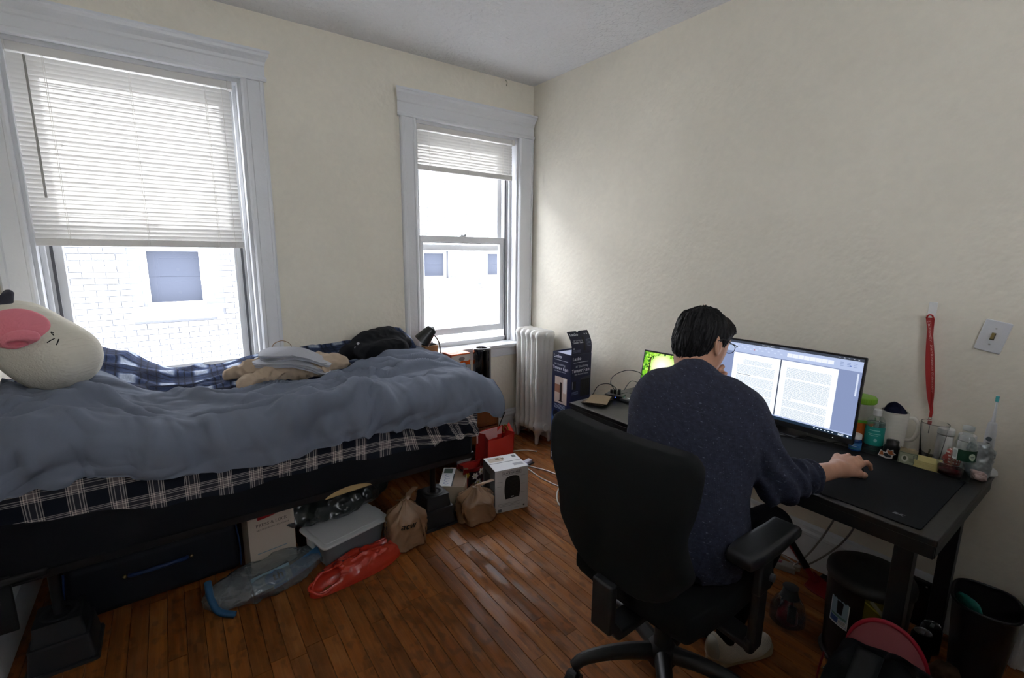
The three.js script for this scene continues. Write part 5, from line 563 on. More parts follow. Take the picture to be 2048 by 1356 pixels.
{ // envelopes, usb hub, power brick, cables
  const e = M(0x6a5a48, 0.85); for (let k = 0; k < 3; k++) one('kraft_envelope', ['brown envelope at the bottom of the pile at the desk end', 'grey brown envelope in the middle of the pile at the desk end', 'tan envelope on top of the pile at the desk end'][k], 'envelope', sheet(10, 8, (u, v) => [(u - 0.5) * 0.16, 0.003 + 0.004 * sin(u * 3) * v, (v - 0.5) * 0.11], 0.002), M([0x57493b, 0x6f6253, 0x86745d][k], 0.85), [-0.625, DY + 0.001 + k * 0.006, 1.385 + k * 0.006], 0.25 + k * 0.16, 'envelopes piled on the desk');
  const h = thing('usb_hub', 'black USB charging hub with a blue light and plugged cables', 'hub', [-0.505, DY, 1.4], 0.35); part(h, 'case', bx(0.06, 0.026, 0.1, 0, 0.013, 0, 0.004), blackPl); part(h, 'indicator', sph(0.0022, -0.0305, 0.016, 0.012, 8), new THREE.MeshStandardMaterial({ color: 0x101030, emissive: 0x4a6cff, emissiveIntensity: 2 }));
  for (const [z, hh] of [[-0.02, 0.022], [0.0, 0.026], [0.022, 0.03]]) part(h, 'plug', bx(0.014, hh, 0.016, 0, 0.026 + hh / 2, z, 0.003), blackPl);
  const bc = M(0x0b0b0c, 0.5), C = (l, pts, r = 0.0022) => one('black_cable', l, 'cable', tube(pts, r, 70, 7), bc, [0, DY, 0]);
  C('black cable arching high from the hub toward the laptop', [[-0.505, 0.05, 1.39], [-0.5, 0.075, 1.36], [-0.45, 0.1, 1.33], [-0.38, 0.13, 1.36], [-0.3, 0.11, 1.4], [-0.25, 0.03, 1.42]]);
  C('black cable in a low loop behind the hub', [[-0.505, 0.055, 1.41], [-0.53, 0.08, 1.38], [-0.57, 0.07, 1.34], [-0.6, 0.02, 1.325], [-0.62, 0.003, 1.335]]);
  C('black cable curling in the middle of the desk behind the laptop', [[-0.47, 0.05, 1.43], [-0.42, 0.08, 1.42], [-0.36, 0.075, 1.4], [-0.3, 0.045, 1.4], [-0.28, 0.003, 1.39], [-0.36, 0.003, 1.37], [-0.45, 0.003, 1.36]]);
  const pb = thing('power_brick', 'black power brick behind the laptop screen corner', 'adapter', [-0.14, DY, 1.4], 0.2); part(pb, 'brick', bx(0.06, 0.032, 0.11, 0, 0.016, 0, 0.006), blackPl); part(pb, 'cord', tube([[0, 0.016, 0.055], [-0.02, 0.01, 0.1], [-0.03, 0.004, 0.16]], 0.003, 20, 7), bc);
  one('monitor_cable', 'black cable looping on the desk under the monitor edge', 'cable', tube([[-0.2, 0.004, 2.08], [-0.3, 0.004, 2.12], [-0.33, 0.018, 2.17], [-0.3, 0.006, 2.25], [-0.24, 0.004, 2.33], [-0.17, 0.004, 2.36]], 0.0024, 60, 7), bc, [0, DY, 0]);
}
{ // desk mat and mouse
  const o = thing('desk_mat', 'large black desk mat with a small printed mark at its corner', 'mat', [-0.475, DY, 2.385]); part(o, 'mat', ext(rshape(0.51, 0.74, 0.012), 0.003, 0.001).rotateX(-PI / 2), M(new THREE.Color().setRGB(0.012, 0.0125, 0.014), 0.85, { bumpMap: rep(weave, 4), bumpScale: 0.0004 }));
  part(o, 'logo', ext(poly([[0, 0], [0.004, 0.014], [0.012, 0.014], [0.009, 0.008], [0.016, 0.008], [0.02, 0.014], [0.03, 0.014], [0.027, 0.01], [0.022, 0.01], [0.02, 0.005], [0.028, 0.001], [0.024, 0], [0.014, 0.004], [0.01, 0]]), 0.0003).rotateX(-PI / 2).rotateY(-PI / 2).translate(-0.21, 0.003, 0.29), M(0x77797c, 0.6));
  const m = thing('mouse', 'dark computer mouse under the right hand on the desk mat', 'mouse', [-0.465, DY + 0.003, 2.497], 0.05); part(m, 'shell', nets((x, y, z) => max(ell(x, y, z, [0, 0.0, 0], [0.06, 0.034, 0.031]), -y + 0.0005), [-0.07, -0.005, -0.04], [0.07, 0.045, 0.04], 0.003), M(0x101113, 0.35)); part(m, 'wheel', rot(cyl(0.008, 0.008, 0.006, 0, 0, 0, 16), PI / 2).translate(0.03, 0.026, 0), M(0x3a3c40, 0.5));
}
{ // bottles and jars
  let o = thing('pill_bottle', 'small blue bottle with a white cap in front of the monitor corner', 'bottle', [-0.222, DY, 2.42]); part(o, 'bottle', lathe([[0, 0], [0.02, 0], [0.022, 0.003], [0.022, 0.042], [0.018, 0.049], [0.015, 0.052], [0, 0.052]], 32), M(0x1d3f7a, 0.25)); let l = label(0.0223, 0.03, 0.008, -1.2, 1.6, 128, 64, (x) => { x.fillStyle = '#2f6bb0'; x.fillRect(0, 0, 128, 64); x.fillStyle = '#7fb2dd'; x.fillRect(10, 16, 90, 5); x.fillStyle = '#cfe0ef'; x.fillRect(10, 30, 70, 4); x.fillStyle = '#2a7f5a'; x.fillRect(0, 50, 128, 6); }); part(o, 'label', l.g, l.m); part(o, 'cap', lathe([[0, 0.05], [0.019, 0.05], [0.0195, 0.054], [0.019, 0.068], [0.017, 0.07], [0, 0.07]], 32), whitePl);
  o = thing('gummy_jar', 'wide clear jar with orange label and bright green lid behind the monitor', 'jar', [-0.125, DY, 2.395]); part(o, 'jar', lathe([[0, 0.001], [0.048, 0.001], [0.052, 0.006], [0.053, 0.13], [0.048, 0.155], [0.042, 0.165], [0.042, 0.18]], 40), clearPl); part(o, 'contents', lathe([[0, 0.004], [0.049, 0.005], [0.05, 0.05], [0.046, 0.07], [0, 0.075]], 32), M(0x8c2f12, 0.6)); l = label(0.0535, 0.095, 0.02, -0.9, 2.3, 320, 128, (x) => { x.fillStyle = '#d4661a'; x.fillRect(0, 0, 320, 128); x.fillStyle = '#5fa22a'; x.fillRect(0, 0, 320, 16); x.fillStyle = '#efe9dd'; x.fillRect(210, 30, 80, 50); x.fillStyle = '#33523a'; x.beginPath(); x.arc(60, 98, 16, 0, 7); x.fill(); x.fillStyle = '#8d8478'; for (let i = 0; i < 5; i++) x.fillRect(216, 38 + i * 8, 66, 3); x.fillStyle = '#b03c16'; x.fillRect(100, 96, 220, 32); }); part(o, 'label', l.g, l.m); part(o, 'lid', [lathe([[0, 0.178], [0.046, 0.178], [0.048, 0.181], [0.048, 0.2], [0.045, 0.204], [0, 0.205]], 40), ...Array.from({ length: 40 }, (_, i) => bx(0.002, 0.018, 0.002, 0.048 * cos(i * PI / 20), 0.19, 0.048 * sin(i * PI / 20)))], M(new THREE.Color().setRGB(0.22, 0.45, 0.03), 0.45));
  o = thing('sanitizer_bottle', 'clear hand sanitizer bottle with a teal label beside the mug', 'bottle', [-0.165, DY, 2.462]); part(o, 'bottle', lathe([[0, 0.001], [0.028, 0.001], [0.032, 0.005], [0.032, 0.115], [0.029, 0.132], [0.02, 0.142], [0.012, 0.147], [0.012, 0.155]], 40), clearPl); part(o, 'gel', lathe([[0, 0.003], [0.03, 0.004], [0.0305, 0.118], [0, 0.118]], 32), M(0xcfe4e2, 0.1, { transmission: 0.85, thickness: 0 })); l = label(0.0323, 0.075, 0.03, -1.35, 1.7, 256, 160, (x) => { x.fillStyle = '#1f9a8e'; x.fillRect(0, 0, 256, 160); x.fillStyle = '#9fd6cf'; x.fillRect(90, 24, 90, 8); x.fillRect(80, 56, 110, 5); x.fillRect(90, 70, 80, 5); x.beginPath(); x.arc(150, 112, 15, 0, 7); x.fill(); }); part(o, 'label', l.g, l.m); part(o, 'cap', lathe([[0, 0.147], [0.014, 0.147], [0.0145, 0.15], [0.014, 0.17], [0.012, 0.173], [0, 0.173]], 24), whitePl);
  o = thing('mug', 'tall white ribbed mug with a dark base and big handle', 'mug', [-0.1, DY, 2.5]); part(o, 'cup', sheet(64, 30, (u, v) => { const a = u * 2 * PI, y = 0.022 + 0.143 * v, r = 0.042 + 0.004 * v + 0.0006 * sin(v * 60 + 2 * sin(a * 3)); return [r * cos(a), y, -r * sin(a)]; }, 0.0035, [1, 1], true), M(0xebe7dc, 0.5)); part(o, 'base', lathe([[0, 0], [0.04, 0], [0.042, 0.004], [0.042, 0.024], [0, 0.025]], 40), M(0x14182a, 0.5), 'navy base'); part(o, 'handle', tube([[0.02, 0.14, 0.038], [0.022, 0.144, 0.056], [0.024, 0.128, 0.07], [0.024, 0.085, 0.071], [0.022, 0.056, 0.058], [0.02, 0.05, 0.038]], 0.007, 50, 12), M(0xebe7dc, 0.5));
  one('navy_cloth', 'dark navy cloth stuffed into the white mug', 'cloth', nets((x, y, z) => smin(cap(x, y, z, [0, -0.05, 0], [0, 0.0, 0], 0.03, 0.034), cap(x, y, z, [0, 0, 0], [0.004, 0.03, -0.008], 0.03, 0.016), 0.02) - 0.006 * fbm3(x * 40 + 5, y * 40, z * 40 + 5), [-0.05, -0.09, -0.05], [0.05, 0.07, 0.05], 0.004), M(0x0e1226, 0.9), [-0.1, DY + 0.15, 2.5]);
  o = thing('drinking_glass', 'clear tapered drinking glass under the hanging red lanyard', 'glass', [-0.092, DY, 2.624]); part(o, 'glass', lathe([[0, 0], [0.03, 0], [0.033, 0.004], [0.043, 0.15], [0.0415, 0.151], [0.0395, 0.148], [0.0305, 0.012], [0, 0.01]], 48), M(0xffffff, 0.02, { transmission: 1, thickness: 0.01, ior: 1.45 }));
  one('keys_in_glass', 'small bunch of keys lying in the drinking glass', 'keys', mg([bx(0.02, 0.0025, 0.009, 0, 0.014, 0, 0.001), rot(bx(0.024, 0.0025, 0.009, 0, 0, 0, 0.001), 0.4, 0.9).translate(-0.004, 0.02, 0.004), new THREE.TorusGeometry(0.009, 0.0012, 6, 20).translate(0.003, 0.03, -0.004)]), M(0x7f7c5a, 0.35, { metalness: 0.8 }), [-0.092, DY, 2.624]);
  o = thing('black_canister', 'small black canister with a dog sticker on its front', 'canister', [-0.19, DY, 2.53]); part(o, 'body', lathe([[0, 0], [0.026, 0], [0.028, 0.004], [0.026, 0.045], [0.02, 0.055], [0.02, 0.07], [0, 0.072]], 32), M(0x0d0d0f, 0.3));
  { const s = new THREE.Shape(); s.moveTo(-0.03, -0.012); s.lineTo(-0.024, 0.012); s.lineTo(-0.016, 0.006); s.lineTo(-0.008, 0.004); s.lineTo(-0.004, 0.019); s.lineTo(0.004, 0.013); s.lineTo(0.014, 0.018); s.lineTo(0.016, 0.006); s.lineTo(0.024, 0.002); s.lineTo(0.016, -0.004); s.lineTo(0.014, -0.018); s.lineTo(-0.006, -0.02); s.lineTo(-0.03, -0.012); const st = part(o, 'sticker', ext(s, 0.001).rotateY(-PI / 2 + 0.35).translate(-0.036, 0.026, 0.0), M(0xd8d4cc, 0.5), 'white edged dog sticker'); const orange = poly([[-0.027, -0.009], [-0.022, 0.008], [-0.016, 0.004], [-0.013, -0.008]]), head = poly([[-0.004, 0.015], [0.004, 0.011], [0.012, 0.014], [0.013, 0.005], [0.019, 0.002], [0.012, -0.003], [0.002, -0.002], [-0.003, 0.006]]), bod = poly([[-0.012, 0.001], [-0.004, 0.001], [0.002, -0.004], [0.01, -0.006], [0.009, -0.014], [-0.004, -0.015], [-0.014, -0.009]]); part(st, 'sticker_ink', mg([ext(orange, 0.0004), ext(head, 0.0004)]).translate(0, 0, 0.001).rotateY(-PI / 2 + 0.35).translate(-0.036, 0.026, 0), M(0xa85a26, 0.5)); part(st, 'sticker_ink', ext(bod, 0.0004).translate(0, 0, 0.001).rotateY(-PI / 2 + 0.35).translate(-0.036, 0.026, 0), M(0x24262c, 0.5)); }
  o = thing('banknote_bundle', 'folded green banknote standing around a wad of tan papers', 'banknotes', [-0.2, DY, 2.585], 0.15); part(o, 'note', sheet(10, 6, (u, v) => [-0.016 - 0.004 * sin(u * 3), v * 0.048, (u - 0.5) * 0.056], 0.0008), M(0xffffff, 0.75, { map: canvasTex(256, 200, (x) => { x.fillStyle = '#9a9f86'; x.fillRect(0, 0, 256, 200); x.strokeStyle = '#5d6650'; x.lineWidth = 8; x.strokeRect(10, 10, 236, 180); x.fillStyle = '#c9c9b8'; x.beginPath(); x.ellipse(90, 100, 46, 56, 0, 0, 7); x.fill(); x.fillStyle = '#4d5644'; x.beginPath(); x.ellipse(90, 95, 24, 34, 0, 0, 7); x.fill(); x.font = 'bold 52px serif'; x.fillText('1', 190, 70); x.fillText('1', 200, 176); for (let i = 0; i < 8; i++) x.fillRect(150, 80 + i * 9, 60, 3); }) }));
  for (let k = 0; k < 6; k++) part(o, 'paper', sheet(8, 4, (u, v) => [-0.012 + k * 0.0045 + 0.003 * sin(u * 8 + k), v * (0.055 + 0.004 * sin(k * 2 + u * 3)), (u - 0.5) * 0.052], 0.0006), M([0xa89a78, 0x9a8a68, 0xb0a284][k % 3], 0.8));
  o = thing('sticky_notes', 'pad of pale yellow sticky notes next to the banknotes', 'notepad', [-0.178, DY, 2.64], 0.12); for (let k = 0; k < 5; k++) part(o, 'sheet', bx(0.072 - (k % 2) * 0.001, 0.0055, 0.074, rr(-0.001, 0.001), 0.003 + k * 0.0056, rr(-0.001, 0.001), 0.0006, 1), M(new THREE.Color().setRGB(0.62, 0.54, 0.22), 0.8));
  o = thing('jam_jar', 'short open glass of dark red jam beside the water bottle', 'jar', [-0.2, DY, 2.703]); part(o, 'glass', lathe([[0, 0], [0.034, 0], [0.037, 0.004], [0.038, 0.048], [0.035, 0.05], [0.0345, 0.046], [0.034, 0.008], [0, 0.006]], 40), clearPl); part(o, 'jam', lathe([[0, 0.007], [0.0335, 0.008], [0.0338, 0.032], [0, 0.033]], 32), M(0x4a060a, 0.25));
  o = thing('candy_wrapper', 'red and white checked wrapper twisted between the jar and water bottle', 'wrapper', [-0.135, DY, 2.695]); part(o, 'paper', nets((x, y, z) => ell(x, y, z, [0, 0.04, 0], [0.016, 0.036, 0.02]) - 0.008 * fbm3(x * 50 + 5, y * 50, z * 50), [-0.04, 0, -0.04], [0.04, 0.085, 0.04], 0.003, 22), M(0xffffff, 0.6, { map: tex(64, 64, (u, v) => (abs(u % 0.25 - 0.12) < 0.06 || abs(v % 0.25 - 0.12) < 0.06 ? [0.66, 0.3, 0.27] : [0.86, 0.8, 0.78])) }));
  o = thing('water_bottle', 'empty clear plastic water bottle with a dark green label', 'bottle', [-0.225, DY, 2.737]); part(o, 'bottle', lathe([[0, 0.004], [0.016, 0.001], [0.028, 0.003], [0.031, 0.01], [0.0285, 0.018], [0.031, 0.027], [0.0285, 0.036], [0.031, 0.045], [0.0285, 0.054], [0.031, 0.063], [0.029, 0.072], [0.032, 0.08], [0.032, 0.122], [0.029, 0.14], [0.021, 0.158], [0.014, 0.168], [0.013, 0.176], [0.0155, 0.178], [0.0155, 0.181], [0.013, 0.183], [0.013, 0.188]], 40), clearPl); l = label(0.0324, 0.04, 0.082, -0.9, 1.5, 320, 110, (x) => { x.fillStyle = '#11402c'; x.fillRect(0, 0, 320, 110); x.fillStyle = '#d8ddd9'; x.fillRect(0, 0, 70, 110); x.fillStyle = '#333b38'; for (let i = 0; i < 9; i++) x.fillRect(8, 20 + i * 8, 52, 3); x.fillStyle = '#c9d6c0'; x.beginPath(); x.ellipse(240, 60, 44, 34, 0.3, 0, 7); x.fill(); x.fillStyle = '#11402c'; x.fillRect(214, 50, 50, 8); x.fillRect(220, 66, 44, 8); }); part(o, 'label', l.g, l.m); part(o, 'cap', lathe([[0, 0.186], [0.0155, 0.186], [0.016, 0.188], [0.0155, 0.2], [0, 0.201]], 28), M(0xd5d9d8, 0.4, { transmission: 0.3, thickness: 0 }));
  one('foil_pouch', 'crumpled silver foil pouch standing behind the water bottle', 'pouch', nets((x, y, z) => { const n = 1 - abs(2 * fbm3(x * 30 + 4, y * 24, z * 30 + 4) - 1); return max(ell(x, y, z, [0, 0.065, 0], [0.016 + 0.01 * (1 - y / 0.13), 0.08, 0.032]) - 0.006 * n * n, max(-y + 0.001, y - 0.128)); }, [-0.045, -0.005, -0.05], [0.045, 0.14, 0.05], 0.0035), M(0xaab0b3, 0.3, { metalness: 0.45 }), [-0.14, DY, 2.765], 0.2);
  for (const [x, z, h, t] of [[-0.075, 2.655, 0.135, 'white lidded pot left of the water bottle top by the wall'], [-0.075, 2.715, 0.13, 'white lidded pot between the water bottle and toothbrush']]) { o = thing('white_pot', t, 'pot', [x, DY, z], 0, 'white pots by the wall'); part(o, 'pot', lathe([[0, 0], [0.022, 0], [0.024, 0.003], [0.024, h - 0.03], [0.02, h - 0.022], [0, h - 0.022]], 32), whitePl); part(o, 'lid', lathe([[0, h - 0.024], [0.025, h - 0.024], [0.0258, h - 0.02], [0.025, h - 0.002], [0.023, h], [0, h]], 32), M(0xe2e2e0, 0.4)); }
  one('pink_wrapper', 'crumpled pinkish wrapper at the foot of the water bottle', 'wrapper', nets((x, y, z) => max(ell(x, y, z, [0, 0.018, 0], [0.022, 0.018, 0.022]) - 0.024 * (fbm3(x * 60 + 5, y * 60, z * 60) - 0.45), -y + 0.0005), [-0.05, -0.003, -0.05], [0.05, 0.06, 0.05], 0.0035), M(0xb59a94, 0.5), [-0.165, DY, 2.775]);
  o = thing('electric_toothbrush', 'white electric toothbrush standing in its charger at the desk corner', 'toothbrush', [-0.075, DY, 2.772]); part(o, 'handle', lathe([[0, 0.03], [0.012, 0.03], [0.0145, 0.045], [0.0155, 0.1], [0.0145, 0.16], [0.012, 0.19], [0.007, 0.196], [0, 0.197]], 28), M(0xd6d7d9, 0.3)); part(o, 'button', [rot(cyl(0.008, 0.008, 0.004, 0, 0, 0, 16), 0, 0, PI / 2).translate(-0.0155, 0.135, 0), rot(cyl(0.007, 0.007, 0.004, 0, 0, 0, 16), 0, 0, PI / 2).translate(-0.0158, 0.115, 0)], M(0x54585e, 0.3)); part(o, 'indicator', bx(0.002, 0.004, 0.01, -0.0155, 0.065, 0.0), new THREE.MeshStandardMaterial({ color: 0x103010, emissive: 0x35d02a, emissiveIntensity: 1.4 })); const hd = part(o, 'brush_neck', [lathe([[0.0065, 0.194], [0.005, 0.21], [0.003, 0.25], [0.003, 0.27]], 16), bx(0.005, 0.026, 0.011, 0, 0.28, 0, 0.0025)], M(0xdfe1e3, 0.35)); part(hd, 'bristles', bx(0.01, 0.02, 0.009, -0.006, 0.282, 0, 0.002), M(0x4fb0b4, 0.8));
  o = thing('toothbrush_charger', 'white oval toothbrush charging base at the far desk corner', 'charger', [-0.075, DY, 2.772]); part(o, 'base', lathe([[0, 0], [0.034, 0], [0.038, 0.006], [0.036, 0.018], [0.025, 0.026], [0, 0.028]], 36).scale(0.9, 1, 1.0), M(0xdadbdc, 0.35)); part(o, 'peg', cyl(0.008, 0.01, 0.01, 0, 0.0265, 0, 16), whitePl);
}
// ---------- on the right wall ----------
{
  let o = thing('adhesive_hook', 'white adhesive plastic hook on the right wall holding a lanyard', 'hook', [-0.001, 1.262, 2.54]); part(o, 'plate', bx(0.004, 0.075, 0.026, -0.002, 0.012, 0, 0.006), whitePl); part(o, 'hook', tube([[-0.003, 0.0, 0], [-0.016, -0.012, 0], [-0.022, -0.016, 0], [-0.024, -0.006, 0]], 0.0045, 20, 8), whitePl);
  o = thing('red_lanyard', 'red printed lanyard hanging from the white hook above the glass', 'lanyard', [0, 0, 0]);
  const rd = M(new THREE.Color().setRGB(0.42, 0.022, 0.02), 0.6), ltex = canvasTex(1024, 64, (x, W, h) => { x.fillStyle = '#a3211d'; x.fillRect(0, 0, W, h); x.fillStyle = '#e2b9b4'; x.font = '44px serif'; x.fillText('University   Northeastern University', 30, 46); });
  const strap = (s, z0, z1) => sheet(60, 4, (u, v) => { const y = 1.252 - 0.375 * u, tw = s > 0 ? 0.2 + 0.25 * u : -0.35 - 0.5 * u, a = (v - 0.5) * 0.019, bow = 0.009 * sin(PI * u); return [-0.024 + s * 0.004 * (1 - u) + 0.006 * u + sin(tw) * a - bow * 0.3, y, lerp(z0, z1, u) + 0.006 * u - s * bow + cos(tw) * a * (1 - 0.55 * sst(0.8, 1, u))]; }, 0.0014, [1, 1]);
  const s1 = part(o, 'strap', strap(-1, 2.537, 2.585), M(0xffffff, 0.6, { map: ltex })); part(o, 'strap', strap(1, 2.545, 2.588), rd);
  part(o, 'loop_top', tube([[-0.02, 1.25, 2.53], [-0.024, 1.262, 2.536], [-0.026, 1.262, 2.546], [-0.02, 1.248, 2.552]], 0.003, 16, 6), rd); part(o, 'crimp', bx(0.006, 0.022, 0.01, -0.02, 0.872, 2.592, 0.002), rd); part(o, 'tag', bx(0.005, 0.016, 0.014, -0.022, 0.84, 2.592, 0.002), M(0xa0332b, 0.6)); part(o, 'clasp', [new THREE.TorusGeometry(0.005, 0.0012, 8, 18).rotateY(PI / 2).translate(-0.021, 0.857, 2.592), tube([[-0.022, 0.832, 2.592], [-0.026, 0.82, 2.594], [-0.022, 0.8, 2.592], [-0.018, 0.79, 2.591]], 0.0014, 24, 6)], M(0xb8b8b8, 0.25, { metalness: 1 }));
  o = thing('light_switch', 'white wall light switch plate with a tan toggle', 'light switch', [-0.0005, 1.203, 2.72]); o.rotation.x = 0.18; part(o, 'plate', ext(rshape(0.073, 0.115, 0.006), 0.007, 0.003).rotateY(-PI / 2), M(0xd9dade, 0.35)); part(o, 'toggle', bx(0.016, 0.022, 0.009, -0.012, 0.003, 0, 0.002), M(0x8a7a4a, 0.4), 'tan toggle'); part(o, 'toggle_slot', bx(0.001, 0.026, 0.012, -0.0072, 0, 0), M(0x4d4630, 0.6)); for (const y of [-0.03, 0.03]) part(o, 'screw', rot(cyl(0.003, 0.003, 0.002, 0, 0, 0, 12), 0, 0, PI / 2).translate(-0.0075, y, 0), M(0xb5b5b0, 0.4));
}
// ---------- under the desk ----------
{
  let o = thing('lidded_bin', 'round black lidded pedal bin with a picture label under the desk', 'bin', [-0.44, 0, 2.59]);
  part(o, 'body', lathe([[0, 0.012], [0.112, 0.012], [0.116, 0.02], [0.128, 0.325], [0.126, 0.33], [0, 0.33]], 56), M(new THREE.Color().setRGB(0.01, 0.01, 0.011), 0.35)); part(o, 'lid', lathe([[0, 0.372], [0.06, 0.371], [0.115, 0.364], [0.131, 0.355], [0.134, 0.345], [0.134, 0.328], [0.128, 0.327]], 56), M(new THREE.Color().setRGB(0.035, 0.034, 0.033), 0.55)); part(o, 'foot_ring', lathe([[0.1, 0], [0.124, 0], [0.127, 0.008], [0.12, 0.018], [0.1, 0.018]], 48), M(0x0a0a0a, 0.5));
  let l = label(0.1255, 0.125, 0.165, -0.66, -0.1, 200, 300, (x) => { x.fillStyle = '#8ea3b5'; x.fillRect(0, 0, 200, 300); x.fillStyle = '#d6dade'; x.fillRect(0, 0, 200, 12); x.fillRect(0, 288, 200, 12); x.fillRect(0, 0, 10, 300); x.fillRect(190, 0, 10, 300); x.fillStyle = '#0d0e12'; x.beginPath(); x.moveTo(72, 84); x.lineTo(140, 84); x.lineTo(134, 190); x.lineTo(78, 190); x.fill(); x.beginPath(); x.ellipse(106, 82, 36, 12, 0, 0, 7); x.fill(); x.fillStyle = '#5a7e74'; x.fillRect(20, 206, 160, 18); x.fillStyle = '#2c4b86'; x.fillRect(10, 232, 90, 50); x.fillStyle = '#d8dcd8'; x.fillRect(104, 236, 80, 44); x.fillStyle = '#22262a'; for (let i = 0; i < 10; i++) x.fillRect(110 + i * 7, 240, 3, 34); }); part(o, 'label', l.g, l.m, 'product picture label');
  l = label(0.128, 0.09, 0.232, 0.2, 1.0, 256, 160, (x) => { x.fillStyle = '#6a6218'; x.fillRect(0, 0, 256, 160); x.strokeStyle = '#a39a3c'; x.lineWidth = 10; x.beginPath(); x.moveTo(0, 20); x.bezierCurveTo(90, 60, 150, 90, 256, 150); x.stroke(); x.strokeStyle = '#8f8c78'; x.lineWidth = 26; x.beginPath(); x.moveTo(40, 0); x.lineTo(140, 80); x.moveTo(170, 0); x.lineTo(200, 100); x.stroke(); }); part(o, 'liner_edge', l.g, l.m, 'yellow bin liner showing under the lid');
  part(o, 'pedal', bx(0.1, 0.012, 0.07, -0.135, 0.014, 0.0, 0.006).rotateY(-0.1), M(0x23282c, 0.4));
  o = thing('waste_basket', 'open black plastic waste basket by the door frame', 'bin', [-0.205, 0, 2.86], 0.15);
  part(o, 'basket', sheet(72, 20, (u, v) => { const a = u * 2 * PI, q = (t) => Math.sign(t) * pow(abs(t), 0.7), w = lerp(0.075, 0.1, v), d = lerp(0.055, 0.075, v); return [q(cos(a)) * d * 1.45, 0.004 + v * 0.305, -q(sin(a)) * w * 0.88]; }, 0.0025, [1, 1], true), M(new THREE.Color().setRGB(0.012, 0.012, 0.014), 0.4)); part(o, 'rim', tube(Array.from({ length: 48 }, (_, i) => { const a = i / 48 * 2 * PI, q = (t) => Math.sign(t) * pow(abs(t), 0.7); return [q(cos(a)) * 0.1095, 0.309, -q(sin(a)) * 0.089]; }), 0.005, 120, 8, true), M(0x131316, 0.4)); part(o, 'base', bx(0.14, 0.004, 0.11, 0, 0.004, 0, 0.002), M(0x0c0c0d, 0.5));
  one('teal_packet', 'crumpled teal packet in the open waste basket', 'packet', nets((x, y, z) => ell(x, y, z, [0, 0, 0], [0.035, 0.03, 0.012]) - 0.01 * fbm3(x * 40 + 3, y * 40, z * 40), [-0.06, -0.05, -0.04], [0.06, 0.05, 0.04], 0.004), M(0x1e7a70, 0.5), [-0.185, 0.245, 2.812], 1.0); one('waste_paper', 'crumpled pink and white paper inside the waste basket', 'paper', nets((x, y, z) => ell(x, y, z, [0, 0, 0], [0.07, 0.06, 0.05]) - 0.02 * fbm3(x * 22 + 3, y * 22, z * 22), [-0.1, -0.09, -0.09], [0.1, 0.1, 0.09], 0.007), M(0x6d5f62, 0.8), [-0.205, 0.15, 2.86]);
  o = thing('hand_vacuum', 'handheld vacuum with a clear dust cup and red core under the desk', 'vacuum', [-0.475, 0, 2.35], 0.2); part(o, 'dust_cup', lathe([[0, 0.004], [0.055, 0.004], [0.066, 0.014], [0.064, 0.06], [0.05, 0.1], [0.034, 0.118]], 40), M(0xd0d8e2, 0.05, { transmission: 0.95, thickness: 0 })); part(o, 'core', lathe([[0, 0.008], [0.04, 0.008], [0.036, 0.05], [0.018, 0.08], [0.014, 0.12], [0, 0.12]], 28), M(0x6d0a12, 0.35)); part(o, 'inner_filter', [bx(0.022, 0.07, 0.03, -0.03, 0.06, 0.02, 0.006), bx(0.018, 0.05, 0.03, 0.03, 0.05, -0.02, 0.006)], M(0x15161a, 0.5)); part(o, 'neck', lathe([[0.036, 0.116], [0.03, 0.13], [0.026, 0.155], [0.03, 0.16], [0, 0.162]], 28), M(0x3d4144, 0.45));
  o = thing('dustpan', 'red and black dustpan leaning on the baseboard under the desk', 'dustpan', [-0.16, 0, 2.3], 0); part(o, 'pan', [sheet(16, 10, (u, v) => [-0.05 + 0.09 * v, 0.006 + 0.03 * v * v + 0.018 * abs(2 * u - 1) ** 4, 0.02 + (u - 0.1) * 0.17], 0.003)], M(0x7c0c14, 0.35)); part(o, 'handle', [beam([0.07, 0.11, -0.115], [0.01, 0.02, 0.03], 0.024, 0.014, 0.005)], M(0x7c0c14, 0.35)); part(o, 'grip', [beam([0.085, 0.125, -0.13], [0.03, 0.055, -0.02], 0.03, 0.018, 0.007), bx(0.05, 0.012, 0.13, 0.06, 0.03, 0.09, 0.005)], M(0x121316, 0.45));
  const wc = M(0x8f8a84, 0.5), C = (l, pts, r = 0.004) => one('white_cable', l, 'cable', tube(pts, r, 80, 8), wc);
  C('white cord hanging from the desk to the left socket block', [[-0.12, 0.69, 2.37], [-0.075, 0.5, 2.37], [-0.05, 0.3, 2.33], [-0.09, 0.12, 2.27], [-0.13, 0.03, 2.22]]); C('white cord drooping in a wide loop under the desk', [[-0.1, 0.69, 2.44], [-0.05, 0.52, 2.45], [-0.05, 0.34, 2.42], [-0.045, 0.2, 2.37], [-0.09, 0.08, 2.29], [-0.13, 0.022, 2.23]]); C('white cord lying along the baseboard behind the chair arm', [[-0.05, 0.005, 1.8], [-0.07, 0.005, 1.95], [-0.06, 0.005, 2.06], [-0.12, 0.012, 2.16]]); C('second white cord along the baseboard toward the dustpan', [[-0.04, 0.005, 1.85], [-0.05, 0.005, 2.0], [-0.04, 0.005, 2.12], [-0.06, 0.005, 2.2]]);
  o = thing('socket_block', 'white multi-plug socket block on the floor under the desk', 'socket', [-0.135, 0, 2.19], 0.3); part(o, 'block', bx(0.05, 0.032, 0.085, 0, 0.016, 0, 0.006), M(0x9c9690, 0.45)); part(o, 'plug', bx(0.028, 0.026, 0.03, -0.002, 0.03, 0.045, 0.005), M(0xa5a09a, 0.45)); part(o, 'switch', bx(0.018, 0.006, 0.014, 0, 0.034, -0.024, 0.002), M(0x8c3a4a, 0.4));
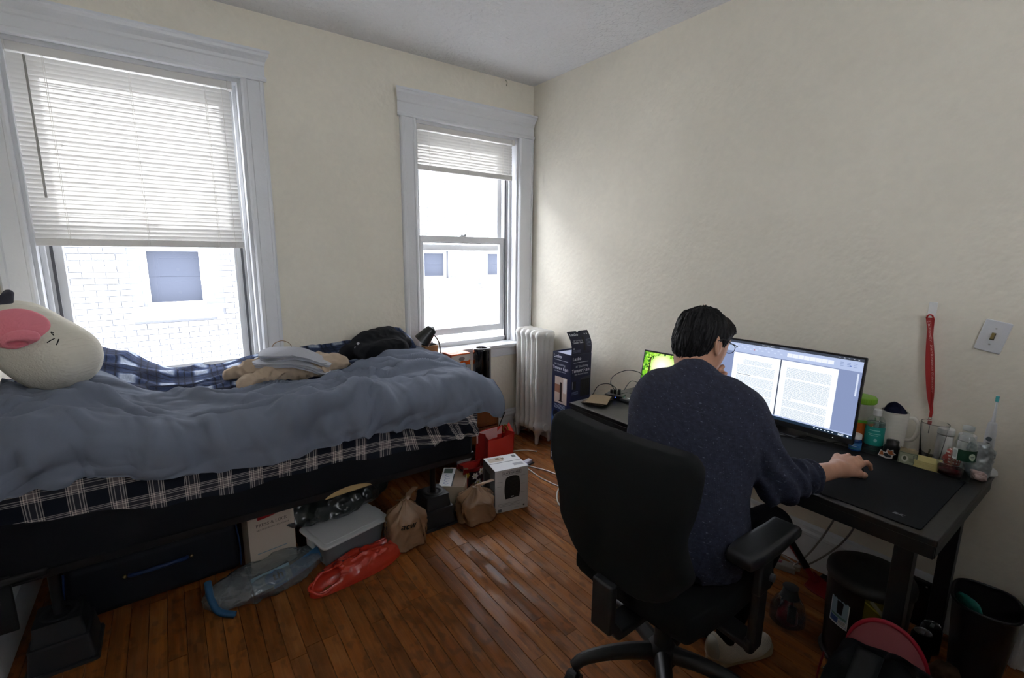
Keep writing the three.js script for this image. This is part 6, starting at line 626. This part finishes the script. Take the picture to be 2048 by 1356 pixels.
  for (const [x, z, l] of [[-0.262, 2.725, 'silver topped drink can nearer the desk leg'], [-0.19, 2.735, 'silver topped drink can nearer the wall']]) { o = thing('drink_can', l, 'can', [x, 0, z], 0, 'drink cans under the desk'); part(o, 'can', lathe([[0, 0.003], [0.02, 0], [0.026, 0.004], [0.0325, 0.012], [0.0325, 0.1], [0.027, 0.112], [0.0265, 0.115]], 32), M(0x16171a, 0.3, { metalness: 0.5 })); part(o, 'lid', lathe([[0.0265, 0.1165], [0.025, 0.117], [0.024, 0.112], [0, 0.112]], 32), M(0xb5b7b9, 0.25, { metalness: 0.9 })); part(o, 'tab', bx(0.022, 0.0015, 0.011, 0, 0.114, 0, 0.0006), M(0xa3a5a7, 0.3, { metalness: 0.9 })); }
  o = thing('router_box', 'flat black device leaning on the baseboard behind the bin', 'device', [-0.055, 0, 2.66], 0); part(o, 'case', bx(0.024, 0.2, 0.1, 0, 0.101, 0, 0.006), M(0x0c0c0d, 0.4)); part(o, 'light', bx(0.001, 0.006, 0.006, -0.0125, 0.185, 0.02), M(0x8a8a8a, 0.4));
  one('paper_sack', 'crumpled brown paper sack between the cans and waste basket', 'sack', nets((x, y, z) => max(ell(x, y, z, [0, 0.05, 0], [0.05, 0.075, 0.045]) - 0.02 * (fbm3(x * 24 + 3, y * 24, z * 24) - 0.4), -y + 0.001), [-0.08, -0.01, -0.08], [0.08, 0.16, 0.08], 0.006), M(0x4a3a2c, 0.85), [-0.39, 0, 2.82]);
  o = thing('backpack', 'black backpack with an open red-lined top in front of the desk leg', 'backpack', [-0.9, 0, 2.8], 0.06); const bf = M(new THREE.Color().setRGB(0.014, 0.0145, 0.017), 0.85, { bumpMap: rep(knit, 6), bumpScale: 0.0008 });
  const bpS = (x, y, z) => { const n = fbm3(x * 10 + 9, y * 10, z * 10 + 9) - 0.5; const h = 0.33 - 0.02 * abs(z) * 6; const q = max(abs(z) - 0.155 + 0.02 * sst(0.2, 0.34, y), abs(x) - 0.085 + 0.05 * sst(0.2, 0.36, y)); const e = max(q, max(-y, y - h)), a = max(q + 0.05, 0), b = max(max(-y + 0.0, y - h) + 0.05, 0); return min(max(q, max(-y, y - h)) + 0.05, 0) + Math.hypot(a, b) - 0.05 - 0.02 * n; };
  o.scale.set(1.1, 1.25, 1.05); part(o, 'body', nets(bpS, [-0.13, -0.02, -0.22], [0.13, 0.38, 0.22], 0.009, 3), bf);
  const fl = part(o, 'open_flap', sheet(28, 10, (u, v) => { const a = u * PI, w = 0.1 * (1 - 0.12 * v), z = -cos(a) * w - 0.045, y = 0.26 + sin(a) * 0.1 * (0.35 + 0.65 * v); return [0.035 + 0.03 * v, y, z]; }, 0.003), M(new THREE.Color().setRGB(0.30, 0.09, 0.10), 0.85), 'dusty red mesh lining'); part(fl, 'piping', tube(Array.from({ length: 15 }, (_, i) => { const a = i / 14 * PI; return [0.066, 0.26 + sin(a) * 0.102, -cos(a) * 0.09 - 0.045]; }), 0.0055, 50, 8), M(new THREE.Color().setRGB(0.34, 0.012, 0.03), 0.6), 'red zip piping');
  for (const z of [-0.06, 0.06]) part(o, 'shoulder_strap', sheet(24, 6, (u, v) => { const y = 0.34 - 0.3 * u, a = (v - 0.5) * 0.056; return [-0.1 - 0.035 * sin(u * PI) + 0.055 * (1 - u) * (1 - u), y, z * (1 + 0.5 * u) + a]; }, 0.012), M(new THREE.Color().setRGB(0.022, 0.023, 0.026), 0.8)); part(o, 'grab_handle', tube([[-0.03, 0.33, -0.03], [-0.045, 0.355, -0.015], [-0.045, 0.355, 0.015], [-0.03, 0.33, 0.03]], 0.007, 24, 8), bf); part(o, 'side_zip', tube([[-0.02, 0.26, -0.165], [-0.03, 0.2, -0.17], [-0.03, 0.1, -0.17]], 0.003, 20, 6), M(0x7a1a20, 0.5));
  o = thing('steel_flask', 'small dark flask with a steel cap on the floor by the backpack', 'flask', [-0.735, 0, 2.59]); part(o, 'body', lathe([[0, 0], [0.028, 0], [0.03, 0.004], [0.03, 0.04], [0.026, 0.046], [0, 0.046]], 32), M(0x101012, 0.35)); part(o, 'cap', lathe([[0, 0.046], [0.024, 0.046], [0.025, 0.05], [0.024, 0.062], [0.02, 0.064], [0, 0.064]], 32), M(0xb0b2b4, 0.25, { metalness: 0.9 }));
}
// ---------- the person at the desk ----------
{
  const o = thing('person', 'person in a navy sweater seated at the desk with one hand on the mouse', 'person', [0, 0, 0]);
  const J = { shR: [-0.935, 0.985, 2.315], shL: [-0.975, 0.95, 2.04], elR: [-0.885, 0.772, 2.43], wrR: [-0.6, 0.763, 2.495], cuR: [-0.735, 0.768, 2.463], elL: [-0.72, 0.768, 1.9], wrL: [-0.715, 0.965, 2.03], cuL: [-0.717, 0.87, 1.97], hipR: [-1.12, 0.565, 2.31], hipL: [-1.12, 0.565, 2.15], knR: [-0.75, 0.535, 2.36], knL: [-0.7, 0.535, 2.07], anR: [-0.872, 0.125, 2.305], anL: [-0.64, 0.12, 2.05], c7: [-0.94, 1.05, 2.135] };
  const S = V(...sub3(J.shR, J.shL)).normalize().toArray(), bar = (x, y, z, c, w, r) => cap(x, y, z, [c[0] - S[0] * w, c[1], c[2] - S[2] * w], [c[0] + S[0] * w, c[1], c[2] + S[2] * w], r, r);
  const spine = [[[-1.13, 0.575, 2.235], 0.085, 0.1], [[-1.105, 0.66, 2.23], 0.08, 0.098], [[-1.07, 0.74, 2.215], 0.085, 0.096], [[-1.035, 0.82, 2.195], 0.098, 0.096], [[-1.0, 0.89, 2.175], 0.112, 0.096], [[-0.975, 0.95, 2.16], 0.12, 0.086], [[-0.96, 0.99, 2.15], 0.1, 0.072]];
  const torso = (x, y, z, g) => { let d = 1; for (const [c, w, r] of spine) d = smin(d, bar(x, y, z, c, w, r + g), 0.05); d = smin(d, cap(x, y, z, J.c7, J.shR, 0.045 + g, 0.05 + g), 0.05); return smin(d, cap(x, y, z, J.c7, J.shL, 0.045 + g, 0.05 + g), 0.05); };
  // head frame
  const HC = V(-0.835, 1.168, 2.09), f = V(0.9, -0.34, 0.2).normalize(), r = V(0, 0, 0).crossVectors(f, V(0.05, 1, -0.04)).normalize(), u = V(0, 0, 0).crossVectors(r, f);
  const loc = (x, y, z) => { const a = x - HC.x, b = y - HC.y, c = z - HC.z; return [a * f.x + b * f.y + c * f.z, a * u.x + b * u.y + c * u.z, a * r.x + b * r.y + c * r.z]; }, glo = (a, b, c) => [HC.x + f.x * a + u.x * b + r.x * c, HC.y + f.y * a + u.y * b + r.y * c, HC.z + f.z * a + u.z * b + r.z * c];
  const skull = (a, b, c) => { let d = ell(a, b, c, [-0.014, 0.026, 0], [0.098, 0.09, 0.077]); d = smin(d, ell(a, b, c, [0.028, -0.03, 0], [0.064, 0.085, 0.063]), 0.05); return smin(d, cap(a, b, c, [0.04, -0.08, 0], [0.066, -0.098, 0], 0.042, 0.024), 0.04); };
  const head = (x, y, z) => {
    const [a, b, q] = loc(x, y, z), c = abs(q); let d = skull(a, b, q);
    d = smin(d, cap(a, b, q, [0.086, 0.012, 0], [0.106, -0.022, 0], 0.008, 0.0115), 0.014); d = smin(d, cap(a, b, c, [0.098, -0.027, 0.008], [0.096, -0.027, 0.011], 0.007, 0.006), 0.008); d = smin(d, cap(a, b, c, [0.082, 0.03, 0.014], [0.074, 0.033, 0.044], 0.009, 0.008), 0.016);
    d = smax(d, -ell(a, b, c, [0.094, 0.012, 0.031], [0.014, 0.011, 0.017]), 0.012); d = min(d, ell(a, b, c, [0.076, 0.012, 0.031], [0.0115, 0.0115, 0.0125]));
    d = smin(d, ell(a, b, q, [0.088, -0.055, 0], [0.011, 0.006, 0.022]), 0.008); d = smin(d, ell(a, b, q, [0.086, -0.067, 0], [0.011, 0.006, 0.018]), 0.008); d = smax(d, -cap(a, b, c, [0.1, -0.061, 0], [0.09, -0.061, 0.022], 0.0018, 0.0014), 0.003);
    // ears
    const ex = a + 0.006 + (b + 0.01) * 0.25, ey = b + 0.008, ez = c - 0.078 - 0.2 * max(0, 0.01 - ex); let e = ell(ex, ey, ez, [0, 0, 0], [0.018, 0.031, 0.0075]); e = smax(e, -ell(ex, ey, ez, [0.004, 0.004, 0.009], [0.009, 0.019, 0.006]), 0.004); d = smin(d, e, 0.007);
    const nk0 = glo(-0.035, -0.07, 0); d = smin(d, cap(x, y, z, nk0, [J.c7[0] + 0.012, J.c7[1] - 0.03, J.c7[2]], 0.056, 0.062), 0.03); return d;
  };
  // hands: palm fan and jointed fingers
  function hand(W, fw, up, side, curls, spread, lens, thumb) {
    const F = V(...fw).normalize(), U = V(...up), Sd = V(...side); U.addScaledVector(F, -U.dot(F)).normalize(); Sd.copy(V(0, 0, 0).crossVectors(F, U)).multiplyScalar(Sd.dot(V(0, 0, 0).crossVectors(F, U)) < 0 ? -1 : 1).normalize(); const P = (a, b, c) => V(...W).addScaledVector(F, a).addScaledVector(U, b).addScaledVector(Sd, c);
    const palm = [], fingers = []; [0.034, 0.0115, -0.012, -0.0345].forEach((s, i) => { const k = P([0.082, 0.086, 0.082, 0.074][i], [0.014, 0.017, 0.014, 0.008][i], s * 1.05); palm.push([P(0.008, 0, s * 0.55).toArray(), k.toArray(), 0.0165, 0.0125]); let p = k.clone(), ang = curls[i][0], dirS = spread[i]; const seg = [], L = lens[i]; [0.44, 0.31, 0.25].forEach((q, j) => { if (j) ang += curls[i][j]; const d = F.clone().multiplyScalar(cos(ang)).addScaledVector(U, -sin(ang)).addScaledVector(Sd, dirS).normalize(), n = p.clone().addScaledVector(d, L * q); seg.push([p.toArray(), n.toArray(), 0.009 - 0.0009 * j - (i === 3 ? 0.001 : 0), 0.0083 - 0.0009 * j - (i === 3 ? 0.001 : 0)]); p = n; }); fingers.push(seg); });
    const t0 = P(0.02, -0.004, 0.024), t1 = P(thumb[0][0], thumb[0][1], thumb[0][2]), t2 = P(thumb[1][0], thumb[1][1], thumb[1][2]), t3 = P(thumb[2][0], thumb[2][1], thumb[2][2]); palm.push([t0.toArray(), t1.toArray(), 0.017, 0.0125]); fingers.push([[t1.toArray(), t2.toArray(), 0.0118, 0.0105], [t2.toArray(), t3.toArray(), 0.0102, 0.0085]]);
    return (x, y, z) => { let d = 1; for (const c of palm) d = smin(d, cap(x, y, z, ...c), 0.014); let e = 1; for (const s of fingers) { let q = 1; for (const c of s) q = smin(q, cap(x, y, z, ...c), 0.004); e = min(e, q); } return smin(d, e, 0.004); };
  }
  const hr = hand(J.wrR, [1, 0.04, 0.02], [0, 1, 0.1], [0, 0, -1], [[0.1, 0.5, 0.5], [0.08, 0.55, 0.5], [0.12, 0.6, 0.5], [0.2, 0.55, 0.45]], [0.2, 0.05, -0.1, -0.28], [0.076, 0.082, 0.077, 0.062], [[0.055, -0.012, 0.046], [0.08, -0.022, 0.052], [0.102, -0.03, 0.046]]);
  const armR = (x, y, z) => smin(cap(x, y, z, J.elR, J.wrR, 0.043, 0.026), hr(x, y, z), 0.022);
  const hl = hand([-0.722, 0.985, 2.04], [0.1, 0.75, 0.5], [0.95, 0.1, -0.3], [0.2, -0.3, 1], [[0.7, 1.2, 0.7], [0.8, 1.2, 0.7], [0.85, 1.2, 0.7], [0.9, 1.2, 0.7]], [0, 0, 0, 0], [0.074, 0.08, 0.075, 0.06], [[0.05, -0.02, 0.042], [0.07, -0.03, 0.03], [0.085, -0.04, 0.016]]);
  const armL = (x, y, z) => smin(cap(x, y, z, J.elL, [-0.722, 0.985, 2.04], 0.043, 0.026), hl(x, y, z), 0.022);
  const under = (x, y, z) => { let d = torso(x, y, z, -0.028); for (const [a, b, p, q] of [[J.shR, J.elR, 0.045, 0.036], [J.shL, J.elL, 0.045, 0.036], [J.hipR, J.knR, 0.068, 0.048], [J.hipL, J.knL, 0.068, 0.048], [J.knR, J.anR, 0.048, 0.03], [J.knL, J.anL, 0.048, 0.03]]) d = smin(d, cap(x, y, z, a, b, p, q), 0.03); return d; };
  const skinT = tex(256, 256, (a, b) => { const n = fbm(a * 20, b * 20, 4, 20, 33); return [0.735 + 0.06 * n, 0.545 + 0.05 * n, 0.44 + 0.05 * n]; });
  const skin = M(0xffffff, 0.5, { map: skinT, sheen: 0.1 });
  const body = mg([nets(head, [-1.0, 0.99, 1.96], [-0.68, 1.34, 2.22], 0.0042, 4), nets(armR, [-0.8, 0.7, 2.38], [-0.37, 0.84, 2.59], 0.0028, 4), nets(armL, [-0.8, 0.84, 1.92], [-0.62, 1.13, 2.2], 0.0038, 4), nets(under, [-1.28, 0.08, 1.84], [-0.6, 1.06, 2.46], 0.014, 4)]); part(o, 'body', body, skin);
  // hair
  const hairG = nets((x, y, z) => { const [a, b, c] = loc(x, y, z); let d = ell(a, b, c, [-0.014, 0.03, 0], [0.106, 0.1, 0.086]); d = smin(d, ell(a, b, c, [-0.062, -0.03, 0], [0.045, 0.062, 0.064]), 0.03); d = smin(d, ell(a, b, c, [0.058, 0.062, 0.006], [0.042, 0.04, 0.068]), 0.03);
    const th = Math.atan2(c, a + 0.04), lk = fbm(th * 7 + 30, b * 9 + 30 + 0.5 * a * 30, 3) - 0.5, fine = fbm(th * 26 + 10, b * 30 + a * 30 + 40, 2) - 0.5; d -= 0.016 * lk + 0.009 * fine + 0.006 * (fbm3(a * 60 + 9, b * 60 + 9, c * 60 + 9) - 0.5);
    const line = a < -0.03 ? -0.1 + 0.5 * abs(c) : a < 0.006 ? lerp(-0.1 + 0.5 * abs(c), 0.006, sst(-0.034, 0.0, a)) : a < 0.03 ? lerp(0.006, -0.012, sst(0.006, 0.022, a)) : lerp(-0.012, 0.062, sst(0.03, 0.075, a)); return smax(d, line - b + 0.01 * fine, 0.006); }, [-1.0, 1.0, 1.94], [-0.66, 1.36, 2.24], 0.0045, 3);
  part(o, 'hair', hairG, M(new THREE.Color().setRGB(0.005, 0.0045, 0.005), 0.6, { specularIntensity: 0.45, bumpMap: tex(256, 256, (a, b) => fbm(a * 100, b * 14, 2, 100, 3), false), bumpScale: 0.002 }));
  // sweater
  const heather = tex(512, 512, (a, b) => { const n = fbm(a * 30, b * 60, 3, 30, 57), fl = vn(a * 48, b * 170, 48, 61), st = 0.5 + 0.5 * sin(b * 2 * PI * 120), k = fl > 0.92 ? 0.34 * (fl - 0.86) / 0.08 : 0; const q = 0.8 + 0.35 * n + 0.1 * st; return [0.205 * q + k * 0.5, 0.213 * q + k * 0.5, 0.268 * q + k * 0.5]; });
  const swM = M(0xffffff, 0.95, { map: heather, bumpMap: rep(knit, 3), bumpScale: 0.0012, sheen: 0.2, sheenColor: new THREE.Color(0.35, 0.36, 0.45) });
  const dAlong = (x, y, z, a, b) => { const d = sub3(b, a), L2 = d[0] ** 2 + d[1] ** 2 + d[2] ** 2; return ((x - a[0]) * d[0] + (y - a[1]) * d[1] + (z - a[2]) * d[2]) / L2; };
  const sweater = (x, y, z) => {
    let d = torso(x, y, z, 0.012); d = smin(d, ell(x, y, z, [-1.06, 0.6, 2.335], [0.12, 0.1, 0.06]), 0.05); d = smin(d, cap(x, y, z, J.c7, [-0.89, 1.035, 2.12], 0.066, 0.06), 0.03);
    const tR = dAlong(x, y, z, J.elR, J.cuR), uR = dAlong(x, y, z, J.shR, J.elR); let aR = smin(cap(x, y, z, J.shR, J.elR, 0.066, 0.06), cap(x, y, z, J.elR, J.cuR, 0.061, 0.05), 0.03); const nearEl = exp(-(((x - J.elR[0]) ** 2 + (y - J.elR[1]) ** 2 + (z - J.elR[2]) ** 2) / 0.02)); aR -= nearEl * 0.009 * sin(tR * 15 + y * 60 + 2 * fbm3(x * 20, y * 20, z * 20)) + 0.006 * sin(tR * 22 + z * 40) * sst(0.2, 0.5, tR) * sst(1.0, 0.85, tR);
    let aL = smin(cap(x, y, z, J.shL, J.elL, 0.066, 0.058), cap(x, y, z, J.elL, J.cuL, 0.058, 0.048), 0.03); d = smin(d, aR, 0.025); d = smin(d, aL, 0.025);
    const n = 1 - abs(2 * fbm3(x * 9 + 20, y * 7 + 20, z * 9 + 20) - 1), low = sst(0.75, 0.6, y); d -= 0.009 * n * n * (0.5 + low * 1.6) + 0.007 * pow(1 - abs(sin(26 * (y * 0.8 + x * 0.5 + z * 0.3) + 8 * fbm3(x * 5 + 3, y * 5, z * 5))), 3) * (0.25 + low);
    d = smax(d, -cap(x, y, z, glo(-0.03, -0.09, 0), [J.c7[0] + 0.03, J.c7[1] - 0.02, J.c7[2] - 0.006], 0.062, 0.06), 0.006); // neck opening
    d = smax(d, 0.515 - y, 0.01); const e = sub3(J.wrR, J.elR), cut = ((x - J.cuR[0]) * e[0] + (y - J.cuR[1]) * e[1] + (z - J.cuR[2]) * e[2]) / Math.hypot(...e); if (x > -0.8 && z > 2.36) d = smax(d, cut, 0.006); const eL = sub3(J.wrL, J.elL), cutL = ((x - J.cuL[0]) * eL[0] + (y - J.cuL[1]) * eL[1] + (z - J.cuL[2]) * eL[2]) / Math.hypot(...eL); if (x > -0.8 && z < 2.1) d = smax(d, cutL, 0.006);
    return max(d, 0.7155 - y + (x < -0.775 ? 1e-9 - 10 : 0));
  };
  const sw = part(o, 'sweater', nets(sweater, [-1.3, 0.48, 1.82], [-0.62, 1.13, 2.54], 0.0072, 3), swM, 'heathered navy knit sweater');
  part(sw, 'collar', tube(Array.from({ length: 24 }, (_, i) => { const t = i / 24 * 2 * PI; return [-0.912 + 0.062 * cos(t), 1.058 - 0.03 * cos(t), 2.122 + 0.066 * sin(t)]; }), 0.009, 70, 10, true), swM);
  // trousers, socks and shoes
  const tr = (x, y, z) => { let d = smin(cap(x, y, z, J.hipR, J.knR, 0.088, 0.066), cap(x, y, z, J.knR, [J.anR[0], 0.17, J.anR[2]], 0.064, 0.046), 0.03); d = min(d, smin(cap(x, y, z, J.hipL, J.knL, 0.088, 0.066), cap(x, y, z, J.knL, [J.anL[0], 0.16, J.anL[2]], 0.064, 0.046), 0.03)); d = smin(d, cap(x, y, z, [-1.14, 0.575, 2.15], [-1.14, 0.575, 2.32], 0.1, 0.1), 0.04); const n = 1 - abs(2 * fbm3(x * 12 + 20, y * 12 + 20, z * 12 + 20) - 1); return max(d - 0.006 * n * n, 0.14 - y); };
  part(o, 'trousers', nets(tr, [-1.28, 0.12, 1.95], [-0.58, 0.7, 2.48], 0.0095, 4), M(new THREE.Color().setRGB(0.008, 0.0085, 0.011), 0.9));
  const shoeM = M(0xffffff, 0.85, { map: tex(128, 128, (a, b) => { const k = 0.74 + 0.1 * (sin(a * 2 * PI * 24) * sin(b * 2 * PI * 24)) + 0.05 * fbm(a * 9, b * 9, 2, 9, 3); return [k, k * 0.95, k * 0.86]; }) }), soleM = M(new THREE.Color().setRGB(0.34, 0.26, 0.155), 0.8);
  const up = (x, y, z) => { let d = smin(ell(x, y, z, [-0.05, 0.07, 0], [0.06, 0.065, 0.039]), ell(x, y, z, [0.08, 0.04, 0.004], [0.1, 0.045, 0.047]), 0.05); d = smax(d, -cap(x, y, z, [-0.035, 0.11, 0], [-0.03, 0.2, 0], 0.034, 0.045), 0.008); return max(d, 0.02 - y); };
  const so = (x, y, z) => { const w = 0.034 + 0.011 * sst(-0.02, 0.1, x), q = Math.hypot(max(abs(x - 0.035) - 0.105, 0), z) - w; return max(smax(q, abs(y - 0.018 - 0.01 * sst(0, -0.1, x)) - 0.018 - 0.006 * sst(0, -0.1, x), 0.01), -y); };
  for (const [an, dir, lb] of [[J.anR, [0.21, 0.065], 0], [J.anL, [0.2, -0.02], 1]]) { const ry = -Math.atan2(dir[1], dir[0]); const s = part(o, 'shoe', nets(up, [-0.13, 0, -0.07], [0.2, 0.16, 0.07], 0.0048, 8), shoeM); s.position.set(an[0] + 0.03, 0.001, an[2] + 0.01); s.rotation.y = ry; part(s, 'sole', nets(so, [-0.14, -0.01, -0.08], [0.21, 0.07, 0.08], 0.0048), soleM); for (let k = 0; k < 4; k++) part(s, 'lace', tube([[0.03 + k * 0.018, 0.087 - k * 0.006, -0.026], [0.034 + k * 0.018, 0.098 - k * 0.0085, 0], [0.03 + k * 0.018, 0.087 - k * 0.006, 0.03]], 0.0022, 14, 6), M(0x9a8f7c, 0.8)); part(s, 'heel_tab', nets((x, y, z) => max(up(x, y, z) - 0.002, max(x + 0.085, 0.05 - y)), [-0.13, 0.03, -0.06], [-0.06, 0.15, 0.06], 0.004), M(0xa9a498, 0.6)); part(o, 'sock', cyl(0.034, 0.033, 0.13, an[0], 0.13, an[2], 24), M(0x08080a, 0.9)); }
  // glasses
  const g = thing('eyeglasses', 'thin dark framed eyeglasses worn by the seated person', 'eyeglasses', [0, 0, 0]), fm = M(0x17181a, 0.3), L3 = (pts) => pts.map((p) => glo(...p));
  for (const s of [-1, 1]) { part(g, 'rim', tube(L3(Array.from({ length: 16 }, (_, i) => { const t = i / 16 * 2 * PI; return [0.108 - 0.008 * abs(cos(t)) * 0.5, 0.01 + 0.018 * sin(t), s * (0.034 + 0.025 * cos(t))]; })), 0.0014, 60, 6, true), fm); part(g, 'lens', sheet(10, 10, (a, b) => { const t = a * 2 * PI; return glo(0.106 - 0.004 * abs(cos(t)) * b, 0.01 + 0.0175 * sin(t) * b, s * (0.034 + 0.0245 * cos(t) * b)); }, 0), clearPl); part(g, 'temple', tube(L3([[0.104, 0.018, s * 0.06], [0.098, 0.02, s * 0.072], [0.05, 0.02, s * 0.083], [0.0, 0.022, s * 0.088], [-0.02, 0.01, s * 0.088]]), 0.0016, 30, 6), fm); } part(g, 'bridge', tube(L3([[0.11, 0.012, -0.01], [0.113, 0.016, 0], [0.11, 0.012, 0.01]]), 0.0014, 12, 6), fm);
}
renderer.render(scene, camera);
